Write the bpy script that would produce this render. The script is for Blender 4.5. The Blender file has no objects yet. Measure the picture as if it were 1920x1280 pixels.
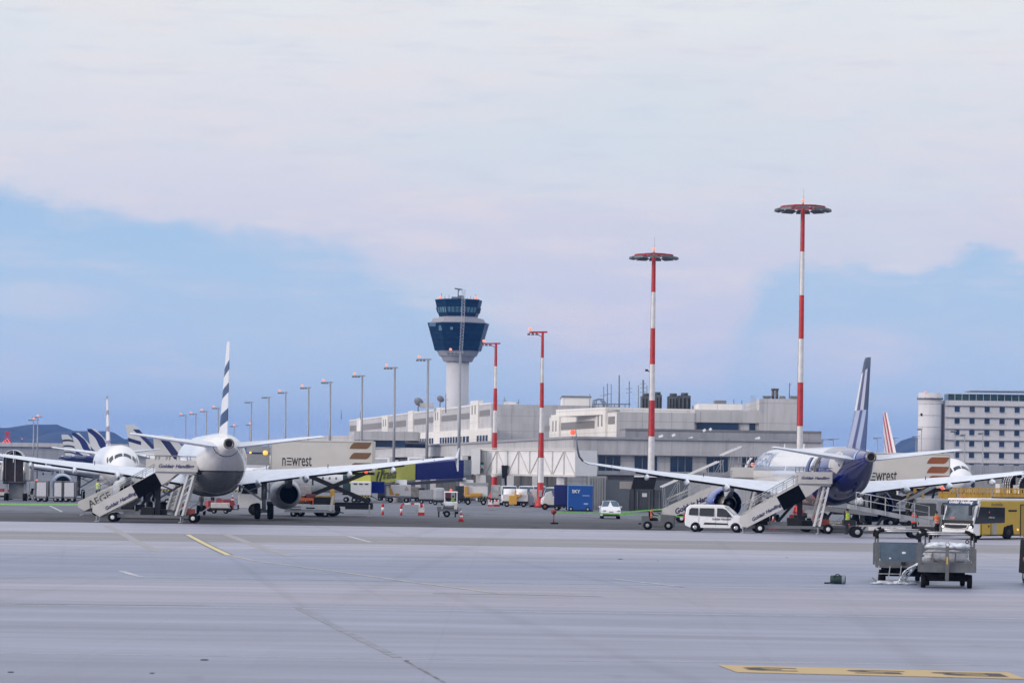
import bpy, bmesh, math, random
from mathutils import Vector, Matrix

R = math.radians
rnd = random.Random(7)
sc = bpy.context.scene
COL = sc.collection

# ---------------------------------------------------------------- camera
F, EYE, YH, ROLL = 5000.0, 4.2, 876.0, 0.014      # focal length in photo pixels, eye height, horizon row, tilt
cam_d = bpy.data.cameras.new('camera')
cam = bpy.data.objects.new('camera', cam_d)
COL.objects.link(cam)
cam_d.sensor_fit = 'HORIZONTAL'
cam_d.sensor_width = 36.0
cam_d.lens = F / 1920 * 36
cam_d.shift_y = (YH - 640) / 1920
cam_d.clip_start = 1.0
cam_d.clip_end = 60000
cam_d.dof.use_dof = True
cam_d.dof.focus_distance = 150
cam_d.dof.aperture_fstop = 2.8
cam.matrix_world = Matrix.Translation((0, 0, EYE)) @ Matrix.Rotation(R(90), 4, 'X') @ Matrix.Rotation(ROLL, 4, 'Z')
sc.camera = cam

# ---------------------------------------------------------------- sky and sun
SUN_EL, SUN_AZ = R(16), R(-112)                   # low, to the left and a little behind the camera
wd = bpy.data.worlds.new("World")
sc.world = wd
wd.use_nodes = True
NT = wd.node_tree
for n in list(NT.nodes):
    NT.nodes.remove(n)
def wn(t, **kw):
    n = NT.nodes.new(t)
    for k, v in kw.items():
        setattr(n, k, v)
    return n
def wl(a, b):
    NT.links.new(a, b)
def wm(op, a, b=None, c=None, clamp=False):
    n = wn('ShaderNodeMath', operation=op, use_clamp=clamp)
    for i, v in enumerate((a, b, c)):
        if v is None:
            continue
        if isinstance(v, (int, float)):
            n.inputs[i].default_value = v
        else:
            wl(v, n.inputs[i])
    return n.outputs[0]
def wmix(f, a, b):
    n = wn('ShaderNodeMix', data_type='RGBA')
    if isinstance(f, (int, float)):
        n.inputs[0].default_value = f
    else:
        wl(f, n.inputs[0])
    for i, v in ((6, a), (7, b)):
        if isinstance(v, tuple):
            n.inputs[i].default_value = (*v, 1)
        else:
            wl(v, n.inputs[i])
    return n.outputs[2]
def wramp(x, pts):
    n = wn('ShaderNodeValToRGB')
    wl(x, n.inputs[0])
    e = n.color_ramp.elements
    while len(e) < len(pts):
        e.new(0.5)
    for q, (p, c) in zip(e, pts):
        q.position = p
        q.color = (*c, 1) if isinstance(c, tuple) else (c, c, c, 1)
    return n.outputs[0]
def wsmooth(x, lo, hi):
    n = wn('ShaderNodeMapRange', interpolation_type='SMOOTHSTEP')
    wl(x, n.inputs[0])
    n.inputs[1].default_value = lo
    n.inputs[2].default_value = hi
    return n.outputs[0]
tc = wn('ShaderNodeTexCoord')
sx = wn('ShaderNodeSeparateXYZ')
wl(tc.outputs['Generated'], sx.inputs[0])
az = wm('DEGREES', wm('ARCTAN2', sx.outputs[0], sx.outputs[1]))      # compass angle from straight ahead
el = wm('DEGREES', wm('ARCSINE', sx.outputs[2]))                     # height above the horizon
cx = wn('ShaderNodeCombineXYZ')
wl(az, cx.inputs[0]); wl(el, cx.inputs[1])
def wnoise(scale, sxyz, detail=6, rough=.55, off=(0, 0, 0)):
    m = wn('ShaderNodeMapping')
    m.inputs['Scale'].default_value = sxyz
    m.inputs['Location'].default_value = off
    wl(cx.outputs[0], m.inputs[0])
    n = wn('ShaderNodeTexNoise')
    n.inputs['Scale'].default_value = scale
    n.inputs['Detail'].default_value = detail
    n.inputs['Roughness'].default_value = rough
    wl(m.outputs[0], n.inputs['Vector'])
    return n.outputs[0]
n_edge = wnoise(1.0, (.75, 1.3, 1), 8, .62)
n_wisp = wnoise(1.0, (.22, 1.1, 1), 6, .6, (3, 1, 0))
n_big = wnoise(1.0, (.10, .35, 1), 5, .55, (7, 4, 0))
# top of the clear blue bands against the compass angle (degrees)
def A(px): return math.degrees(math.atan((px - 960) / F))
def E_(py): return math.degrees((YH - py) / F)
an0 = wm('MULTIPLY_ADD', az, 1 / 24.0, .5)
an = wm('ADD', an0, wm('MULTIPLY_ADD', n_wisp, .07, -.035))
def ap(px): return A(px) / 24 + .5
topv = wramp(an, [(0.0, E_(380) / 6), (ap(10), E_(372) / 6), (ap(250), E_(425) / 6), (ap(480), E_(443) / 6), (ap(640), E_(462) / 6), (ap(740), E_(510) / 6),
                  (ap(880), E_(572) / 6), (ap(985), E_(640) / 6), (ap(1090), E_(700) / 6), (ap(1350), E_(690) / 6), (ap(1425), E_(515) / 6),
                  (ap(1480), E_(495) / 6), (ap(1730), E_(497) / 6), (ap(1830), E_(455) / 6), (ap(1910), E_(474) / 6)])
topv = wm('MULTIPLY', topv, 6.0)
d_edge = wm('SUBTRACT', topv, el)
d_edge = wm('ADD', d_edge, wm('MULTIPLY_ADD', n_edge, 1.0, -.5))
soft = wramp(an0, [(0, .46), (ap(600), .55), (ap(760), 1.5), (ap(1000), 2.4), (ap(1340), 2.4), (ap(1450), .55), (ap(1600), .36), (1, .36)])
blue = wsmooth(wm('DIVIDE', wm('ADD', d_edge, wm('MULTIPLY', soft, .35)), soft), 0, 1)
veil = wm('MULTIPLY', wsmooth(n_wisp, .50, .78), .55)
def haze_patch(px, py, ra, re, amt):
    a_ = wm('DIVIDE', wm('SUBTRACT', az, A(px)), ra); e_ = wm('DIVIDE', wm('SUBTRACT', el, E_(py)), re)
    d2 = wm('ADD', wm('MULTIPLY', a_, a_), wm('MULTIPLY', e_, e_))
    d2 = wm('ADD', d2, wm('MULTIPLY_ADD', n_edge, 1.6, -.8))
    return wm('MULTIPLY', wsmooth(d2, 1.4, .0), amt)
veil = wm('MAXIMUM', veil, haze_patch(1560, 660, 2.3, .75, .75))
veil = wm('MAXIMUM', veil, haze_patch(60, 580, 2.2, .42, .55))
veil = wm('MAXIMUM', veil, haze_patch(-20, 720, 1.6, .6, .5))
veil = wm('MAXIMUM', veil, haze_patch(600, 505, 1.1, .16, .35))
veil = wm('MAXIMUM', veil, wm('MULTIPLY', wsmooth(wnoise(1.0, (.35, 1.8, 1), 7, .62, (2, 9, 0)), .42, .75), .38))
blue = wm('MULTIPLY', blue, wm('SUBTRACT', 1.0, veil))
elr = wm('MULTIPLY_ADD', el, 1 / 20.0, .0, clamp=True)
cloud_c = wramp(elr, [(0.0, (.58, .67, .89)), (.06, (.59, .66, .88)), (.16, (.635, .665, .83)), (.27, (.70, .705, .815)), (.40, (.775, .785, .835)), (.52, (.82, .845, .865)), (1.0, (1.05, 1.05, 1.05))])
cloud_c = wmix(wm('MULTIPLY', wsmooth(n_wisp, .44, .68), .42), cloud_c, (.86, .775, .80))
cloud_c = wmix(wm('MULTIPLY', wsmooth(n_big, .45, .66), .55), cloud_c, (.68, .77, .84))
n_fine = wnoise(1.0, (.5, 3.2, 1), 7, .6, (11, 5, 0))
cloud_c = wmix(wm('MULTIPLY', wsmooth(n_fine, .48, .72), .30), cloud_c, (.60, .66, .78))
sky = wn('ShaderNodeTexSky', sky_type='NISHITA', sun_disc=False, sun_elevation=SUN_EL, sun_rotation=SUN_AZ)
sky.altitude = 50
sky.air_density = 1.6
sky.dust_density = 2.0
nk = wn('ShaderNodeVectorMath', operation='SCALE')
wl(sky.outputs[0], nk.inputs[0]); nk.inputs[3].default_value = .10
blue_c = wramp(elr, [(0.0, (.58, .72, .96)), (.10, (.545, .71, .95)), (.22, (.46, .66, .925)), (.30, (.40, .61, .90)), (1.0, (.34, .52, .85))])
blue_c = wmix(.12, blue_c, nk.outputs[0])
skyc = wmix(blue, cloud_c, blue_c)
up = wsmooth(el, 14, 60)                                              # high overcast lit from above
skyc = wmix(wm('MULTIPLY', up, .8), skyc, (1.0, 1.03, 1.18))
bg = wn('ShaderNodeBackground')
bg.inputs[1].default_value = 1.0
wl(skyc, bg.inputs[0])
wo = wn('ShaderNodeOutputWorld')
wl(bg.outputs[0], wo.inputs[0])

sun_d = bpy.data.lights.new('sun', 'SUN')
sun_d.energy = 1.9
sun_d.angle = R(14)
sun_d.color = (1.0, .90, .82)
sun = bpy.data.objects.new('sun', sun_d)
COL.objects.link(sun)
dvec = Vector((math.sin(SUN_AZ) * math.cos(SUN_EL), math.cos(SUN_AZ) * math.cos(SUN_EL), math.sin(SUN_EL)))
sun.rotation_euler = dvec.to_track_quat('Z', 'Y').to_euler()
sun.location = (-60, -20, 80)

sc.view_settings.view_transform = 'Standard'
sc.view_settings.look = 'None'
sc.view_settings.exposure = 0.0
sc.view_settings.gamma = 1.0

# ---------------------------------------------------------------- photo measurements turned into places
def uv(px, py):
    dx, dy = px - 960, py - YH
    return dx * math.cos(ROLL) + dy * math.sin(ROLL), -dx * math.sin(ROLL) + dy * math.cos(ROLL)
def W(px, py, d):
    u, v = uv(px, py)
    return Vector((u * d / F, d, EYE - v * d / F))
def G(px, py):
    u, v = uv(px, py)
    d = F * EYE / v
    return Vector((u * d / F, d, 0))
def on_line(px, py, a, b):
    """point of the ground line a-b that stands under this column of the photo"""
    k = uv(px, py)[0] / F
    t = (k * a[1] - a[0]) / ((b[0] - a[0]) - k * (b[1] - a[1]))
    return Vector((a[0] + t * (b[0] - a[0]), a[1] + t * (b[1] - a[1])))
def zat(px, py, d):
    return W(px, py, d).z

# ---------------------------------------------------------------- materials
MATS = {}
def mat(name, col, rough=.55, metal=0.0, noise=8.0, amt=.10, emit=None, estr=1.0, spec=.5, coat=0.0):
    if name in MATS:
        return MATS[name]
    m = bpy.data.materials.new(name)
    m.use_nodes = True
    nt = m.node_tree
    b = nt.nodes['Principled BSDF']
    b.inputs['Roughness'].default_value = rough
    b.inputs['Metallic'].default_value = metal
    b.inputs['Specular IOR Level'].default_value = spec
    if coat:
        b.inputs['Coat Weight'].default_value = coat
        b.inputs['Coat Roughness'].default_value = .12
    t = nt.nodes.new('ShaderNodeTexCoord')
    n = nt.nodes.new('ShaderNodeTexNoise')
    n.inputs['Scale'].default_value = noise
    n.inputs['Detail'].default_value = 5
    n.inputs['Roughness'].default_value = .6
    nt.links.new(t.outputs['Object'], n.inputs['Vector'])
    mr = nt.nodes.new('ShaderNodeMapRange')
    mr.inputs[1].default_value = .3; mr.inputs[2].default_value = .7
    nt.links.new(n.outputs[0], mr.inputs[0])
    mx = nt.nodes.new('ShaderNodeMix'); mx.data_type = 'RGBA'
    mx.inputs[6].default_value = (*[c * (1 - amt) for c in col], 1)
    mx.inputs[7].default_value = (*[min(1, c * (1 + amt)) for c in col], 1)
    nt.links.new(mr.outputs[0], mx.inputs[0])
    nt.links.new(mx.outputs[2], b.inputs['Base Color'])
    if emit:
        b.inputs['Emission Color'].default_value = (*emit, 1)
        b.inputs['Emission Strength'].default_value = estr
    MATS[name] = m
    return m
class NB:
    """small helper for hand-made node materials"""
    def __init__(s, name, rough=.5, metal=0.0):
        s.m = bpy.data.materials.new(name); s.m.use_nodes = True
        s.nt = s.m.node_tree
        s.b = s.nt.nodes['Principled BSDF']
        s.b.inputs['Roughness'].default_value = rough
        s.b.inputs['Metallic'].default_value = metal
        MATS[name] = s.m
    def n(s, t, **kw):
        q = s.nt.nodes.new(t)
        for k, v in kw.items():
            setattr(q, k, v)
        return q
    def l(s, a, b):
        s.nt.links.new(a, b)
    def put(s, sock, v):
        if isinstance(v, (int, float)):
            sock.default_value = v
        elif isinstance(v, tuple):
            sock.default_value = (*v, 1) if len(v) == 3 and sock.type == 'RGBA' else v
        else:
            s.l(v, sock)
    def math(s, op, a, b=None, c=None, clamp=False):
        q = s.n('ShaderNodeMath', operation=op, use_clamp=clamp)
        for i, v in enumerate((a, b, c)):
            if v is not None:
                s.put(q.inputs[i], v)
        return q.outputs[0]
    def mix(s, f, a, b):
        q = s.n('ShaderNodeMix', data_type='RGBA')
        s.put(q.inputs[0], f); s.put(q.inputs[6], a); s.put(q.inputs[7], b)
        return q.outputs[2]
    def smooth(s, x, lo, hi):
        q = s.n('ShaderNodeMapRange', interpolation_type='SMOOTHSTEP')
        s.put(q.inputs[0], x); q.inputs[1].default_value = lo; q.inputs[2].default_value = hi
        return q.outputs[0]
    def xyz(s, which='Object'):
        t = s.n('ShaderNodeTexCoord')
        q = s.n('ShaderNodeSeparateXYZ')
        s.l(t.outputs[which], q.inputs[0])
        return t.outputs[which], q.outputs
    def noise(s, vec, scale, sxyz=(1, 1, 1), detail=5, rough=.6, loc=(0, 0, 0)):
        mp = s.n('ShaderNodeMapping')
        mp.inputs['Scale'].default_value = sxyz
        mp.inputs['Location'].default_value = loc
        s.l(vec, mp.inputs[0])
        q = s.n('ShaderNodeTexNoise')
        q.inputs['Scale'].default_value = scale
        q.inputs['Detail'].default_value = detail
        q.inputs['Roughness'].default_value = rough
        s.l(mp.outputs[0], q.inputs['Vector'])
        return q.outputs[0]
    def ramp(s, x, pts, interp='LINEAR'):
        q = s.n('ShaderNodeValToRGB')
        s.l(x, q.inputs[0])
        q.color_ramp.interpolation = interp
        e = q.color_ramp.elements
        while len(e) < len(pts):
            e.new(.5)
        for a, (p, c) in zip(e, pts):
            a.position = p
            a.color = (*c, 1) if isinstance(c, tuple) else (c, c, c, 1)
        return q.outputs[0]
    def out(s, c):
        s.put(s.b.inputs['Base Color'], c)
        return s.m

# ---------------------------------------------------------------- mesh builder
class MB:
    def __init__(s):
        s.v, s.f, s.mi, s.sm = [], [], [], []
    def add(s, vs, fs, mi=0, smooth=False, M=None):
        o = len(s.v)
        for p in vs:
            p = Vector(p)
            s.v.append(M @ p if M is not None else p)
        for f in fs:
            s.f.append([o + i for i in f]); s.mi.append(mi); s.sm.append(smooth)
        return s
    def box(s, c, d, rz=0.0, mi=0, M=None, top=1.0, topy=None):
        """box centred at c with sides d; top scales the upper face"""
        x, y, z = d[0] / 2, d[1] / 2, d[2] / 2
        ty = top if topy is None else topy
        vs = [(-x, -y, -z), (x, -y, -z), (x, y, -z), (-x, y, -z),
              (-x * top, -y * ty, z), (x * top, -y * ty, z), (x * top, y * ty, z), (-x * top, y * ty, z)]
        T = Matrix.Translation(c) @ Matrix.Rotation(rz, 4, 'Z')
        if M is not None:
            T = M @ T
        return s.add(vs, [(0, 3, 2, 1), (4, 5, 6, 7), (0, 1, 5, 4), (1, 2, 6, 5), (2, 3, 7, 6), (3, 0, 4, 7)], mi, False, T)
    def bar(s, p, q, w, h=None, mi=0):
        """square bar from p to q"""
        p, q = Vector(p), Vector(q)
        h = h or w
        d = (q - p)
        if d.length < 1e-6:
            return s
        z = d.normalized()
        ref = Vector((0, 0, 1)) if abs(z.z) < .95 else Vector((0, 1, 0))
        x = z.cross(ref).normalized(); y = x.cross(z)
        vs = []
        for e in (p, q):
            for a, b in ((-1, -1), (1, -1), (1, 1), (-1, 1)):
                vs.append(e + x * a * w / 2 + y * b * h / 2)
        return s.add(vs, [(0, 1, 2, 3), (7, 6, 5, 4), (0, 4, 5, 1), (1, 5, 6, 2), (2, 6, 7, 3), (3, 7, 4, 0)], mi)
    def cyl(s, p, q, r0, r1=None, n=12, mi=0, caps=True, smooth=True):
        p, q = Vector(p), Vector(q)
        r1 = r0 if r1 is None else r1
        z = (q - p).normalized()
        ref = Vector((0, 0, 1)) if abs(z.z) < .95 else Vector((0, 1, 0))
        x = z.cross(ref).normalized(); y = x.cross(z)
        vs = []
        for e, r in ((p, r0), (q, r1)):
            for i in range(n):
                a = 2 * math.pi * i / n
                vs.append(e + x * math.cos(a) * r + y * math.sin(a) * r)
        s.add(vs, [(i, (i + 1) % n, n + (i + 1) % n, n + i) for i in range(n)], mi, smooth)
        if caps:
            o = len(s.v) - 2 * n
            s.f.append([o + i for i in range(n)][::-1]); s.mi.append(mi); s.sm.append(False)
            s.f.append([o + n + i for i in range(n)]); s.mi.append(mi); s.sm.append(False)
        return s
    def tube(s, pts, r, n=6, mi=0):
        for a, b in zip(pts, pts[1:]):
            s.cyl(a, b, r, n=n, mi=mi)
        return s
    def loft(s, rings, mi=0, smooth=True, caps=(True, True), closed=True):
        n = len(rings[0])
        o = len(s.v)
        for r in rings:
            s.v += [Vector(p) for p in r]
        m = n if closed else n - 1
        for k in range(len(rings) - 1):
            for i in range(m):
                j = (i + 1) % n
                s.f.append([o + k * n + i, o + k * n + j, o + (k + 1) * n + j, o + (k + 1) * n + i]); s.mi.append(mi); s.sm.append(smooth)
        if caps[0]:
            s.f.append([o + i for i in range(n)][::-1]); s.mi.append(mi); s.sm.append(False)
        if caps[1]:
            s.f.append([o + (len(rings) - 1) * n + i for i in range(n)]); s.mi.append(mi); s.sm.append(False)
        return s
    def extr(s, pts, vec, mi=0):
        """closed outline pushed along vec"""
        vec = Vector(vec)
        n = len(pts)
        vs = [Vector(p) for p in pts] + [Vector(p) + vec for p in pts]
        fs = [list(range(n))[::-1], [n + i for i in range(n)]] + [[i, (i + 1) % n, n + (i + 1) % n, n + i] for i in range(n)]
        return s.add(vs, fs, mi)
    def ball(s, c, r, sq=(1, 1, 1), n=10, m=6, mi=0):
        c = Vector(c)
        rings = []
        for k in range(1, m):
            a = math.pi * k / m
            rings.append([c + Vector((math.sin(a) * math.cos(2 * math.pi * i / n) * r * sq[0], math.sin(a) * math.sin(2 * math.pi * i / n) * r * sq[1], -math.cos(a) * r * sq[2])) for i in range(n)])
        return s.loft(rings, mi, True)
    def lathe(s, prof, c=(0, 0, 0), n=24, axis='Z', mi=0, smooth=True, rot=0.0, caps=(True, True)):
        """prof: list of (r, h) turned about an axis"""
        c = Vector(c)
        rings = []
        for r, h in prof:
            ring = []
            for i in range(n):
                a = 2 * math.pi * i / n + rot
                if axis == 'Z':
                    ring.append(c + Vector((r * math.cos(a), r * math.sin(a), h)))
                elif axis == 'Y':
                    ring.append(c + Vector((r * math.cos(a), h, r * math.sin(a))))
                else:
                    ring.append(c + Vector((h, r * math.cos(a), r * math.sin(a))))
            rings.append(ring)
        return s.loft(rings, mi, smooth, caps)
    def xf(s, M):
        s.v = [M @ p for p in s.v]
        return s
    def build(s, name, mats, parent=None, world=False, bevel=0.0, sub=0):
        me = bpy.data.meshes.new(name)
        vs = s.v
        if world and parent is not None:
            inv = parent_matrix(parent).inverted()
            vs = [inv @ p for p in vs]
        me.from_pydata([tuple(p) for p in vs], [], s.f)
        if not isinstance(mats, (list, tuple)):
            mats = [mats]
        for m in mats:
            me.materials.append(m)
        for p, mi, sm in zip(me.polygons, s.mi, s.sm):
            p.material_index = mi; p.use_smooth = sm
        bm = bmesh.new(); bm.from_mesh(me)
        bmesh.ops.recalc_face_normals(bm, faces=bm.faces)
        if bevel:
            ed = [e for e in bm.edges if len(e.link_faces) == 2 and e.calc_face_angle() > R(35)]
            bmesh.ops.bevel(bm, geom=ed, offset=bevel, segments=2, affect='EDGES', profile=.6, clamp_overlap=True)
        bmesh.ops.triangulate(bm, faces=[f for f in bm.faces if len(f.verts) > 4])
        bm.to_mesh(me); bm.free()
        o = bpy.data.objects.new(name, me)
        COL.objects.link(o)
        if parent is not None:
            o.parent = parent
        return o
def parent_matrix(o):
    M = Matrix.Translation(o.location) @ o.rotation_euler.to_matrix().to_4x4()
    return parent_matrix(o.parent) @ M if o.parent else M

def tag(o, label, cat, group=None):
    o['label'] = label; o['category'] = cat
    if group:
        o['group'] = group
    return o
def thing(name, label, cat, loc=(0, 0, 0), rz=0.0, group=None):
    o = bpy.data.objects.new(name, None)
    COL.objects.link(o)
    o.empty_display_size = .3
    o.location = loc; o.rotation_euler = (0, 0, rz)
    return tag(o, label, cat, group)
def struct(name, mb, m, **kw):
    o = mb.build(name, m, **kw)
    o['kind'] = 'structure'
    return o
def dup(root, loc, rz, label, group=None):
    def cp(o, par):
        c = o.copy(); COL.objects.link(c)
        if par is not None:
            c.parent = par
        for ch in kids.get(o, ()):
            cp(ch, c)
        return c
    kids = {}
    for o in bpy.data.objects:
        if o.parent:
            kids.setdefault(o.parent, []).append(o)
    r = cp(root, None)
    r.location = loc; r.rotation_euler = (0, 0, rz); r['label'] = label
    if group:
        r['group'] = group
    return r
def text(body, size, M, bold=.0, shear=.0, depth=0.0, align='CENTER', wide=1.0, space=1.0):
    """lettering as a mesh builder: text plane x right, y up, mapped by M"""
    cu = bpy.data.curves.new('lettering', 'FONT')
    cu.body = body; cu.size = size; cu.offset = bold * size; cu.shear = shear; cu.extrude = depth
    cu.align_x = align; cu.align_y = 'CENTER'; cu.resolution_u = 3; cu.space_character = space
    ob = bpy.data.objects.new('lettering', cu)
    me = bpy.data.meshes.new_from_object(ob)
    mb = MB()
    mb.add([Vector((v.co.x * wide, v.co.y, v.co.z)) for v in me.vertices], [list(p.vertices) for p in me.polygons], 0, False, M)
    bpy.data.objects.remove(ob); bpy.data.curves.remove(cu); bpy.data.meshes.remove(me)
    return mb
def frame(o, x, y):
    """matrix whose text plane sits at o with unit axes x and y"""
    x = Vector(x).normalized(); y = Vector(y).normalized(); z = x.cross(y)
    return Matrix(((x.x, y.x, z.x, o[0]), (x.y, y.y, z.y, o[1]), (x.z, y.z, z.z, o[2]), (0, 0, 0, 1)))

# shared paints
white = mat('white_paint', (.78, .77, .78), .35, noise=1.2, amt=.04)
offwhite = mat('ivory_paint', (.62, .60, .58), .5, noise=1.5, amt=.06)
greyp = mat('grey_paint', (.30, .31, .33), .5, noise=2, amt=.10)
midgrey = mat('mid_grey_paint', (.18, .185, .20), .5, noise=2, amt=.12)
dark = mat('dark_paint', (.020, .020, .023), .55, noise=3, amt=.25, spec=.25)
black = mat('black_rubber', (.010, .010, .011), .8, noise=9, amt=.3, spec=.15)
hollow = mat('cavity_shade_black', (.006, .006, .007), .9, noise=3, amt=.3)  # near black stands in for the shade inside ducts and holes
steel = mat('galvanised_steel', (.42, .43, .45), .4, .6, noise=5, amt=.15)
alu = mat('bare_aluminium', (.55, .56, .58), .3, .85, noise=4, amt=.1)
red = mat('red_paint', (.55, .035, .03), .4, noise=2, amt=.12)
orange = mat('orange_paint', (.75, .16, .02), .5, noise=2, amt=.1)
yellow = mat('yellow_paint', (.62, .38, .03), .45, noise=2, amt=.1)
navy = mat('navy_lettering', (.012, .012, .10), .5, noise=2, amt=.1)
ink = mat('black_lettering', (.03, .03, .035), .6, noise=2, amt=.1)
glass_dk = mat('dark_glass', (.012, .016, .022), .06, noise=2, amt=.2, spec=.6)
glass_bl = mat('blue_glass', (.012, .03, .075), .08, noise=.3, amt=.35, spec=.5)
lamp_red = mat('red_beacon', (.9, .1, .05), .4, emit=(1, .10, .05), estr=1.1)
lamp_warm = mat('warm_lamp', (.45, .15, .10), .4, emit=(1, .36, .22), estr=.95)
lamp_white = mat('white_lamp', (1, .9, .75), .4, emit=(1, .82, .6), estr=2)
lamp_amber = mat('amber_lamp', (1, .5, .1), .4, emit=(1, .45, .08), estr=1.1)
plastic = mat('clear_wrap', (.62, .66, .72), .3, noise=6, amt=.25, spec=.6)
# ================================================================ the ground
g = NB('apron_concrete', .55)
ov, oxyz = g.xyz('Object')
X_, Y_ = oxyz[0], oxyz[1]
wob = g.noise(ov, 1.0, (.02, .1, 1), 3)
yw = g.math('ADD', Y_, g.math('MULTIPLY_ADD', wob, 3.0, -1.5))
def yr(y): return (y - 40) / 160.0
yn = g.math('MULTIPLY_ADD', yw, 1 / 160.0, -40 / 160.0, clamp=True)
LIGHT, BLUE, PINK, TAN = (.52, .50, .56), (.335, .365, .465), (.455, .425, .48), (.34, .315, .31)
base = g.ramp(yn, [(0, (.38, .385, .455)), (yr(57), (.37, .38, .46)), (yr(62), (.40, .40, .475)), (yr(77), (.37, .38, .465)), (yr(79.6), (.385, .39, .47)), (yr(80.6), PINK),
                   (yr(92), PINK), (yr(99), BLUE), (yr(112), (.32, .35, .455)), (yr(126), (.42, .42, .50)), (yr(133), LIGHT), (yr(141.5), LIGHT), (yr(142.2), TAN), (yr(158.5), TAN), (yr(159.3), LIGHT), (1, LIGHT)])
st = g.noise(ov, 1.0, (.05, .35, 1), 7, .65)
st2 = g.noise(ov, 1.0, (.012, .9, 1), 5, .6, (5, 2, 0))
fine = g.noise(ov, 9.0, (1, 1, 1), 4, .7)
k = g.math('MULTIPLY_ADD', g.smooth(st, .3, .75), .22, .51)
k = g.math('MULTIPLY', k, g.math('MULTIPLY_ADD', g.smooth(st2, .35, .7), .16, .93))
k = g.math('MULTIPLY', k, g.math('MULTIPLY_ADD', fine, .16, .92))
# tyre tracks: long streaks, two families of slightly slanting lines
def tracks(slope, sc_, off, lo, hi):
    q = g.math('ADD', g.math('ADD', X_, g.math('MULTIPLY', Y_, slope)), off)
    cb = g.n('ShaderNodeCombineXYZ')
    g.put(cb.inputs[0], g.math('MULTIPLY', q, sc_)); g.put(cb.inputs[1], g.math('MULTIPLY', Y_, .006))
    nz = g.n('ShaderNodeTexNoise'); nz.inputs['Scale'].default_value = 1; nz.inputs['Detail'].default_value = 4
    g.l(cb.outputs[0], nz.inputs['Vector'])
    return g.smooth(nz.outputs[0], lo, hi)
k = g.math('MULTIPLY', k, g.math('MULTIPLY_ADD', tracks(.16, .55, 3, .56, .72), -.17, 1))
k = g.math('MULTIPLY', k, g.math('MULTIPLY_ADD', tracks(-.05, .4, 40, .56, .70), -.13, 1))
# expansion joints: every slab edge across, and along the view
def joint(c, period, wdt, off=0.0):
    m_ = g.math('PINGPONG', g.math('ADD', c, off), period / 2)
    return g.math('LESS_THAN', m_, wdt)
jx = joint(X_, 7.5, .035, 1.7)
jy = joint(Y_, 7.33, .03, 0.6)
jj = g.math('MAXIMUM', jx, jy)
k = g.math('MULTIPLY', k, g.math('MULTIPLY_ADD', jj, -.055, 1))
tint = g.n('ShaderNodeVectorMath', operation='MULTIPLY')
g.l(base, tint.inputs[0]); tint.inputs[1].default_value = (.945, .995, 1.10)
cb = g.n('ShaderNodeCombineXYZ')
g.put(cb.inputs[0], g.math('FLOOR', g.math('DIVIDE', g.math('ADD', X_, 1.7 + 3.75), 7.5)))
g.put(cb.inputs[1], g.math('FLOOR', g.math('DIVIDE', g.math('ADD', Y_, .6 + 3.665), 7.33)))
sl = g.n('ShaderNodeTexWhiteNoise', noise_dimensions='2D')
g.l(cb.outputs[0], sl.inputs['Vector'])
k = g.math('MULTIPLY', k, g.math('MULTIPLY_ADD', sl.outputs[0], .07, .965))
spots = g.noise(ov, 1.0, (.55, .30, 1), 3, .5, (9, 3, 0))
k = g.math('MULTIPLY', k, g.math('MULTIPLY_ADD', g.smooth(spots, .66, .74), -.16, 1.0))
crk = g.noise(ov, 1.0, (.25, .25, 1), 6, .7, (1, 8, 0))
k = g.math('MULTIPLY', k, g.math('MULTIPLY_ADD', g.math('LESS_THAN', g.math('ABSOLUTE', g.math('SUBTRACT', crk, .5)), .0018), -.10, 1.0))
cm = g.n('ShaderNodeVectorMath', operation='SCALE')
g.l(tint.outputs[0], cm.inputs[0]); g.l(k, cm.inputs[3])
concrete = g.out(cm.outputs[0])
gm = MB()
gm.add([(-6000, -250, 0), (6000, -250, 0), (6000, 6900, 0), (-6000, 6900, 0)], [(0, 1, 2, 3)])
struct('ground', gm, concrete)

g = NB('apron_asphalt', .8)
ov, oxyz = g.xyz('Object')
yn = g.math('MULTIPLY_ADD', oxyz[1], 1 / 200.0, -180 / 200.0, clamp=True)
base = g.ramp(yn, [(0, (.062, .062, .070)), (.16, (.072, .073, .085)), (.24, (.135, .145, .175)), (.6, (.165, .178, .215)), (1, (.15, .16, .185))])  # near strip darker: newer asphalt plus aircraft shade put into the colour
st = g.noise(ov, 1.0, (.06, .25, 1), 6, .6)
fine = g.noise(ov, 12.0, (1, 1, 1), 4, .7)
k = g.math('MULTIPLY', g.math('MULTIPLY_ADD', g.smooth(st, .3, .7), .4, .8), g.math('MULTIPLY_ADD', fine, .3, .85))
cm = g.n('ShaderNodeVectorMath', operation='SCALE')
g.l(base, cm.inputs[0]); g.l(k, cm.inputs[3])
oil = g.noise(ov, 1.0, (.35, .12, 1), 4, .5, (4, 4, 0))
ok_ = g.n('ShaderNodeVectorMath', operation='SCALE')
g.l(cm.outputs[0], ok_.inputs[0]); g.l(g.math('MULTIPLY_ADD', g.smooth(oil, .60, .68), -.45, 1.0), ok_.inputs[3])
asphalt = g.out(ok_.outputs[0])
g.b.inputs['Specular IOR Level'].default_value = .25
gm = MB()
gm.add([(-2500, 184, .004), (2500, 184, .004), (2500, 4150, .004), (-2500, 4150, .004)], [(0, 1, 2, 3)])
struct('apron_stand', gm, asphalt)

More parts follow.
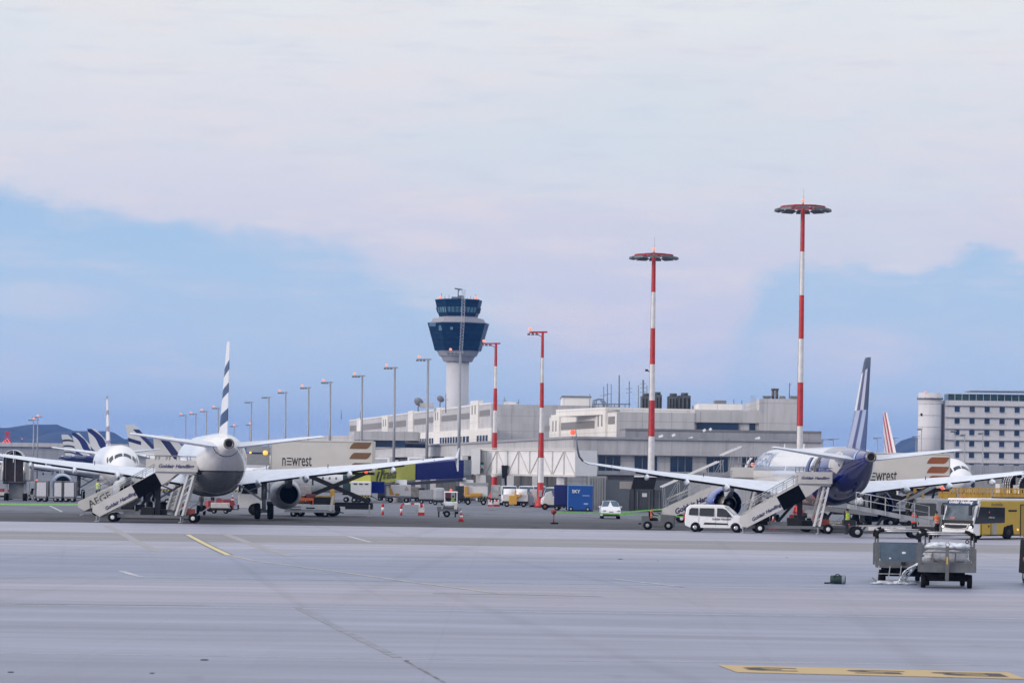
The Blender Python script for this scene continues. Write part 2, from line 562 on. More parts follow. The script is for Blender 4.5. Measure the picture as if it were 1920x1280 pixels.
# ---- painted markings
def worn(name, col, lo=.35, hi=.6, under=(.27, .28, .325)):
    q = NB(name, .7)
    o, xyz = q.xyz('Object')
    nz = q.noise(o, 1.0, (1.2, 2.5, 1), 6, .7)
    return q.out(q.mix(q.smooth(nz, lo, hi), under, col))
mk_yellow = worn('worn_yellow_paint', (.60, .52, .26), .30, .45)
mk_faint = worn('faint_yellow_paint', (.50, .46, .36), .40, .62)
mk_white = worn('worn_white_paint', (.62, .62, .66), .42, .60)
mk_ochre = worn('ochre_paint', (.40, .31, .19), .40, .62)
mk_seam = worn('pale_joint_sealant', (.50, .50, .54), .34, .52)
mk_dark = worn('dark_border_paint', (.10, .10, .11), .35, .55)
mk_green = mat('lime_green_paint', (.30, .75, .16), .6, noise=3, amt=.12)
mk_sign = worn('amber_sign_paint', (.47, .34, .16), .22, .40)
def ribbon(pts, w, z):
    mb = MB()
    L, Rr = [], []
    for i, p in enumerate(pts):
        a = pts[max(0, i - 1)]; b = pts[min(len(pts) - 1, i + 1)]
        t = (Vector(b) - Vector(a)); t.z = 0; t.normalize()
        nrm = Vector((-t.y, t.x, 0))
        L.append(Vector((p[0], p[1], z)) + nrm * w / 2); Rr.append(Vector((p[0], p[1], z)) - nrm * w / 2)
    n = len(pts)
    mb.add(L + Rr, [(i, i + 1, n + i + 1, n + i) for i in range(n - 1)])
    return mb
def gpts(pp, k=6):
    q = [G(*p) for p in pp]
    out = []
    for i in range(len(q) - 1):          # Catmull-Rom between the measured points
        p0, p1, p2, p3 = q[max(0, i - 1)], q[i], q[i + 1], q[min(len(q) - 1, i + 2)]
        for s in range(k):
            t = s / k
            out.append(.5 * ((2 * p1) + (p2 - p0) * t + (2 * p0 - 5 * p1 + 4 * p2 - p3) * t * t + (3 * p1 - p0 - 3 * p2 + p3) * t ** 3))
    return out + [q[-1]]
line = gpts([(352, 1002), (388, 1021), (428, 1040)])
struct('taxi_line_border', ribbon(line, .50, .004), mk_dark)
struct('taxi_line', ribbon(line, .28, .008), mk_yellow)
struct('faint_taxi_line', ribbon(gpts([(428, 1040), (480, 1051), (560, 1062), (660, 1075), (760, 1089), (860, 1102), (925, 1111)]), .22, .008), mk_faint)
struct('ochre_edge_line', ribbon(gpts([(812, 1112), (960, 1114), (1130, 1118)]), .16, .008), mk_ochre)
struct('ochre_edge_line', ribbon(gpts([(0, 1131.5), (190, 1133), (390, 1135)]), .14, .008), mk_ochre)
struct('white_edge_line', ribbon(gpts([(0, 1081), (480, 1085), (960, 1093), (1420, 1099), (1920, 1105)]), .12, .006), worn('broken_white_paint', (.50, .51, .57), .48, .60))
struct('white_mark', ribbon(gpts([(228, 1070), (246, 1076), (266, 1082)]), .26, .008), mk_white)
struct('white_mark', ribbon(gpts([(1148, 1085), (1210, 1092), (1282, 1100)]), .20, .010), mk_white)
struct('white_mark', ribbon(gpts([(655, 1005), (672, 1010), (695, 1016)]), .3, .008), mk_white)
struct('white_mark', ribbon(gpts([(93, 948), (104, 953), (116, 959)]), .22, .012), mk_white)
struct('slab_joint', ribbon(gpts([(-40, 1132), (960, 1146), (1960, 1160)]), .16, .004), mk_seam)
struct('slab_joint', ribbon(gpts([(-40, 1223), (960, 1237), (1400, 1241), (1960, 1248)]), .09, .004), mk_seam)
struct('tyre_track', ribbon(gpts([(556, 1138), (640, 1180), (745, 1232)]), .22, .005), worn('rubber_mark', (.17, .18, .215), .36, .62, (.27, .28, .33)))
struct('tyre_track', ribbon(gpts([(760, 1238), (800, 1260), (842, 1284)]), .07, .005), mk_dark)
struct('tyre_track', ribbon(gpts([(200, 985), (230, 1000), (262, 1018), (300, 1034)]), .5, .005), worn('rubber_mark_pale', (.25, .245, .255), .40, .66, (.33, .32, .34)))
struct('tyre_track', ribbon(gpts([(420, 1000), (480, 1022), (545, 1042)]), .5, .005), MATS['rubber_mark_pale'])
def tape(label, pts, h=.10):
    mb = MB()
    w = [W(*p) for p in pts]
    for a, b in zip(w, w[1:]):
        mb.bar(a, b, .03, h)
    o = mb.build('barrier_tape', mk_green)
    tag(o, label, 'barrier tape')
tape('taut lime green tape running from the red marker post past the white city car', [(1043, 959, 201), (1100, 961, 203), (1180, 964.5, 206), (1262, 967.5, 208), (1306, 969, 209)])
tape('lime green tape rising to the right behind the grey tractor', [(1165, 960, 226), (1200, 957.5, 228), (1252, 953.5, 231)])
tape('lime green tape low above the asphalt at the far left', [(-40, 944.5, 214), (60, 945, 214), (150, 945.5, 214)])
struct('white_stand_line', ribbon(gpts([(700, 957), (800, 958.5), (1010, 964), (1200, 972)]), .5, .008), worn('greyed_white_paint', (.33, .34, .37), .40, .60, (.17, .18, .20)))

# painted stand sign on the concrete, read from the far side
sg = MB()
q0, q1, q2, q3 = G(1344, 1246), G(1890, 1260), G(1925, 1273), G(1382, 1260)
sg.add([(p.x, p.y, .009) for p in (q0, q1, q2, q3)], [(0, 1, 2, 3)])
struct('stand_sign_marking', sg, mk_sign)
for ch, px, py in (('3', 1443, 1254.2), ('5', 1642, 1259.5), ('B', 1822, 1264)):
    p = G(px, py)
    e = (q1 - q0).normalized()
    dn = (q2 - q1).normalized()
    M_ = frame((p.x, p.y, .014), -e, dn)
    M_.col[1] = (dn.x, dn.y, 0, 0)
    struct('stand_sign_letter', text(ch, 1.28, M_, bold=.012, wide=2.35), (MATS.get('sign_black_paint') or worn('sign_black_paint', (.03, .03, .035), .20, .38, (.36, .27, .14))))
# patches of litter on the concrete
for px, py, s in ((1163, 1048, .2), (1233, 1051, .08), (1475, 1045, .10), (383, 1237, .16), (285, 1262, .10), (762, 1239, .10), (20, 1260, .12)):
    p = G(px, py)
    mb = MB(); mb.ball((0, 0, .012), s * .62, (1, .5, .16), 7, 4)
    o = mb.build('litter', mat('dead_leaf', (.06, .05, .05), .8)); o.location = p
    tag(o, {1163: 'small dark scrap lying on the pale concrete below the red lamp post', 1233: 'tiny dark scrap on concrete right of the upright scrap', 1475: 'dark scrap on the pale strip in front of the white van',
            383: 'flat dark scrap on the near concrete left of the photo centre', 285: 'tiny scrap near the bottom edge left of centre', 762: 'small dark scrap at the foot of the long tyre track', 20: 'dark scrap near the bottom left corner of the concrete'}[px], 'litter')

# ---- hills
g = NB('hill_scrub', .9)
ov, _ = g.xyz('Object')
nz = g.noise(ov, .02, (1, 1, 2), 7, .65)
n2 = g.noise(ov, .004, (1, 1, 1), 3, .5)
c1 = g.mix(g.smooth(nz, .35, .65), (.012, .02, .014), (.05, .05, .035))
hill_m = g.out(g.mix(g.math('MULTIPLY', g.smooth(n2, .45, .7), .4), c1, (.08, .075, .06)))
def ridge(x):
    px = 960 + x          # x at 5000 m equals photo pixels
    pts = [(-6000, 40), (-1500, 60), (0, 66), (100, 68), (190, 58), (250, 40), (290, 46), (340, 42), (420, 36), (520, 38), (700, 30), (1100, 24), (1540, 26), (1610, 32), (1650, 44), (1690, 60), (1730, 66), (2000, 74), (4000, 60), (8000, 40)]
    for (a, h), (b, k2) in zip(pts, pts[1:]):
        if a <= px <= b:
            t = (px - a) / (b - a); t = t * t * (3 - 2 * t)
            return h + (k2 - h) * t
    return 20
rr = random.Random(3)
hm = MB(); NXH = 900
rows = [(4200, 0), (4450, .35), (4750, .72), (5000, .97), (5150, 1.0), (5500, .75), (6300, .1)]
ph = [(rr.uniform(.004, .12), rr.uniform(0, 6.28), rr.uniform(.3, 1)) for _ in range(24)]
for j, (yy, kk) in enumerate(rows):
    for i in range(NXH + 1):
        t = i / NXH * 2 - 1
        x = 5600 * (abs(t) ** 2.2) * (1 if t > 0 else -1)
        h = ridge(x * 5000 / yy) * kk
        if kk > .1:
            h += sum(a * math.sin(f * x + p + yy) * 14 / (1 + 60 * f) for f, p, a in ph) * kk + rr.uniform(-1.1, 1.1) * kk
        hm.v.append(Vector((x, yy, max(h, -1) if kk else -.5)))
for j in range(len(rows) - 1):
    for i in range(NXH):
        a = j * (NXH + 1) + i
        hm.f.append([a, a + 1, a + NXH + 2, a + NXH + 1]); hm.mi.append(0); hm.sm.append(False)
struct('hills', hm, hill_m)
# ================================================================ terminal, tower, hotel, masts
def tri(name, rough, base, panel=(4.0, 2.6), dirt=.22):
    """precast cladding: panel joints, faint per-panel tone and rain streaks"""
    q = NB(name, rough)
    o, xyz = q.xyz('Object')
    h = q.math('ADD', xyz[0], q.math('MULTIPLY', xyz[1], 1.0))
    jx = q.math('LESS_THAN', q.math('PINGPONG', h, panel[0] / 2), .045)
    jz = q.math('LESS_THAN', q.math('PINGPONG', xyz[2], panel[1] / 2), .04)
    j = q.math('MAXIMUM', jx, jz)
    cb = q.n('ShaderNodeCombineXYZ')
    q.put(cb.inputs[0], q.math('FLOOR', q.math('DIVIDE', q.math('ADD', h, panel[0] / 2), panel[0])))
    q.put(cb.inputs[1], q.math('FLOOR', q.math('DIVIDE', q.math('ADD', xyz[2], panel[1] / 2), panel[1])))
    wn_ = q.n('ShaderNodeTexWhiteNoise', noise_dimensions='3D')
    q.l(cb.outputs[0], wn_.inputs['Vector'])
    tone = q.math('MULTIPLY_ADD', wn_.outputs[0], .10, .95)
    st = q.noise(o, 1.0, (.9, .9, .12), 5, .65)
    k = q.math('MULTIPLY', tone, q.math('MULTIPLY_ADD', q.smooth(st, .4, .75), -dirt, 1.0))
    k = q.math('MULTIPLY', k, q.math('MULTIPLY_ADD', j, -.28, 1.0))
    s_ = q.n('ShaderNodeVectorMath', operation='SCALE')
    s_.inputs[0].default_value = base
    q.l(k, s_.inputs[3])
    return q.out(s_.outputs[0])
clad = tri('grey_cladding', .7, (.50, .49, .505))
clad_d = tri('dark_grey_cladding', .7, (.33, .335, .37), (6.0, 3.2))
clad_w = tri('white_render', .6, (.78, .75, .72), (5.0, 3.0), .12)
clad_h = tri('hotel_render', .6, (.62, .60, .62), (11.0, 30.0), .10)
base_dk = mat('undercroft_shade', (.075, .073, .075), .8, noise=.4, amt=.35)  # dark colour carries the shade of the open undercroft
louv = NB('louvre_grille', .6)
_o, _x = louv.xyz('Object')
louv = louv.out(louv.mix(louv.math('LESS_THAN', louv.math('PINGPONG', _x[2], .14), .07), (.17, .16, .165), (.26, .25, .25)))

def wall(mb, a, b, z0, z1, th, mi=0):
    """upright slab whose face runs from a to b (seen with a left, b right); body goes back"""
    a, b = Vector((a[0], a[1], 0)), Vector((b[0], b[1], 0))
    t = (b - a).normalized(); n = Vector((-t.y, t.x, 0)) * th
    if n.y < 0 and abs(n.y) > abs(n.x) * .05:
        n = -n
    p = [a, b, b + n, a + n]
    return mb.add([q + Vector((0, 0, z0)) for q in p] + [q + Vector((0, 0, z1)) for q in p],
                  [(0, 1, 2, 3), (4, 5, 6, 7), (0, 1, 5, 4), (1, 2, 6, 5), (2, 3, 7, 6), (3, 0, 4, 7)], mi)
def proud(a, b, off):
    """shift a face line towards the viewer"""
    a, b = Vector((a[0], a[1])), Vector((b[0], b[1]))
    t = (b - a).normalized(); n = Vector((t.y, -t.x)) * off
    return a + n, b + n
def P2(px, py, d):
    w = W(px, py, d); return Vector((w.x, w.y))

T = thing('terminal_building', 'long stepped grey terminal with louvred upper storeys and rooftop plant below the control tower', 'airport terminal', (4, 335, 0))
def tp(name, mb, m, par=None, **kw):
    return mb.build(name, m, par or T, world=True, **kw)
# -- concourse: long band, corner at photo column 1075
cA, cE = P2(1075, 850, 333), P2(1541, 850, 338)
cL = P2(700, 850, 600)
zb0, zb1 = zat(1075, 851, 333), zat(1075, 819, 333)          # parapet band
mb = MB(); wall(mb, cA, cE, zb0, zb1, 4); tp('parapet_band', mb, clad)
mb = MB(); wall(mb, *proud(cA, cE, .25), zb1 - .18, zb1 + .10, .5); tp('coping', mb, clad_d)
wl_ = []
zs1 = zat(1340, 809.5, 345)
mb = MB(); wall(mb, P2(1172, 830, 341), P2(1540, 830, 343), zb1 - .3, zs1, 30); tp('upper_band', mb, clad_d)
mb = MB(); wall(mb, P2(1172, 830, 340.9), P2(1540, 830, 342.9), zs1 + .002, zs1 + .25, 30); tp('coping', mb, midgrey)
# window storey under the band: pilasters and blue glass
zw0 = zat(1200, 883, 333)
mb = MB(); wall(mb, proud(cA, cE, -.9)[0], proud(cA, cE, -.9)[1], 0, zb0, 3); tp('wall', mb, clad)
for x0, x1 in ((1122, 1163), (1190, 1232), (1257, 1298), (1325, 1365), (1392, 1432), (1458, 1500)):
    l = proud(cA, cE, -.83)
    a, b = on_line(x0, 870, *l), on_line(x1, 870, *l)
    mb = MB(); wall(mb, a, b, zw0, zb0 - .15, .05); o = tp('window', mb, glass_bl)
    mb = MB()
    for q in (.34, .67):
        c = a + (b - a) * q; e = (b - a).normalized() * .05
        wall(mb, *proud(c - e, c + e, .03), zw0, zb0 - .15, .04)
    tp('mullion', mb, midgrey, o)
mb = MB(); wall(mb, *proud(cA, cE, -.6), zw0 - .5, zw0 - .002, .4); tp('sill', mb, clad_d)
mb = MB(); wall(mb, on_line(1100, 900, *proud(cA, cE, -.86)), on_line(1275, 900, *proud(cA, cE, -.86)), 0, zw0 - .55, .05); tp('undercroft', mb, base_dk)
# -- concourse arm running away to the left
zl0, zl1 = zb0, zb1
mb = MB(); wall(mb, cL, (cA.x, cA.y - .001), zl0, zl1, 3); tp('parapet_band', mb, clad)
mb = MB(); wall(mb, *proud(cL, cA, .25), zl1 - .18, zl1 + .12, .5); tp('coping', mb, clad_d)
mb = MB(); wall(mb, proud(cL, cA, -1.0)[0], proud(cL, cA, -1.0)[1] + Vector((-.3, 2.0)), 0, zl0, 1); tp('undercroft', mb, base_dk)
for px in (742, 784, 812, 868, 905, 957, 1005):
    p = on_line(px, 900, *proud(cL, cA, .6))
    mb = MB(); mb.box((p.x, p.y, zl0 / 2 - .3), (1.0, 1.0, zl0 - .6)); tp('column', mb, white)
for x0, x1, y0, y1 in ((700, 730, 857, 870), (764, 800, 856, 869), (833, 866, 856, 866)):
    a, b = on_line(x0, 860, *proud(cL, cA, 1.2)), on_line(x1, 860, *proud(cL, cA, 1.2))
    mb = MB(); wall(mb, a, b, zl0 - 1.6, zl0 - .05, 1.0); o = tp('service_gantry', mb, white)
    mb = MB(); a2, b2 = a + (b - a) * .12, a + (b - a) * .88
    wall(mb, *proud(a2, b2, .03), zl0 - 1.3, zl0 - .35, .05); tp('grille', mb, clad_d, o)

# -- main terminal block, long louvred flank running away to the left
a0, b0 = P2(921, 800, 455), P2(655, 800, 655)
zt = zat(921, 757, 455)
right_a, right_b = a0, P2(1162, 800, 456)
mb = MB(); wall(mb, b0, a0, 0, zt, .6); tp('flank_wall', mb, clad)
mb = MB(); wall(mb, (a0.x + .001, a0.y), right_b, 0, zt - .05, 60); tp('end_wall', mb, clad)
mb = MB(); wall(mb, P2(945, 760, 470), P2(968, 760, 470), zt, zt + .75, 6, 0); tp('roof_box', mb, clad_w)
mb = MB(); wall(mb, *proud(b0, a0, .1), zt - .02, zt + .30, .5); tp('coping', mb, white)
for x0, x1, z0, z1 in ((896, 918, -.62, -1.26), (861, 880, -.78, -1.44), (826, 856, -.80, -1.48), (804, 814, -.80, -1.5), (775, 799, -.85, -1.6), (742, 761, -.85, -1.7), (727, 738, -.85, -1.7), (679, 716, -.8, -1.7), (656, 669, -.8, -1.7)):
    l = proud(b0, a0, .06)
    mb = MB(); wall(mb, on_line(x0, 780, *l), on_line(x1, 780, *l), zt + 1.3 * z1 - .3, zt + 1.3 * z0 - .1, .05); tp('louvre', mb, louv)
def stair_tower(x0, x1, ztop, line, zbot=5.5, dep=.35, slits=True):
    l = proud(*line, dep)
    a, b = on_line(x0, 780, *l), on_line(x1, 780, *l)
    mb = MB(); wall(mb, a, b, zbot, ztop, dep + .5)
    o = tp('stair_tower', mb, clad_w)
    if slits:
        for q in (.28, .66):
            c = a + (b - a) * q; e = (b - a) * .055
            mb = MB(); wall(mb, *proud(c - e, c + e, .04), ztop - 2.4, ztop - .85, .05); tp('slit_window', mb, louv, o)
    return o
fl = (b0, a0)
stair_tower(881, 896, zt + .9, fl)
stair_tower(813, 825, zt + .5, fl)
stair_tower(765, 774, zt + .55, fl, slits=False)
stair_tower(716, 727, zt + .3, fl)
stair_tower(669, 677, zt + .4, fl, slits=False)
# white lower storey with a row of dark openings
ll = proud(b0, a0, .6)
a, b = on_line(760, 815, *ll), on_line(921, 815, *ll)
zq1 = zat(917, 801.5, b.y); zq0 = zat(917, 832, b.y)
mb = MB(); wall(mb, a, b, zq0 - 2.5, zq1, .7); tp('lower_storey', mb, clad_w)
for x0, x1, n in ((893, 915, 4), (860, 880, 3), (824, 858, 7), (774, 813, 9)):
    l = proud(a, b, .05)
    p, q = on_line(x0, 820, *l), on_line(x1, 820, *l)
    for i in range(n):
        u, v = p + (q - p) * (i + .12) / n, p + (q - p) * (i + .80) / n
        mb = MB(); wall(mb, u, v, zq0 + .45, zq0 + 1.55, .05); tp('window', mb, glass_dk)
# flat grey canopy block with blue glass beneath
d_ = 470
mb = MB(); wall(mb, P2(664, 815, d_), P2(783, 815, d_), zat(720, 825, d_), zat(720, 808.5, d_), 14); tp('canopy', mb, clad)
mb = MB(); wall(mb, P2(700, 830, d_ + 2), P2(760, 830, d_), zat(720, 838, d_), zat(720, 825, d_) - .002, 10); tp('window', mb, glass_bl)
mb = MB(); wall(mb, P2(560, 830, 640), P2(664, 830, 600), 0, zat(620, 817, 620), 14); tp('end_wall', mb, clad)

# -- second bay: sawtooth wing in the middle
m0, m1, m2 = P2(1030, 800, 392), P2(1156, 800, 346), P2(1302, 800, 346.5)
zm = zat(1156, 771, 346)
mb = MB(); wall(mb, m0, m1, 0, zm, .6); tp('flank_wall', mb, clad_w)
mb = MB(); wall(mb, (m1.x + .001, m1.y), m2, 0, zm - .06, 40); tp('end_wall', mb, clad)
mb = MB(); wall(mb, *proud(m0, m1, .1), zm - .02, zm + .2, .5); tp('coping', mb, clad_d)
for x0, x1, z0, z1 in ((1052, 1114, -.95, -2.0), (1140, 1152, -.6, -1.6), (1021, 1030, -1.2, -2.0)):
    l = proud(m0, m1, .06)
    mb = MB(); wall(mb, on_line(x0, 790, *l), on_line(x1, 790, *l), zm + z1, zm + z0, .05); tp('louvre', mb, louv)
stair_tower(1033, 1048, zm + .25, (m0, m1), 7)
stair_tower(1117, 1135, zm + .55, (m0, m1), 7)
mb = MB(); wall(mb, P2(1135, 765, 352), P2(1305, 765, 356), zm - .3, zat(1200, 764, 352), 20); tp('roof_box', mb, clad_w)
# -- third bay: dark window band and the tall plant block
mb = MB(); wall(mb, P2(1302, 800, 347), P2(1431, 800, 347), zat(1350, 806, 347), zat(1350, 768, 347), 30); tp('end_wall', mb, clad)
mb = MB(); wall(mb, P2(1302, 800, 346.6), P2(1431, 800, 346.6), zat(1350, 792, 346.6), zat(1350, 771, 346.6), .35); tp('parapet_band', mb, clad)
for x0, x1 in ((1306, 1385), (1405, 1416)):
    mb = MB(); wall(mb, P2(x0, 800, 346.9), P2(x1, 800, 346.9), zat(1350, 806, 347), zat(1350, 793, 347), .08); tp('window', mb, glass_bl)
mb = MB(); wall(mb, P2(1430.5, 800, 346), P2(1500, 800, 346), 6, zat(1460, 747.5, 346), 30); wall(mb, P2(1412, 790, 380), P2(1430.4, 790, 346.01), 6, zat(1430, 747.5, 346), .5); tp('plant_block', mb, clad)
mb = MB(); wall(mb, P2(1310, 762, 352), P2(1392, 762, 352), zat(1350, 770, 352), zat(1350, 757, 352), 12); tp('roof_box', mb, clad_w)
mb = MB(); wall(mb, P2(1341, 755, 353), P2(1362, 755, 353), zat(1350, 757, 352), zat(1350, 750, 352), 3); tp('vent_unit', mb, midgrey)
# rooftop plant
mb = MB(); wall(mb, P2(1054, 750, 470), P2(1108, 750, 470), zt - 1, zat(1080, 743.5, 470), 14); tp('plant_room', mb, clad_w)
mb = MB(); wall(mb, P2(1053, 750, 469.8), P2(1109, 750, 469.8), zat(1080, 745, 470), zat(1080, 743.5, 470) + .15, 14.4); tp('coping', mb, midgrey)
coolm = mat('cooling_unit_paint', (.075, .085, .10), .6, noise=1.5, amt=.3)
for x0, x1, yt in ((1203, 1221, 742), (1223, 1241, 739.5), (1254, 1271, 742), (1272, 1295, 741)):
    mb = MB()
    wall(mb, P2(x0, 755, 362), P2(x1, 755, 362), zm - .4, zat(x0, yt, 362), 4)
    c = W((x0 + x1) / 2, yt, 364)
    mb.cyl((c.x, c.y, c.z - .05), (c.x, c.y, c.z + .35), .5, n=10)
    o = tp('cooling_unit', mb, coolm)
    mb = MB()
    for k in range(3):
        q = k / 3 + .12
        a_, b_ = P2(x0 + (x1 - x0) * q, 755, 361.97), P2(x0 + (x1 - x0) * (q + .16), 755, 361.97)
        wall(mb, a_, b_, zm + .2, zat(x0, yt, 362) - .35, .04)
    tp('fan_grille', mb, dark, o)
antm = mat('antenna_metal', (.16, .18, .22), .5, .4)
for px, yt, w, cross in ((1132, 724, .05, 1), (1139, 719, .06, 1), (1146, 720, .05, 0), (1161, 703, .09, 0), (1180, 714, .06, 2), (1197, 722, .05, 0), (1206, 712, .12, 3), (1213, 722, .05, 1), (1106, 738, .05, 0), (932, 741, .05, 1), (972, 748, .05, 1), (836, 738, .07, 1), (676, 770, .05, 0), (640, 768, .05, 0), (946, 744, .05, 2), (1376, 748, .05, 0), (1391, 750, .05, 0)):
    dd = 372 if px > 1000 else 500
    t_, bq = W(px, yt, dd), W(px, 776 if px < 700 else 764, dd)
    mb = MB(); mb.cyl((bq.x, bq.y, bq.z - 1), t_, w * 1.3, w, 6)
    for k in range(cross):
        zz = bq.z + (t_.z - bq.z) * (.55 + .15 * k)
        mb.bar((t_.x - .45, t_.y, zz), (t_.x + .45, t_.y, zz + .1), .06)
    tp('antenna', mb, antm)
mb = MB()
for i in range(7):
    p = W(1112 + 10 * i, 757.5, 372); q = W(1122 + 10 * i, 757.5, 372)
    mb.bar(p, q, .16); mb.bar(p, (p.x, p.y, p.z - 1.0), .1)
for k in range(3):
    a_ = W(1110 + 3 * k, 750, 372); mb.tube([(a_.x, a_.y, a_.z - 1.4), (a_.x + .2, a_.y, a_.z), (a_.x + 1.0, a_.y, a_.z + .2), (a_.x + 1.5, a_.y, a_.z - .4), (a_.x + 1.6, a_.y, a_.z - 1.4)], .07)
tp('roof_pipework', mb, antm)
for px in (1449.5, 1456.5):
    a_, b_ = W(px, 750, 352), W(px, 731.5, 352)
    mb = MB(); mb.cyl(a_, b_, .2, n=12); mb.cyl((b_.x, b_.y, b_.z), (b_.x, b_.y, b_.z + .25), .26, n=12); tp('chimney', mb, mat('brown_flue', (.10, .085, .08), .6))
for px, wd_ in ((1438, 1.5), (1467, .9), (1488, 1.1)):
    mb = MB(); p = W(px, 745, 352); mb.box((p.x, p.y, p.z), (.8, .8, .4), top=wd_); tp('vent_unit', mb, midgrey)
p = W(1480, 747, 352); mb = MB(); mb.cyl(p, (p.x, p.y, p.z + 2.1), .06, n=6); mb.bar((p.x, p.y, p.z + 1.6), (p.x + .25, p.y, p.z + 2.0), .18, .05); tp('antenna', mb, antm)
mb = MB()                                                          # caged ladder up the plant block
for px in (1408, 1412, 1416):
    mb.bar(W(px, 769, 345.5), W(px, 741, 345.5), .05)
for yy in range(742, 770, 4):
    mb.bar(W(1408, yy, 345.5), W(1416, yy, 345.5), .04)
tp('ladder', mb, steel)
for px, py, r, d in ((784, 755, 1.0, 530), (825, 749, .75, 510)):
    c = W(px, py, d)
    mb = MB()
    prof = [(0.02, .0), (r * .4, .05 * r), (r * .75, .2 * r), (r, .38 * r), (r * 1.02, .36 * r), (r * .74, .14 * r), (r * .4, -.02 * r), (.02, -.08 * r)]
    mb.lathe(prof, (0, 0, 0), 18, caps=(False, False))
    mb.bar((0, 0, 0), (0, 0, r * .9), .05)
    mb.xf(Matrix.Translation(c) @ Matrix.Rotation(R(-55), 4, 'X') @ Matrix.Rotation(R(20), 4, 'Y'))
    mb.cyl((c.x, c.y + .4, c.z), (c.x, c.y + .5, c.z - 1.7), .12, n=6)
    tp('satellite_dish', mb, mat('dish_grey', (.20, .21, .24), .5))
p = W(800, 757, 515); mb = MB(); mb.box((p.x, p.y, p.z - .3), (2.6, 1.5, .9)); tp('roof_box', mb, clad)
s_ = W(1074, 810, 331.5)                                            # lit red sign
mb = MB(); mb.ball(s_, .33, (1, .4, 1.15)); tp('lit_sign', mb, lamp_red)
for px, py, w in ((1290, 823, 9), (1235, 819, 8), (1260, 817, 6), (1416, 823, 9), (1330, 806, 4), (1318, 808, 5)):
    p = W(px, py, 339); mb = MB(); mb.bar(p, (p.x + w / 15, p.y, p.z + .22), .12, .3); tp('floodlight', mb, white)

# -- boarding bridges -------------------------------------------------------------------
FB = thing('fixed_bridge', 'long white truss walkway on white legs in front of the terminal', 'boarding bridge', (6, 322, 0))
fa, fb = P2(892, 870, 338), P2(1080, 870, 318)
z0, z1 = 3.3, 6.35
mb = MB(); wall(mb, fa, fb, z0, z1, 3.0); FBw = mb.build('tunnel', white, FB, world=True)
frm = MB()
l = proud(fa, fb, .06); t = (l[1] - l[0])
def fp(q, z): p = l[0] + t * q; return (p.x, p.y, z)
for q in [i / 9 for i in range(10)]:
    frm.bar(fp(q, z0), fp(q, z1), .14)
for i in range(9):
    a_, b_ = i / 9, (i + 1) / 9
    frm.bar(fp(a_, z0 if i % 2 else z1), fp(b_, z1 if i % 2 else z0), .09)
frm.bar(fp(0, z0), fp(1, z0), .24); frm.bar(fp(0, z1), fp(1, z1), .2); frm.bar(fp(.0, z1 + .25), fp(1, z1 + .25), .06)
frm.build('truss_frame', offwhite, FB, world=True)
for q in (.03, .30, .845, .875):
    p = Vector(fp(q, 0)); mb = MB(); mb.box((p.x, p.y + 1.2, z0 / 2), (.55, .55, z0)); mb.build('leg', white, FB, world=True)
mb = MB(); p = on_line(905, 873, *proud(fa, fb, .1)); mb.box((p.x, p.y, zat(905, 873.5, p.y)), (.95, .06, .95)); o = mb.build('exit_sign', mat('sign_green', (.01, .16, .11), .5), FB, world=True)
mb = MB(); mb.ball((p.x, p.y - .04, zat(905, 873.5, p.y)), .26, (1.1, .1, .7)); mb.bar((p.x - .3, p.y - .04, zat(905, 873.5, p.y) - .2), (p.x + .3, p.y - .04, zat(905, 873.5, p.y) - .2), .1); mb.build('pictogram', white, o, world=True)
mb = MB(); p = on_line(946, 884, *proud(fa, fb, .5)); mb.box((p.x, p.y, zat(946, 884, p.y)), (.6, .3, 1.6), top=1.35); mb.bar((p.x + .1, p.y, zat(946, 894, p.y)), (p.x + .25, p.y, .6), .25); mb.build('cable_hoist', dark, FB, world=True)

BB = thing('boarding_bridge', 'telescopic boarding bridge with yellow and royal blue tunnel sections', 'boarding bridge', (-14, 305, 0))
ya, yb, yc, yd = P2(695, 890, 300), P2(779, 890, 312), P2(868, 890, 325), P2(884, 880, 331)
lime = mat('lime_yellow_panel', (.42, .43, .055), .5, noise=1.0, amt=.06)
royal = mat('royal_blue_panel', (.003, .012, .14), .6, noise=1.0, amt=.12, spec=.15)
def tun(a, b, za0, za1, zb0_, zb1_, th, name, m):
    t = (b - a).normalized(); n = Vector((-t.y, t.x)) * th
    q = [(a, za0, za1), (b, zb0_, zb1_), (b + n, zb0_, zb1_), (a + n, za0, za1)]
    mb = MB().add([(p.x, p.y, lo) for p, lo, hi in q] + [(p.x, p.y, hi) for p, lo, hi in q], [(0, 1, 2, 3), (4, 5, 6, 7), (0, 1, 5, 4), (1, 2, 6, 5), (2, 3, 7, 6), (3, 0, 4, 7)])
    return mb.build(name, m, BB, world=True)
o = tun(ya, yb, zat(697, 907, ya.y), zat(697, 873, ya.y), zat(779, 899, yb.y), zat(779, 869, yb.y), 2.6, 'yellow_tunnel', lime)
pa, pb = proud(ya, yb, .05)
c = pa + (pb - pa) * .38; zc = (zat(720, 891, c.y))
tx = Vector((pb.x - pa.x, pb.y - pa.y, .35)).normalized()
tb = text('Piraeus', 1.55, frame((c.x, c.y, zc + .12), tx, (0, 0, 1)), bold=.02, shear=.2); tb.build('lettering', mat('olive_lettering', (.05, .065, .012), .6), o, world=True)
c = pa + (pb - pa) * .13
tb = MB()
for k in range(3):
    tb.bar((c.x - .45 + .38 * k, c.y - .02, zc - .65), (c.x - .15 + .38 * k, c.y - .02, zc + .45), .22, .03)
tb.build('stripe_emblem', MATS['olive_lettering'], o, world=True)
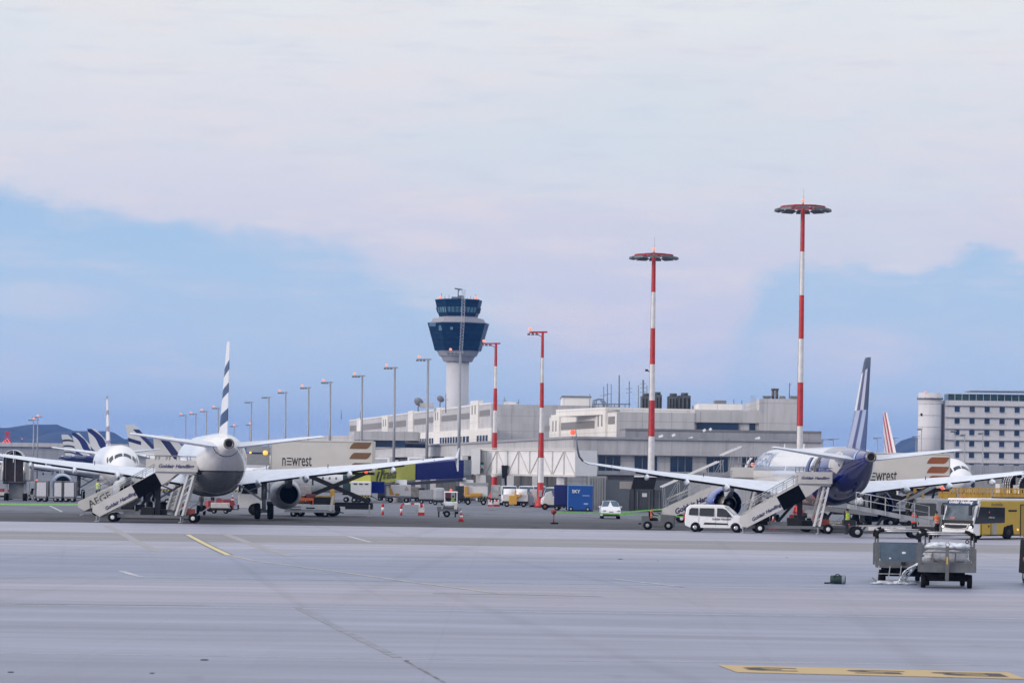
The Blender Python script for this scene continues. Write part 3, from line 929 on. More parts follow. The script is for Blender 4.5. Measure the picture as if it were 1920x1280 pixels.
tun(proud(yb, yc, .1)[0], proud(yb, yc, .1)[1], zat(779, 899.5, yb.y), zat(779, 870, yb.y), zat(866, 896, yc.y), zat(866, 862, yc.y), 2.9, 'blue_tunnel', royal)
tun(yc, yd, zat(868, 896, yc.y), zat(868, 862, yc.y), zat(884, 894, yd.y), zat(884, 862, yd.y), 2.4, 'glazed_section', mat('tinted_panel', (.09, .14, .20), .15))
mb = MB(); wall(mb, P2(883, 880, 334), P2(900, 880, 334), z0, z1 + .1, 3.5); mb.build('vestibule', white, BB, world=True)
mb = MB(); mb.bar(W(735, 909, 305), W(866, 899, 322), .25, .35); mb.bar(W(700, 911, 300), W(860, 901, 322), .12); mb.build('underframe', mat('dark_blue_steel', (.012, .02, .07), .5), BB, world=True)
for px, d in ((748, 306), (874, 327)):
    p = P2(px, 930, d); mb = MB(); mb.cyl((p.x, p.y + 1.2, 0), (p.x, p.y + 1.2, zat(px, 899, d)), .85, n=16); mb.build('pedestal', white, BB, world=True)
mb = MB(); mb.box((W(706, 925, 300).x, 300.5, 1.75), (1.7, 1.6, 1.3)); mb.build('drive_cabinet', royal, BB, world=True)

def bellows_cab(label, loc, rz, wd, ht, zf, group=None):
    """round-hooded cab of a boarding bridge seen from the front, with its wheel column"""
    t = thing('bridge_cab', label, 'boarding bridge', loc, rz, group)
    hood = mat('bellows_fabric', (.085, .065, .065), .7, noise=3, amt=.25)
    r = wd / 2
    def arch(k, y):
        pts = []
        for i in range(17):
            a = math.pi * i / 16
            pts.append(Vector((-math.cos(a) * r * k, y, zf + ht - r + math.sin(a) * r * k)))
        return [Vector((-r * k, y, zf))] + pts + [Vector((r * k, y, zf))]
    mb = MB(); rings = []
    for i in range(9):
        rings.append(arch(1.0 if i % 2 == 0 else .95, -i * .16))
    mb.loft(rings, 0, False, (False, False), False)
    back = arch(.9, .02)
    mb.add(back, [list(range(len(back)))], 0)
    mb.build('bellows_hood', hood, t)
    mb = MB()
    for y in (-.0, -.45, -.9, -1.30):
        mb.tube(arch(1.015, y), .05)
    mb.build('hood_rib', alu, t)
    mb = MB(); mb.box((0, -.1, zf + ht * .5), (.09, .1, ht)); mb.box((0, -1.32, zf + ht - r * .6), (.07, .07, r * 1.2)); mb.build('centre_post', white, t)
    mb = MB(); mb.box((0, 3.0, zf + ht * .42), (wd * 1.05, 5.5, ht * .84)); mb.build('cab_body', midgrey, t)
    mb = MB(); mb.box((0, -.7, zf - .12), (wd * .98, 1.5, .2)); mb.build('floor_lip', dark, t)
    for sx_ in (-1, 1):
        mb = MB(); mb.box((sx_ * wd * .58, .3, zf + ht * .33), (.5, .9, ht * .52)); mb.build('side_panel', offwhite, t)
        mb = MB(); mb.box((sx_ * wd * .46, .6, zf / 2), (.28, .3, zf)); mb.build('leg', steel, t)
        mb = MB(); mb.cyl((sx_ * wd * .46 - .2, .6, .42), (sx_ * wd * .46 + .2, .6, .42), .42, n=14); mb.build('wheel', black, t)
    mb = MB(); mb.box((0, .9, zf * .5), (wd * .72, .15, zf * .8)); mb.build('column_panel', greyp, t)
    return t
p = G(41, 938)
bellows_cab('round hooded boarding bridge cab with brown bellows, at far left behind the wing', (p.x, p.y - 4, 0), R(2), 2.1, 3.25, 2.0)
p = P2(1904, 930, 262)
bellows_cab('large round brown bellows hood above the yellow loader rails at right', (p.x, p.y, 0), R(18), 2.7, 3.0, 1.5)
p = P2(1935, 930, 256)
bellows_cab('second brown bellows hood cut by the right edge of the photo', (p.x, p.y, 0), R(-8), 2.6, 2.7, 1.6)

# -- far left satellite building
S = thing('satellite_building', 'low flat grey building behind the parked tails at far left', 'building', (-95, 905, 0))
mb = MB(); wall(mb, P2(-250, 850, 900), P2(238, 850, 900), 0, zat(110, 838, 900), 40); mb.build('wall', clad_d, S, world=True)
mb = MB(); wall(mb, P2(-250, 850, 899), P2(239, 850, 899), zat(110, 838, 900), zat(110, 830.5, 900), 42); mb.build('roof_band', clad, S, world=True)
mb = MB(); wall(mb, P2(-250, 850, 899.9), P2(200, 850, 899.9), 2.0, 4.4, .2); mb.build('window_band', glass_bl, S, world=True)

# -- control tower ------------------------------------------------------------------------
TD = 1000.0
c = W(857.5, 745, TD)
CT = thing('control_tower', 'tall control tower with pale round shaft and dark blue glass cab above the terminal', 'control tower', (c.x, TD, 0))
def ty(y): return EYE + (874.6 - y) / 5
con = mat('pale_concrete', (.56, .55, .57), .7, noise=.15, amt=.06)
con_d = mat('weathered_concrete', (.31, .305, .335), .7, noise=.15, amt=.10)
tgl = NB('tower_glass', .12)
_o, _x = tgl.xyz('Object')
ang = tgl.math('MULTIPLY', tgl.math('ARCTAN2', _x[1], _x[0]), 14.0)
jm = tgl.math('MAXIMUM', tgl.math('LESS_THAN', tgl.math('PINGPONG', ang, .5), .05), tgl.math('LESS_THAN', tgl.math('PINGPONG', _x[2], .9), .10))
pn = tgl.noise(_o, .35, (1, 1, 1.4), 3, .5)
tglm = tgl.out(tgl.mix(jm, tgl.mix(tgl.smooth(pn, .4, .6), (.004, .018, .05), (.006, .03, .07)), (.02, .035, .06)))
tgl.b.inputs['Specular IOR Level'].default_value = .2
rot8 = R(22.5) - R(9)
mb = MB(); mb.lathe([(4.25, 0), (4.25, ty(676))], n=40); mb.build('shaft', con, CT)
mb = MB(); mb.lathe([(5.4, ty(678)), (6.4, ty(668)), (6.6, ty(668)), (7.0, ty(667.9)), (8.0, ty(658))], n=40, smooth=False, rot=0); mb.build('collar', con_d, CT)
mb = MB(); mb.lathe([(8.9, ty(658)), (11.8, ty(607))], n=8, smooth=False, rot=rot8); mb.build('lower_glazing', tglm, CT)
mb = MB(); mb.lathe([(11.9, ty(607)), (11.9, ty(605.5)), (10.5, ty(605)), (9.8, ty(598)), (7.5, ty(597)), (7.4, ty(594.5))], n=8, smooth=False, rot=rot8); mb.build('roof_deck', con_d, CT)
mb = MB(); mb.lathe([(7.35, ty(594.5)), (7.9, ty(587))], n=8, smooth=False, rot=rot8); mb.build('cab_sill', tglm, CT)
cabg = mat('cab_glass', (.10, .20, .26), .08, noise=.5, amt=.5)
mb = MB(); mb.lathe([(7.85, ty(587)), (8.35, ty(577))], n=8, smooth=False, rot=rot8); cb_ = mb.build('cab_window', cabg, CT)
mb = MB()
for i in range(8):
    for s in range(4):
        a0_, a1_ = rot8 + R(45) * i, rot8 + R(45) * (i + 1)
        q = s / 4
        def pt(r, z): return Vector((r * (math.cos(a0_) * (1 - q) + math.cos(a1_) * q), r * (math.sin(a0_) * (1 - q) + math.sin(a1_) * q), z))
        mb.bar(pt(7.9, ty(587)), pt(8.4, ty(577)), .55 if s == 0 else .28)
mb.build('cab_mullion', mat('navy_frame', (.006, .015, .04), .4), cb_)
mb = MB(); mb.lathe([(8.40, ty(577)), (9.05, ty(563.5)), (9.05, ty(562.5)), (7, ty(561.5))], n=8, smooth=False, rot=rot8); mb.build('cab_roof', tglm, CT)
mb = MB()
mb.box((-1.5, 0, ty(559)), (2.4, 2.4, .9)); mb.box((1, 0, ty(558)), (1.8, 1.8, 1.6)); mb.cyl((-.2, 0, ty(561)), (-.2, 0, ty(543)), .22, n=8)
mb.bar((-1.6, 0, ty(541)), (1.4, 0, ty(543)), .35, .5); mb.bar((-.2, 0, ty(546)), (.9, 0, ty(542)), .2)
for i, xx in enumerate((-6.4, -5.2, -3.6, 3.2, 4.5, 6.4, 5.6)):
    mb.cyl((xx, -1, ty(562)), (xx, -1, ty(551 + (i * 5) % 8)), .10, n=5)
mb.build('roof_antenna', antm, CT)
for xx in (-6.8, 6.6):
    mb = MB(); mb.ball((xx, -3.5, ty(559.5)), .62); mb.build('obstruction_light', lamp_warm, CT)
mb = MB()                                                          # lattice ladder down the front
for sx_ in (-.55, .55):
    mb.bar((1.3 + sx_, -12.1, ty(664)), (1.9 + sx_, -12.1, ty(600)), .16); mb.bar((1.9 + sx_, -12.1, ty(600)), (2.0 + sx_, -9.6, ty(545)), .16)
for i in range(40):
    q0, q1 = i / 40, (i + 1) / 40
    y0_, y1_ = 664 + (545 - 664) * q0, 664 + (545 - 664) * q1
    xx = 1.3 + .7 * q0; s = -1 if i % 2 else 1
    yy = -12.1 if q0 < .54 else -12.1 + 2.5 * (q0 - .54) / .46
    mb.bar((xx - .55 * s, yy, ty(y0_)), (xx + .55 * s, yy, ty(y1_)), .12)
mb.build('lattice_ladder', mat('pale_steel', (.42, .43, .47), .5), CT)
for px, py, w, h in ((827, 617, 1.2, 1.9), (848, 618, 1.0, 1.0), (812, 610, 2.4, 1.4)):  # paler blue panes set on the lower glazing
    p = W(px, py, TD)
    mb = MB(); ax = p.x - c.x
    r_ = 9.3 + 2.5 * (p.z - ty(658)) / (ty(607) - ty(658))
    mb.box((ax, -math.sqrt(max(1, (r_ * .955) ** 2 - ax * ax * .8)) - .1, p.z), (w, .3, h)); mb.build('pale_pane', mat('pale_blue_pane', (.12, .22, .30), .1), CT)

# -- hotel ---------------------------------------------------------------------------------
HD = 750.0
HT = thing('hotel', 'white hotel block with rows of square blue windows and a round stair drum', 'hotel', (W(1850, 850, HD).x, HD, 0))
def hp(px, py, d=HD): return W(px, py, d)
hx0, hx1 = hp(1771, 850).x, hp(2080, 850).x
hz = lambda py, px=1771: zat(px, py, HD)
ztop = hz(750)
mb = MB(); mb.box(((hx0 + hx1) / 2, HD + 9, ztop / 2), (hx1 - hx0, 18, ztop)); mb.build('wall', clad_h, HT, world=True)
mb = MB(); p = hp(1744.5, 840); mb.lathe([(3.25, 0), (3.25, zat(1744, 736, HD))], (p.x, HD + 2, 0), 36); ho_ = mb.build('stair_drum', clad_h, HT, world=True)
mb = MB()
for i in range(9):
    z = ztop - 1.0 - i * 3.27
    mb.lathe([(3.27, z), (3.30, z), (3.30, z - .09), (3.27, z - .09)], (p.x, HD + 2, 0), 36)
mb.build('joint_ring', clad_d, ho_, world=True)
mb = MB(); mb.lathe([(3.4, zat(1744, 748, HD)), (3.7, zat(1744, 748, HD)), (3.7, zat(1744, 747, HD) + .2), (3.4, zat(1744, 747, HD) + .2)], (p.x, HD + 2, 0), 24)
for i in range(12):
    a = i * math.pi / 6
    mb.bar((p.x + 3.6 * math.cos(a), HD + 2 + 3.6 * math.sin(a), zat(1744, 749, HD)), (p.x + 3.6 * math.cos(a), HD + 2 + 3.6 * math.sin(a), zat(1744, 744, HD)), .1)
mb.build('gallery_rail', midgrey, ho_, world=True)
mb = MB(); mb.ball((p.x - 1.8, HD - 1, zat(1731, 735, HD)), .28); mb.build('obstruction_light', lamp_warm, ho_, world=True)
q = hp(1727.5, 777); mb = MB(); mb.ball((q.x, HD - .2, q.z), .35, (1, .4, 1.3)); mb.build('porthole', dark, ho_, world=True)
mb = MB(); mb.box(((p.x + 3 + hx0) / 2 + .1, HD + 4, ztop / 2 - .5), (hx0 - p.x - 2.6, 3, ztop - 1)); mb.build('link_wall', midgrey, HT, world=True)
wall_rows = (766.5, 788.5, 810, 831, 852.5, 873.5)
cols = [1793.5 + 28.1 * i for i in range(10)]
ledge = clad_d
hr = random.Random(8)
blind = [glass_bl, glass_bl, mat('curtained_glass', (.035, .05, .085), .2, noise=1.2, amt=.5), mat('dim_blue_glass', (.006, .018, .05), .06, noise=.6, amt=.4)]
for ri, ry in enumerate(wall_rows):
    z = hz(ry)
    mb = MB(); mb.box(((hx0 + hx1) / 2, HD - .2, z + .98), (hx1 - hx0, .5, .16)); mb.build('ledge', midgrey, HT, world=True)
    for cx_ in cols:
        x = hp(cx_, 850).x
        mb = MB(); mb.box((x, HD - .012, z), (1.42, .08, 1.5)); wo_ = mb.build('window', hr.choice(blind), HT, world=True)
        mb = MB(); mb.box((x, HD - .08, z - .80), (1.6, .25, .10)); mb.build('sill', clad_h, wo_, world=True)
mb = MB(); mb.box(((hx0 + hx1) / 2 + .6, HD + 3.2, ztop + .9), (hx1 - hx0, 5, 1.8)); tg = mb.build('terrace_glazing', mat('green_glass', (.02, .05, .05), .08, noise=.8, amt=.6), HT, world=True)
mb = MB()
for i in range(34):
    mb.bar((hx0 + 2 * i + .8, HD + .6, ztop), (hx0 + 2 * i + .8, HD + .6, ztop + 1.85), .12)
mb.bar((hx0, HD + .6, ztop + 1.85), (hx1, HD + .6, ztop + 1.85), .12)
mb.build('terrace_post', offwhite, tg, world=True)
mb = MB(); a_, b_ = hp(1818, 733.5), hp(2080, 737); mb.add([(a_.x, HD - 1, a_.z), (b_.x, HD - 1, b_.z), (b_.x, HD + 9, b_.z), (a_.x, HD + 9, a_.z), (a_.x, HD - 1, a_.z + .25), (b_.x, HD - 1, b_.z + .5), (b_.x, HD + 9, b_.z + .5), (a_.x, HD + 9, a_.z + .25)], [(0, 1, 2, 3), (4, 5, 6, 7), (0, 1, 5, 4), (1, 2, 6, 5), (2, 3, 7, 6), (3, 0, 4, 7)]); mb.build('terrace_canopy', greyp, HT, world=True)
mb = MB(); wall(mb, P2(1820, 870, 560), P2(1960, 870, 560), 0, zat(1870, 872, 560), 12); o = mb.build('link_corridor', clad_d)
tag(o, 'low blue grey corridor building at the foot of the hotel', 'building')

# -- lighting masts --------------------------------------------------------------------------
maskred = mat('mast_red', (.48, .026, .028), .5, noise=2.5, amt=.24)
mastw = mat('mast_white', (.70, .68, .69), .5, noise=2.5, amt=.12)
lampg = mat('floodlight_grey', (.10, .105, .12), .5, .3, noise=3, amt=.2)
def mast(label, px, ytop, ybase, r0, r1, ring=None, arm=None, group='red and white banded lighting masts', lean=0):
    b = G(px, ybase)
    zt_ = zat(px, ytop, b.y)
    t = thing('lighting_mast', label, 'light mast', b, 0, group)
    for i in range(7):
        mb = MB(); q0, q1 = i / 7, (i + 1) / 7
        rr0, rr1 = r0 + (r1 - r0) * q0, r0 + (r1 - r0) * q1
        mb.cyl((0, 0, zt_ * q0), (0, 0, zt_ * q1), rr0, rr1, 20, caps=False)
        if i == 6:
            mb.lathe([(rr1, zt_), (.01, zt_ + .05)], n=20)
        mb.build('red_band' if i % 2 == 0 else 'white_band', maskred if i % 2 == 0 else mastw, t)
    mb = MB(); mb.cyl((-r0 * .98, -.12, 1.2), (-r1 * 1.05, -.08, zt_ - .4), .025, n=5); mb.box((0, -r0 * 1.02, 1.5), (.34, .16, .7)); mb.build('cable_conduit', steel, t)
    mb = MB(); mb.lathe([(r0 * 1.7, 0), (r0 * 1.7, .25), (r0 * 1.05, .9)], n=16); mb.build('foot', maskred, t)
    if ring:
        mb = MB()
        mb.lathe([(ring * .80, zt_ + .02), (ring * .81, zt_ + .14), (ring * .74, zt_ + .15), (ring * .73, zt_ + .03)], n=28, smooth=False, caps=(False, False))
        for i in range(6):
            a = i * math.pi / 3
            mb.bar((0, 0, zt_ + .30), (ring * .78 * math.cos(a), ring * .78 * math.sin(a), zt_ + .10), .12, .14)
        mb.build('headframe', maskred, t)
        for i in range(10):
            a = i * math.pi / 5 + .2
            mb = MB()
            M_ = Matrix.Translation((ring * .88 * math.cos(a), ring * .88 * math.sin(a), zt_ - .16)) @ Matrix.Rotation(a, 4, 'Z') @ Matrix.Rotation(R(14), 4, 'Y')
            mb.box((0, 0, 0), (ring * .27, ring * .50, .20), M=M_, top=.78)
            mb.build('floodlight', lampg, t)
        mb = MB(); mb.cyl((0, 0, zt_ + .3), (0, 0, zt_ + .75), .08, n=8); mb.cyl((.05, 0, zt_ + .6), (.05, 0, zt_ + 2.0), .02, n=5); mb.build('finial', steel, t)
        mb = MB(); mb.ball((0, 0, zt_ + .75), .17); mb.build('beacon', lamp_warm, t)
    if arm:
        mb = MB(); mb.bar((-arm, 0, zt_ + .05), (.35 * arm, 0, zt_ + .1), .22, .18); mb.bar((-arm * .5, 0, zt_), (0, 0, zt_ - .5), .08); mb.build('arm', maskred, t)
        for k in range(3):
            mb = MB(); mb.box((-arm * (.45 + .3 * k), 0, zt_ - .15), (arm * .25, .6, .2), top=.7); mb.build('floodlight', lampg, t)
        mb = MB(); mb.ball((-arm * .95, 0, zt_ + .4), .2); mb.build('beacon', lamp_warm, t)
    return t
mast('tallest red and white mast, round floodlight ring, behind the blue tailed aircraft', 1497.5, 390, 962, .36, .20, ring=2.8)
mast('second tallest red and white mast with round floodlight ring, mid terminal', 1219.5, 480, 953, .40, .20, ring=2.6)
mast('shorter red and white mast with a one sided lamp arm, left of the blue container', 1013, 624, 951, .36, .13, arm=1.4)
mast('slim red and white mast with one sided lamp arm right of the tower', 926, 645, 935, .42, .16, arm=1.7)
t_ = W(1215, 694, 290); mb = MB(); mb.bar((t_.x - .1, t_.y, t_.z), (t_.x + .35, t_.y, t_.z - .25), .1); mb.box((t_.x - .15, t_.y, t_.z), (.3, .3, .22)); o = mb.build('security_camera', dark); tag(o, 'small dark security camera bracketed on the second tallest banded mast', 'camera')

galv = mat('pole_grey', (.30, .31, .34), .45, .3, noise=1, amt=.1)
def pole_light(px, top, d, label, side=-1, arm=2.0, lit=True, two=False, r=.19, proto={}):
    b = W(px, 876, d)
    h = zat(px, top, d)
    t = thing('light_pole', label, 'light pole', (b.x, d, 0), 0, 'grey floodlight poles along the terminal')
    mb = MB(); mb.cyl((0, 0, 0), (0, 0, h), r * 1.25, r * .75, 12); mb.build('pole', galv, t)
    mb = MB(); mb.bar((side * arm, 0, h), (-side * arm * (.30 if not two else 1), 0, h + .06), .2, .16); mb.build('arm', galv, t)
    mb = MB()
    for k in range(3):
        mb.box((side * arm * (.35 + .3 * k), 0, h - .12), (arm * .24, .55, .2), top=.7)
    mb.build('floodlight', lampg, t)
    if lit:
        mb = MB(); mb.ball((side * arm * (.8 if not two else .0), 0, h + .38), (.09 + d * .00028)); mb.build('beacon', lamp_warm, t)
    return t
PL = [(860, 661, 329, 1, 'tallest grey light pole, its red lamp in front of the control tower'), (800, 674, 356, 1, 'grey light pole with lit lamp left of the control tower shaft'),
      (738, 689.5, 382, 1, 'grey light pole second to the left of the control tower'), (677, 705, 412, 1, 'grey light pole over the left end of the louvred terminal flank'),
      (617.5, 717, 452, 1, 'grey light pole standing above the white catering truck box'), (577, 727, 487, 1, 'grey light pole above the lettering of the left catering truck'),
      (534, 736, 525, 1, 'grey light pole above the front of the left catering truck box'), (502.5, 745, 565, 0, 'unlit grey light pole right of the striped tail fin'),
      (470, 754, 610, 0, 'unlit grey light pole over the right tailplane of the near left aircraft'), (408, 765, 668, 1, 'grey light pole just left of the striped tail fin'),
      (386, 771, 720, 1, 'distant grey light pole third left of the striped tail fin'), (366, 776, 770, 1, 'distant grey light pole fourth left of the striped tail fin'), (347, 778.5, 800, 1, 'farthest grey light pole left of the striped tail fin')]
for px, top, d, lit, lab in PL:
    pole_light(px, top, d, lab, lit=bool(lit), arm=max(1.5, 12 * d / F * .95))
for px, top, d, lab in ((467.5, 796, 760, 'short twin armed light pole with red lamp low beside the striped fin'), (438, 799, 800, 'short twin armed light pole with red lamp just right of the striped fin'), (62, 787, 620, 'left one of two twin armed light poles before the far left hill'), (69.5, 782, 640, 'right taller one of two twin armed light poles before the far left hill')):
    pole_light(px, top, d, lab, lit=True, two=True, arm=1.2, r=.16)
for px, top, d, lab in ((1542, 824, 560, 'thin grey pole with small arms just right of the terminal end'), (1562, 823, 560, 'thin grey twin armed pole behind the blue fuselage roof'), (1645, 821, 700, 'thin grey twin armed pole left of the red striped fin'), (1677, 821, 700, 'thin grey twin armed pole right behind the red striped fin'), (1717, 818, 700, 'thin grey twin armed pole beside the hotel stair drum')):
    pole_light(px, top, d, lab, lit=False, two=True, arm=1.1, r=.13)
for px, top, d, lab in ((1727, 804, 500, 'slim street lamp in front of the hotel stair drum'), (1790, 808, 420, 'slim street lamp in front of the first hotel window column'), (1808, 815, 430, 'slim street lamp between the first and second hotel window columns'), (1842, 812, 420, 'slim street lamp in front of the third hotel window column')):
    pole_light(px, top, d, lab, lit=False, arm=.7, r=.09)
# red lattice mast with lamps at the far left
p = W(14, 830, 905)
LM = thing('lattice_mast', 'small red lattice mast crowded with lit red lamps on the far left roof', 'mast', (p.x, p.y, zat(14, 830.5, 905)))
mb = MB()
for a in range(4):
    x, y = (-.9, .9)[a % 2], (-.9, .9)[a // 2]
    mb.bar((x, y, 0), (x * .5, y * .5, 3.6), .16)
for k in range(4):
    mb.bar((-.9, 0, k * .9), (.9, 0, k * .9 + .9), .12); mb.bar((.9, 0, k * .9), (-.9, 0, k * .9 + .9), .12)
mb.box((0, 0, 3.7), (1.6, 1.6, .35)); mb.build('frame', red, LM)
for x, z in ((-1.1, .5), (-.6, .9), (-.2, .35), (.5, .9), (.8, .4), (.1, 1.4), (-1.4, .2), (0, 3.9)):
    mb = MB(); mb.ball((x, -.8, z), .22); mb.build('lamp', lamp_red if z < 3 else red, LM)
p = W(41, 830, 905); t = thing('warning_light', 'single red warning lamp on a short post on the far left roof', 'lamp', (p.x, 905, zat(41, 830.5, 905)))
mb = MB(); mb.cyl((0, 0, 0), (0, 0, 1.4), .06, n=6); mb.build('post', dark, t); mb = MB(); mb.ball((0, 0, 1.5), .2); mb.build('lamp', lamp_red, t)
# ================================================================ aircraft
acw = mat('aircraft_white', (.80, .80, .82), .28, noise=.5, amt=.03, coat=.4)
wingm = mat('wing_grey', (.66, .71, .80), .32, noise=1.6, amt=.10)
wing_dk = mat('wing_shadow_gap', (.05, .055, .065), .6, noise=1, amt=.2)
duct = mat('engine_duct', (.035, .035, .04), .45, .6, noise=2, amt=.2)
hotm = mat('exhaust_metal', (.20, .185, .175), .35, .8, noise=3, amt=.25)
tyre_m = black
strut_m = mat('gear_strut', (.32, .33, .35), .4, .3, noise=4, amt=.15)
acglass = mat('cockpit_glass', (.02, .035, .05), .08, noise=1, amt=.3)
cabwin = mat('cabin_window', (.20, .23, .29), .15, noise=2, amt=.3)
wline = mat('panel_line', (.30, .31, .34), .5)

def ring_at(y, rw, rh, zc, n=44):
    return [Vector((math.cos(2 * math.pi * i / n) * rw, y, zc + math.sin(2 * math.pi * i / n) * rh)) for i in range(n)]
def fus_station(y, L):
    """half width, half height, centre height of the fuselage at distance -y behind the nose"""
    T = [(0, .06, .06, 3.32), (-.25, .48, .46, 3.36), (-.8, .92, .90, 3.46), (-1.6, 1.30, 1.30, 3.58), (-2.6, 1.60, 1.64, 3.72), (-4.0, 1.85, 1.92, 3.84), (-5.6, 1.955, 2.05, 3.89), (-7, 1.975, 2.07, 3.9),
         (-L + 13.5, 1.975, 2.07, 3.9), (-L + 11.5, 1.95, 2.00, 3.97), (-L + 9, 1.80, 1.76, 4.20), (-L + 7, 1.56, 1.46, 4.46), (-L + 5, 1.24, 1.14, 4.74), (-L + 3, .88, .80, 4.98), (-L + 1.4, .58, .54, 5.12), (-L + .5, .40, .40, 5.18), (-L, .33, .33, 5.20)]
    for a, b in zip(T, T[1:]):
        if a[0] >= y >= b[0]:
            t = (a[0] - y) / (a[0] - b[0])
            return [a[i] + (b[i] - a[i]) * t for i in (1, 2, 3)]
    return list(T[-1][1:])
def airfoil(x, yle, ch, z, tc, inc, cant=0.0, n=11):
    """closed ring; chord runs aft (-y); cant tips the thickness direction over for winglets"""
    up = Vector((-math.sin(cant) if x > 0 else math.sin(cant), 0, math.cos(cant)))
    pts = []
    def yt(t): return 5 * tc * (.2969 * math.sqrt(t) - .126 * t - .3516 * t * t + .2843 * t ** 3 - .1036 * t ** 4)
    def cam_(t): return .022 * (1 - (2 * t - .75) ** 2) if t < .9 else .022 * (1 - (2 * t - .75) ** 2) - .02 * (t - .9)
    ts = [.5 * (1 - math.cos(math.pi * i / n)) for i in range(n + 1)]
    seq = [(t, 1) for t in reversed(ts)] + [(t, -1) for t in ts[1:-1]]
    for t, s in seq:
        c = Vector((x, yle - t * ch, z)) + up * (ch * (cam_(t) + s * max(yt(t), .0015)) - math.tan(inc) * ch * (t - .3))
        pts.append(c)
    return pts
def lerp(a, b, t): return a + (b - a) * t

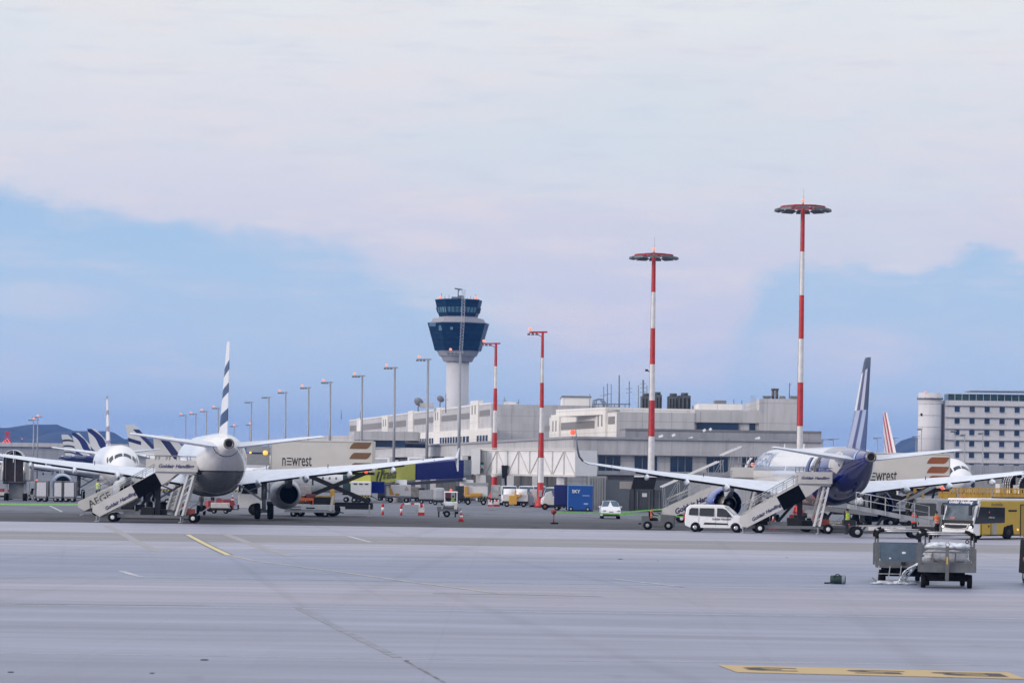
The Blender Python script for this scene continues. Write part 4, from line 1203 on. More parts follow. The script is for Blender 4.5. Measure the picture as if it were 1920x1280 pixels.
def aircraft(name, label, loc, rz, L=37.57, S=1.0, livery=None, fin_m=None, eng_m=None, wing_tip='fence', neo=False, near=True, group=None, belly=None, gear=True, windows=False, winglet_m=None, dz=0.0):
    t = thing(name, label, 'airplane', (loc[0], loc[1], dz), rz, group)
    livery = livery or acw
    P = Matrix.Scale(S, 4)
    def put(nm, mb, m, par=None):
        mb.xf(P)
        return mb.build(nm, m, par or t)
    e = (L - 37.57)                      # stretch
    yr = -13.1 - e * .62                 # wing root leading edge
    # fuselage
    ys = [0, -.12, -.25, -.5, -.8, -1.2, -1.6, -2.1, -2.6, -3.3, -4.0, -4.8, -5.6, -7]
    y = -9.0
    while y > -L + 13.6:
        ys.append(y); y -= 2.5
    ys += [-L + q for q in (13.5, 12.5, 11.5, 10.2, 9, 8, 7, 6, 5, 4, 3, 2.2, 1.4, .9, .5, 0)]
    mb = MB(); mb.loft([ring_at(y, *fus_station(y, L)) for y in ys])
    fus = put('fuselage', mb, livery)
    mb = MB(); mb.loft([ring_at(y, w, h, 2.62, 28) for y, w, h in ((yr + 2.5, .3, .2), (yr + 1.2, 1.2, .75), (yr, 1.75, 1.0), (yr - 3, 1.95, 1.08), (yr - 6.5, 1.9, 1.02), (yr - 8.2, 1.3, .8), (yr - 9.4, .4, .3))])
    put('belly_fairing', mb, belly or livery, fus)
    mb = MB(); mb.lathe([(.36, -L + .55), (.345, -L - .02), (.35, -L - .22), (.24, -L - .24), (.20, -L - .02), (.18, -L + .5)], (0, 0, 5.20), 22, 'Y', caps=(False, True)); apu = put('exhaust_nozzle', mb, hotm, fus)
    mb = MB(); mb.lathe([(.205, -L - .20), (.01, -L - .19)], (0, 0, 5.20), 16, 'Y'); put('exhaust_hole', mb, hollow, apu)
    # cockpit panes
    def skin(y, a, off=.02):
        w, h, zc = fus_station(y, L)
        return Vector((math.cos(a) * (w + off), y, zc + math.sin(a) * (h + off)))
    for sgn in (1, -1):
        for (y0, y1, a0, a1, b0_, b1_) in ((-1.45, -2.05, 88, 48, 86, 55), (-1.60, -2.35, 43, 20, 49, 27), (-2.35, -3.15, 22, 11, 33, 25)):
            pts = []
            rows_ = []
            for q in range(5):
                aa, ab = R(lerp(a0, a1, q / 4)), R(lerp(b0_, b1_, q / 4))
                rr_ = []
                for k in range(4):
                    u = k / 3
                    yy = lerp(y0, y1, u) - (.0 if y0 > -1.5 else .12 * q / 4)
                    rr_.append(skin(yy, lerp(aa, ab, u)))
                rows_.append(rr_)
            m_ = MB()
            vs = [Vector((v.x * sgn, v.y, v.z)) for r_ in rows_ for v in r_]
            fs = [(i * 4 + k, i * 4 + k + 1, i * 4 + k + 5, i * 4 + k + 4) for i in range(4) for k in range(3)]
            m_.add(vs, fs, 0, True)
            put('cockpit_window', m_, acglass)
    # fin
    def fsec(z, y0, y1, th):
        pts = []
        ts = [0, .03, .1, .25, .45, .7, 1]
        hw = [0, .45, .8, 1, .92, .55, .06]
        c = y0 - y1
        return [Vector((th * w, y0 - c * q, z)) for q, w in zip(ts, hw)] + [Vector((-th * w, y0 - c * q, z)) for q, w in list(zip(ts, hw))[::-1][:-1]]
    mb = MB(); mb.loft([fsec(5.35, -L + 9.9, -L + 1.7, .27), fsec(5.85, -L + 8.6, -L + 1.65, .25), fsec(6.2, -L + 7.5, -L + 1.55, .24), fsec(11.5, -L + 2.55, -L + .45, .11), fsec(11.76, -L + 2.15, -L + .45, .09)], 0, False)
    fin = put('fin', mb, fin_m or acw)
    # tailplanes
    for sgn in (-1, 1):
        mb = MB(); mb.loft([airfoil(sgn * q, *r_) for q, r_ in ((.5, (-L + 5.9, 4.2, 5.02, .10, R(-1))), (.95, (-L + 5.6, 4.0, 5.05, .10, R(-1))), (6.0, (-L + 2.35, 1.6, 5.72, .09, R(-1))), (6.22, (-L + 2.0, 1.2, 5.75, .06, R(-1))))])
        put('tailplane', mb, wingm)
    # wings
    for sgn in (-1, 1):
        secs = [(1.2, yr + .5, 7.4, 2.72, .13, 3.2, 0), (2.0, yr, 7.0, 2.82, .13, 3.0, 0), (6.4, yr - 2.35, 4.6, 3.30, .115, 2.2, 0), (11.5, yr - 5.05, 3.1, 3.85, .105, 1.2, 0), (16.4, yr - 7.65, 1.75, 4.48, .10, .2, 0)]
        if wing_tip == 'sharklet':
            secs += [(16.9, yr - 7.92, 1.6, 4.55, .10, 0, 8), (17.3, yr - 8.15, 1.5, 4.72, .10, 0, 30)]
        else:
            secs += [(17.0, yr - 8.0, 1.5, 4.56, .09, 0, 0)]
        mb = MB(); mb.loft([airfoil(sgn * x, yl, c, z, tc_, R(i_), R(ct)) for x, yl, c, z, tc_, i_, ct in secs])
        wg = put('wing', mb, wingm)
        if wing_tip == 'sharklet':
            mb = MB(); mb.loft([airfoil(sgn * x, yl, c, z, .10, 0, R(ct)) for x, yl, c, z, ct in ((17.3, yr - 8.15, 1.5, 4.72, 30), (17.58, yr - 8.45, 1.3, 5.05, 62), (17.72, yr - 8.8, 1.1, 5.5, 80), (17.95, yr - 9.8, .5, 7.0, 84))])
            put('winglet', mb, winglet_m or wingm, wg)
        elif wing_tip == 'fence':
            mb = MB(); mb.extr([(sgn * 17.0, yr - 8.1, 4.56), (sgn * 17.05, yr - 9.6, 5.25), (sgn * 17.05, yr - 9.9, 5.2), (sgn * 17.0, yr - 9.6, 4.5), (sgn * 17.0, yr - 9.7, 3.65), (sgn * 17.0, yr - 9.4, 3.6)], (sgn * .06, 0, 0)); put('wingtip_fence', mb, wingm, wg)
        if near:
            for x, ln, r_ in ((3.2, 3.0, .30), (6.6, 3.4, .34), (9.6, 3.0, .30), (12.6, 2.6, .26)):
                # canoe fairing hanging under the trailing edge
                for a, b in zip(secs, secs[1:]):
                    if a[0] <= x <= b[0]:
                        q = (x - a[0]) / (b[0] - a[0]); te = lerp(a[1] - a[2], b[1] - b[2], q); zz = lerp(a[3], b[3], q) - .32
                mb = MB(); rings = []
                for u, k in ((0, .1), (.12, .55), (.3, .9), (.5, 1), (.75, .75), (.92, .35), (1, .08)):
                    rings.append([Vector((sgn * x + math.cos(2 * math.pi * i / 10) * r_ * .62 * k, te + ln * .62 - u * ln, zz - .05 * u + math.sin(2 * math.pi * i / 10) * r_ * k)) for i in range(10)])
                mb.loft(rings); put('flap_fairing', mb, wingm, wg)
            mb = MB()                                            # dark slot in front of the flap, under side
            for a, b, f0, f1 in ((2.2, 6.2, .74, .70), (6.8, 11.2, .72, .72), (11.6, 13.4, .72, .74)):
                def und(x, f):
                    for s0, s1 in zip(secs, secs[1:]):
                        if s0[0] <= x <= s1[0]:
                            q = (x - s0[0]) / (s1[0] - s0[0]); return Vector((sgn * x, lerp(s0[1] - s0[2] * f, s1[1] - s1[2] * f, q), lerp(s0[3], s1[3], q) - .34 * lerp(s0[2], s1[2], q) / 5 - .02))
                p0, p1 = und(a, f0), und(b, f1)
                mb.add([p0, p1, p1 + Vector((0, -.35, .02)), p0 + Vector((0, -.35, .02)), p0 + Vector((0, 0, .1)), p1 + Vector((0, 0, .1)), p1 + Vector((0, -.35, .14)), p0 + Vector((0, -.35, .14))], [(0, 1, 2, 3), (4, 5, 6, 7), (0, 1, 5, 4), (1, 2, 6, 5), (2, 3, 7, 6), (3, 0, 4, 7)])
            put('flap_slot', mb, wing_dk, wg)
            mb = MB()
            for x, z in ((14.5, .16), (15.3, .16)):
                mb.bar((sgn * x, yr - 9.6, 4.36), (sgn * x, yr - 10.1, 4.4), .03)
            mb.bar((sgn * 8.2, yr - 6.0, 3.72), (sgn * 8.2, yr - 6.1, 3.98), .05); put('static_wick', mb, dark, wg)
        # engine
        ex, ez = sgn * 5.75, (1.72 if neo else 1.78)
        ye = yr + 2.4
        k = 1.0 if neo else .90
        mb = MB()
        if neo:
            prof = [(.98, -.6), (.94, -.1), (1.0, 0), (1.08, -.08), (1.18, -.4), (1.27, -1.1), (1.28, -1.9), (1.20, -2.9), (1.10, -3.5), (1.04, -3.62), (1.00, -3.6), (1.02, -3.0), (1.0, -2.4)]
        else:
            prof = [(.84, -.6), (.81, -.1), (.87, 0), (.95, -.08), (1.05, -.4), (1.13, -1.1), (1.14, -2.0), (1.05, -3.2), (.90, -4.2), (.72, -4.9), (.68, -4.9), (.70, -4.3), (.74, -3.6)]
        mb.lathe([(r_, h + ye) for r_, h in prof], (ex, 0, ez), 36, 'Y', caps=(False, False))
        en = put('engine', mb, eng_m or acw)
        mb = MB(); mb.lathe([(prof[0][0], ye - .6), (.45, ye - .62), (.30, ye - .4), (.02, ye - .12)], (ex, 0, ez), 28, 'Y', caps=(False, True)); put('fan', mb, duct, en)
        if neo:
            mb = MB(); mb.lathe([(1.0, ye - 2.4), (.72, ye - 2.5)], (ex, 0, ez), 32, 'Y', caps=(False, False)); put('fan_duct', mb, hollow, en)
            mb = MB(); mb.lathe([(.70, ye - 2.4), (.72, ye - 3.2), (.62, ye - 4.2), (.50, ye - 4.9), (.47, ye - 4.9), (.46, ye - 4.3)], (ex, 0, ez), 30, 'Y', caps=(False, False)); cr = put('core_cowl', mb, hotm, en)
            mb = MB(); mb.lathe([(.46, ye - 4.3), (.36, ye - 4.4), (.24, ye - 4.9), (.03, ye - 5.5)], (ex, 0, ez), 24, 'Y', caps=(False, True)); put('exhaust_plug', mb, duct, en)
            mb = MB()
            for i in range(14):
                a = 2 * math.pi * i / 14
                mb.add([(ex + math.cos(a + d_) * r_, ye + yy, ez + math.sin(a + d_) * r_) for d_, r_, yy in ((-.18, 1.035, -3.60), (.18, 1.035, -3.60), (0, 1.0, -3.88))], [(0, 1, 2)])
            put('chevron', mb, eng_m or acw, en)
        else:
            mb = MB(); mb.lathe([(.74, ye - 3.6), (.02, ye - 3.65)], (ex, 0, ez), 28, 'Y', caps=(False, True)); put('exhaust_hole', mb, hollow, en)
            mb = MB(); mb.lathe([(.69, ye - 4.6), (.70, ye - 4.93), (.675, ye - 4.93)], (ex, 0, ez), 30, 'Y', caps=(False, False)); put('nozzle_ring', mb, hotm, en)
        mb = MB()
        def py_(y, w, z0, z1): return [Vector((ex - w, y, z0)), Vector((ex + w, y, z0)), Vector((ex + w, y, z1)), Vector((ex - w, y, z1))]
        mb.loft([py_(ye - .9, .06, ez + 1.0 * k, ez + 1.22 * k), py_(ye - 2.2, .22, ez + .9 * k, ez + 1.55), py_(ye - 4.4, .26, ez + .5 * k, ez + 1.45), py_(ye - 6.2, .14, ez + .95, ez + 1.35)], 0, False)
        put('pylon', mb, wingm if neo else greyp, en)
    # undercarriage
    if gear:
        for x, y, r_, sp, zt_ in ((-3.8, -17.71 - e * .62, .585, .93, 2.6), (3.8, -17.71 - e * .62, .585, .93, 2.6), (0, -5.07, .38, .48, 1.9)):
            mb = MB()
            mb.cyl((x, y, r_), (x, y, zt_), .14, n=12); mb.cyl((x, y, zt_ * .55), (x, y, zt_), .2, n=12)
            mb.cyl((x - sp * .5, y, r_), (x + sp * .5, y, r_), .11, n=10)
            if x:
                mb.bar((x, y, zt_ * .5), (x * .45, y + .2, zt_), .14); mb.bar((x * .72, y + .1, zt_ * .78), (x, y, zt_ * .95), .1)
            else:
                mb.bar((x, y, zt_ * .5), (x, y + 1.2, zt_), .1)
            gr = put('landing_gear', mb, strut_m)
            for s2 in (-1, 1):
                mb = MB(); w = sp * .21
                cx_ = x + s2 * sp / 2
                mb.lathe([(r_ * .45, -w), (r_ * .86, -w), (r_ * .97, -w * .7), (r_, -w * .3), (r_, w * .3), (r_ * .97, w * .7), (r_ * .86, w), (r_ * .45, w)], (cx_, y, r_), 22, 'X'); wl__ = put('tyre', mb, tyre_m, gr)
            mb = MB(); mb.extr([(x + (.32 if x >= 0 else -.32) * (1 if x else 1), y + .5, zt_ * .55), (x + (.32 if x >= 0 else -.32), y - .5, zt_ * .55), (x + (.32 if x >= 0 else -.32), y - .55, zt_), (x + (.32 if x >= 0 else -.32), y + .55, zt_)], (.04, 0, 0)); put('gear_door', mb, livery if x else acw, gr)
    if windows:
        wm_ = None
        for sgn in (-1, 1):
            y = -6.6
            k = 0
            while y > -L + 9.5:
                if not (-18.2 - e * .5 > y > -18.9 - e * .5):
                    p = skin(y, R(14), .012)
                    if wm_ is None:
                        mb = MB(); mb.extr([(-.0, -.12, -.16), (0, .12, -.16), (0, .14, .0), (0, .12, .17), (0, -.12, .17), (0, -.14, 0)], (.015, 0, 0)); mb.xf(P)
                        wm_ = mb.build('window', cabwin, t); o = wm_
                    else:
                        o = wm_.copy(); COL.objects.link(o); o.parent = t
                    o.location = (p.x * sgn * S, p.y * S, p.z * S); o.rotation_euler = (0, R(-14 * sgn), 0)
                    k += 1
                y -= .545
    return t, put, skin

# ---- livery shaders (patterns painted on the skins, in each aircraft's own coordinates)
def livery_split(name, L, S, blue_col, top_col, curve):
    q = NB(name, .24)
    o, x = q.xyz('Object')
    q.b.inputs['Coat Weight'].default_value = .8
    yv, zv = x[1], x[2]
    lim = q.math('ADD', yv, q.math('MULTIPLY', q.math('SUBTRACT', zv, 5.9 * S), curve))
    m = q.smooth(lim, (-L + 10.9) * S, (-L + 10.7) * S)
    n = q.noise(o, .6, (1, 1, 1), 4)
    wht = q.mix(q.smooth(n, .4, .7), top_col, tuple(c * .95 for c in top_col))
    seam = q.math('LESS_THAN', q.math('PINGPONG', yv, 2.1), .018)
    wht = q.mix(q.math('MULTIPLY', seam, .35), wht, (.4, .41, .44))
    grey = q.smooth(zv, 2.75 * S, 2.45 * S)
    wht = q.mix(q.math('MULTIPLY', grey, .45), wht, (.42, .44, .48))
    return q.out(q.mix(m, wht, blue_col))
BLUEC = (.002, .011, .16)
LA = 44.5
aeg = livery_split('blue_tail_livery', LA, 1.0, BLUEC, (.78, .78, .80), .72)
fin_b = NB('ribbon_fin_paint', .3)
_o, _x = fin_b.xyz('Object')
y2 = fin_b.math('ADD', _x[1], LA)                                  # distance ahead of the tail end
zz = fin_b.math('MULTIPLY_ADD', _x[2], 1 / 5.9, -5.85 / 5.9)       # 0 root .. 1 tip
cw = fin_b.math('DIVIDE', fin_b.math('SUBTRACT', y2, fin_b.math('MULTIPLY_ADD', zz, -1.2, 1.7)), fin_b.math('MULTIPLY_ADD', zz, -4.6, 6.9))   # 0 trailing .. 1 leading
s1 = fin_b.math('ADD', cw, fin_b.math('MULTIPLY', zz, .06))
up_ = fin_b.ramp(s1, [(0, (.012, .016, .06)), (.22, (.012, .016, .06)), (.24, (.46, .47, .56)), (.40, (.46, .47, .56)), (.42, (.06, .05, .13)), (.60, (.06, .05, .13)), (.62, (.74, .73, .71)), (.95, (.74, .73, .71)), (.97, (.10, .10, .16)), (1, (.10, .10, .16))])
s2 = fin_b.math('ADD', cw, fin_b.math('MULTIPLY', zz, .35))
lo_ = fin_b.ramp(s2, [(0, (.03, .045, .14)), (.20, (.04, .06, .18)), (.22, (.34, .40, .56)), (.38, (.34, .40, .56)), (.40, (.05, .06, .17)), (.52, (.05, .06, .17)), (.54, (.40, .43, .57)), (.76, (.40, .43, .57)), (.78, (.20, .20, .32)), (1, (.18, .18, .30))])
pat = fin_b.mix(fin_b.math('GREATER_THAN', zz, .42), lo_, up_)
pat = fin_b.mix(fin_b.math('GREATER_THAN', fin_b.math('ADD', zz, fin_b.math('MULTIPLY', cw, .10)), .90), pat, (.035, .04, .075))
fin_b = fin_b.out(pat)
eng_blue = mat('engine_blue', (.012, .035, .26), .22, noise=.6, amt=.1, coat=.5)
A1, put1, skin1 = aircraft('airliner', 'white airliner with dark blue tail section seen from behind, blue engines and upturned dark winglets', (20.8, 218.7), .059, L=LA, livery=aeg, fin_m=fin_b, eng_m=eng_blue, wing_tip='sharklet', neo=True, windows=True, winglet_m=mat('winglet_navy', (.010, .014, .05), .35))
def left_skin(sk, y, z, L, off=.03):
    w, h, zc = fus_station(y, L)
    s_ = max(-.98, min(.98, (z - zc) / h)); a = math.pi - math.asin(s_)
    return Vector((math.cos(a) * (w + off), y, zc + math.sin(a) * (h + off)))
def wrap_left(mb, L, off=.03):
    """bend flat lettering (x along the fuselage, z up) on to the left flank"""
    mb.v = [left_skin(None, p.y, p.z, L, off) for p in mb.v]
    return mb
def fine_text(body, size, y, z, **kw):
    mb = text(body, size, frame((0, y, z), (0, -1, 0), (0, 0, 1)), **kw)
    me = bpy.data.meshes.new('tmp'); me.from_pydata([tuple(p) for p in mb.v], [], mb.f)
    bm = bmesh.new(); bm.from_mesh(me); bmesh.ops.triangulate(bm, faces=bm.faces)
    for _ in range(2):
        bmesh.ops.subdivide_edges(bm, edges=[e for e in bm.edges if e.calc_length() > .25], cuts=1)
    bmesh.ops.triangulate(bm, faces=bm.faces)
    bm.verts.index_update()
    r = MB().add([v.co.copy() for v in bm.verts], [[v.index for v in f.verts] for f in bm.faces])
    bm.free(); bpy.data.meshes.remove(me)
    return r
tb = wrap_left(fine_text('AEGEAN', 1.6, -9.6, 5.02, bold=.0, wide=1.35), LA, .035); put1('lettering', tb, mat('title_blue', (.20, .29, .52), .4))
# bright crescent and pale plate on the blue tail, tailplane root patch
def skin_patch(L, pts, off=.03, cuts=3, left=True):
    me = bpy.data.meshes.new('tmp'); me.from_pydata([(0, y, z) for y, z in pts], [], [list(range(len(pts)))])
    bm = bmesh.new(); bm.from_mesh(me); bmesh.ops.triangulate(bm, faces=bm.faces)
    for _ in range(cuts):
        bmesh.ops.subdivide_edges(bm, edges=[e for e in bm.edges if e.calc_length() > .2], cuts=1)
    bmesh.ops.triangulate(bm, faces=bm.faces); bm.verts.index_update()
    r = MB().add([left_skin(None, v.co.y, v.co.z, L, off) for v in bm.verts], [[v.index for v in f.verts] for f in bm.faces], 0, True)
    if not left:
        r.v = [Vector((-p.x, p.y, p.z)) for p in r.v]
    bm.free(); bpy.data.meshes.remove(me)
    return r
cres = mat('pale_blue_emblem', (.34, .46, .72), .3)
cy, cz = -LA + 3.2, 5.35
outer = [(cy - .0 + math.cos(a) * 1.25, cz - .15 + math.sin(a) * .80) for a in [R(60 + 16 * i) for i in range(11)]]
inner = [(cy - .42 + math.cos(a) * .92, cz - .08 + math.sin(a) * .62) for a in [R(220 - 16 * i) for i in range(11)]]
put1('emblem', skin_patch(LA, outer + inner, .03), cres)
put1('tailplane_plate', skin_patch(LA, [(-LA + 6.9, 5.2), (-LA + 6.2, 5.6), (-LA + 4.7, 5.45), (-LA + 3.5, 5.1), (-LA + 4.2, 4.6), (-LA + 5.6, 4.1), (-LA + 6.8, 4.5)], .03), mat('plate_grey', (.48, .47, .47), .4))
# open rear and front doors; dark skin patches stand in for cabin gloom
for yd, z0, z1, w in ((-34.3, 3.38, 5.2, .95), (-4.9, 3.38, 5.25, .9)):
    put1('doorway', skin_patch(LA, [(yd + w / 2, z0), (yd + w / 2, z1), (yd - w / 2, z1), (yd - w / 2, z0)], .02), mat('cabin_gloom_patch', (.10, .09, .085), .8, noise=3, amt=.4))
    mb = MB()
    c = left_skin(None, yd, 4.3, LA)
    rings = []
    for k in range(7):
        z = lerp(z0, z1, k / 6); x = left_skin(None, yd, z, LA).x - .38
        rings.append([Vector((x - .05, yd + w * 1.45, z)), Vector((x + .05, yd + w * 1.45, z)), Vector((x + .05, yd + w * .5, z)), Vector((x - .05, yd + w * .5, z))])
    mb.loft(rings, 0, False); dr = put1('door', mb, mat('door_blue', (.012, .03, .19), .3) if yd < -20 else acw)
    mb = MB(); mb.bar((c.x, yd + w * .5, 4.2), (c.x - .4, yd + w * .8, 4.2), .12); put1('door_hinge', mb, steel, dr)
mb = MB(); p = left_skin(None, -4.9, 4.6, LA); mb.ball((p.x - .02, p.y, p.z + .1), .16); put1('entry_lamp', mb, lamp_warm)
mb = MB(); mb.extr([(0, -9, 5.95), (0, -9.5, 5.95), (0, -9.55, 6.35), (0, -9.4, 6.35)], (.04, 0, 0)); mb.extr([(0, -18, 5.95), (0, -18.5, 5.95), (0, -18.55, 6.3), (0, -18.4, 6.3)], (.04, 0, 0)); put1('antenna', mb, acw)

# ---- left near aircraft
LB = 37.57
SB = 1.05
q = NB('two_tone_livery', .26)
o, x = q.xyz('Object'); q.b.inputs['Coat Weight'].default_value = .4
n = q.noise(o, .5, (1, 1, 1), 4)
wht = q.mix(q.smooth(n, .4, .7), (.80, .80, .81), (.75, .75, .77))
yv = q.math('DIVIDE', q.math('ADD', x[1], LB * SB), SB)
zn = q.math('DIVIDE', x[2], SB)
line_z = q.math('MULTIPLY_ADD', q.smooth(yv, 0, 9), -1.2, 4.55)
dl = q.math('SUBTRACT', zn, 3.42)
low = q.math('LESS_THAN', dl, 0)
body = q.mix(low, wht, (.16, .18, .20))
body = q.mix(q.math('LESS_THAN', q.math('ABSOLUTE', dl), .045), body, (.012, .014, .03))
tail_ring = q.math('LESS_THAN', q.math('ABSOLUTE', q.math('SUBTRACT', yv, q.math('MULTIPLY_ADD', q.math('SUBTRACT', zn, 5.2), .9, 2.9))), .13)
body = q.mix(q.math('MULTIPLY', tail_ring, q.math('LESS_THAN', zn, 5.1)), body, (.012, .014, .03))
seam = q.math('LESS_THAN', q.math('PINGPONG', x[1], 2.1), .016)
soot = q.noise(o, 1.0, (2, .25, .8), 5, .65)
body = q.mix(q.math('MULTIPLY', seam, .32), body, (.35, .36, .39))
body = q.mix(q.math('MULTIPLY', q.smooth(soot, .5, .8), .22), body, (.30, .30, .31))
two = q.out(body)
q = NB('barred_fin_paint', .3)
o, x = q.xyz('Object')
zb_ = q.math('DIVIDE', x[2], SB); yb_ = q.math('DIVIDE', q.math('ADD', x[1], LB * SB), SB)
lead = q.math('MULTIPLY_ADD', q.math('SUBTRACT', zb_, 5.85), -1.03, 8.2)
c_ = q.math('DIVIDE', q.math('SUBTRACT', yb_, .8), q.math('SUBTRACT', lead, .8))      # 0 trailing, 1 leading
zc_ = q.math('SUBTRACT', zb_, q.math('MULTIPLY', c_, -.6))
bars = None
for lo, hi in ((6.75, 7.55), (8.55, 9.15), (9.95, 10.55)):
    b_ = q.math('MULTIPLY', q.math('GREATER_THAN', zc_, lo), q.math('LESS_THAN', zc_, hi))
    bars = b_ if bars is None else q.math('MAXIMUM', bars, b_)
drop = q.math('MULTIPLY', q.math('GREATER_THAN', c_, .70), bars)
barfin = q.out(q.mix(bars, (.78, .78, .80), (.010, .022, .085)))
A2, put2, skin2 = aircraft('airliner', 'near white airliner seen from behind at left, fin crossed by three dark blue bars', (-25.6, 217.6), .168, L=LB, S=SB, livery=two, fin_m=barfin, eng_m=mat('engine_grey', (.40, .42, .46), .3, noise=.8, amt=.08), wing_tip='fence', belly=mat('belly_grey', (.16, .18, .20), .35), windows=False, dz=.06)

# ---- airliner facing the camera at far left, its fin seen edge on
q = NB('edge_fin_paint', .35)
o, x = q.xyz('Object')
wv = q.noise(o, .5, (1, .8, .8), 2)
st_ = q.math('PINGPONG', q.math('ADD', q.math('MULTIPLY', x[2], .55), q.math('MULTIPLY', wv, 1.2)), .5)
edgefin = q.out(q.mix(q.math('LESS_THAN', st_, .16), (.66, .64, .68), (.22, .20, .28)))
A3, put3, skin3 = aircraft('airliner', 'white airliner facing the camera at left, cockpit above the passenger stairs', (-39.6, 272.0), R(191.5), L=LB, fin_m=edgefin, wing_tip='fence', eng_m=mat('engine_pale_blue', (.38, .46, .62), .3))
tb = MB()
# white fin with red and grey stripes behind the right catering truck
q = NB('red_striped_fin_paint', .35)
o, x = q.xyz('Object')
yq = q.math('ADD', x[1], LB)
sl = q.math('ADD', yq, q.math('MULTIPLY', q.math('SUBTRACT', x[2], 6), .86))
rp = q.ramp(q.math('MULTIPLY_ADD', sl, .1, .0), [(0, (.70, .68, .70)), (.12, (.25, .20, .30)), (.18, (.70, .68, .70)), (.30, (.20, .16, .26)), (.36, (.70, .68, .70)), (.47, (.48, .06, .08)), (.56, (.70, .68, .70)), (.63, (.42, .05, .07)), (.70, (.70, .68, .70)), (.78, (.3, .28, .36)), (.86, (.72, .70, .72)), (1, (.7, .7, .72))], 'CONSTANT')
redfin = q.out(rp)
A4, put4, skin4 = aircraft('airliner', 'white airliner facing the camera at right, fin with slanting red stripes', (51.6, 298.0), R(186.5), L=LB, fin_m=redfin, wing_tip='fence', eng_m=acw)
p = W(1665, 840, 333)
_c = Matrix.Rotation(R(186.5), 3, 'Z') @ Vector((0, -LB + 3.2, 0))
A4.location = (p.x - _c.x, 333 - _c.y, 0)

# ---- parked tails far left
q = NB('wave_fin_paint', .35)
o, x = q.xyz('Object')
yq = q.math('ADD', x[1], LB); zq = q.math('SUBTRACT', x[2], 5.85)
sv = q.math('ADD', q.math('ADD', yq, q.math('MULTIPLY', zq, .95)), q.math('MULTIPLY', q.math('SINE', q.math('MULTIPLY', zq, 1.15)), .45))
wavefin = q.out(q.ramp(q.math('MULTIPLY_ADD', sv, .1, .02), [(0, (.70, .69, .69)), (.20, (.012, .02, .13)), (.36, (.70, .69, .69)), (.56, (.012, .02, .13)), (.74, (.70, .69, .69)), (.90, (.012, .02, .13)), (1, (.012, .02, .13))], 'CONSTANT'))
q = NB('arc_fin_paint', .35)
o, x = q.xyz('Object')
yq = q.math('ADD', x[1], LB); zq = q.math('SUBTRACT', x[2], 5.85)
bow = q.math('ADD', zq, q.math('MULTIPLY', q.math('POWER', q.math('SUBTRACT', yq, 2.2), 2.0), .09))
arcfin = q.out(q.ramp(q.math('MULTIPLY_ADD', bow, .14, .02), [(0, (.68, .67, .66)), (.12, (.03, .03, .05)), (.19, (.68, .67, .66)), (.36, (.03, .03, .05)), (.43, (.68, .67, .66)), (.58, (.03, .03, .05)), (.66, (.68, .67, .66))], 'CONSTANT'))
q = NB('bold_bar_fin_paint', .35)
o, x = q.xyz('Object')
yq = q.math('ADD', x[1], LB); zq = q.math('SUBTRACT', x[2], 5.85)
dd = q.math('ADD', yq, q.math('MULTIPLY', zq, 1.0))
b1 = q.math('MULTIPLY', q.math('GREATER_THAN', dd, 6.9), q.math('LESS_THAN', zq, 5.0))
b2 = q.math('LESS_THAN', q.math('ABSOLUTE', q.math('SUBTRACT', zq, q.math('MULTIPLY_ADD', yq, -.28, 3.2))), .38)
b2 = q.math('MULTIPLY', b2, q.math('LESS_THAN', yq, 3.6))
boldfin = q.out(q.mix(q.math('MAXIMUM', b1, b2), (.68, .67, .66), (.012, .018, .10)))
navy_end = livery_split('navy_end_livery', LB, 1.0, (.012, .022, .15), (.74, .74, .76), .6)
def tail_at(px, d, rz, label, fin, liv):
    """park an airliner so that its fin root trailing edge stands under a photo column"""
    t, _, _ = aircraft('airliner', label, (0, 0), rz, L=LB, livery=liv, fin_m=fin, wing_tip='fence', near=False, group='airliners parked nose away at far left')
    w = W(px, 850, d)
    c = Matrix.Rotation(rz, 3, 'Z') @ Vector((0, -LB + .8, 0))
    t.location = (w.x - c.x, d - c.y, 0)
    return t
tail_at(117, 757, R(-78), 'distant airliner with white fin crossed by thin dark arcs, leftmost of the three overlapping fins', arcfin, navy_end)
tail_at(137, 705, R(-78), 'distant airliner with blue and white waved fin, middle of the three overlapping fins', wavefin, navy_end)
tail_at(166, 615, R(-78), 'distant airliner with blue and white waved fin, rightmost of the three overlapping fins', wavefin, navy_end)
tail_at(238, 540, R(-78), 'distant airliner with white fin, one dark bar and a navy leading edge', boldfin, acw)

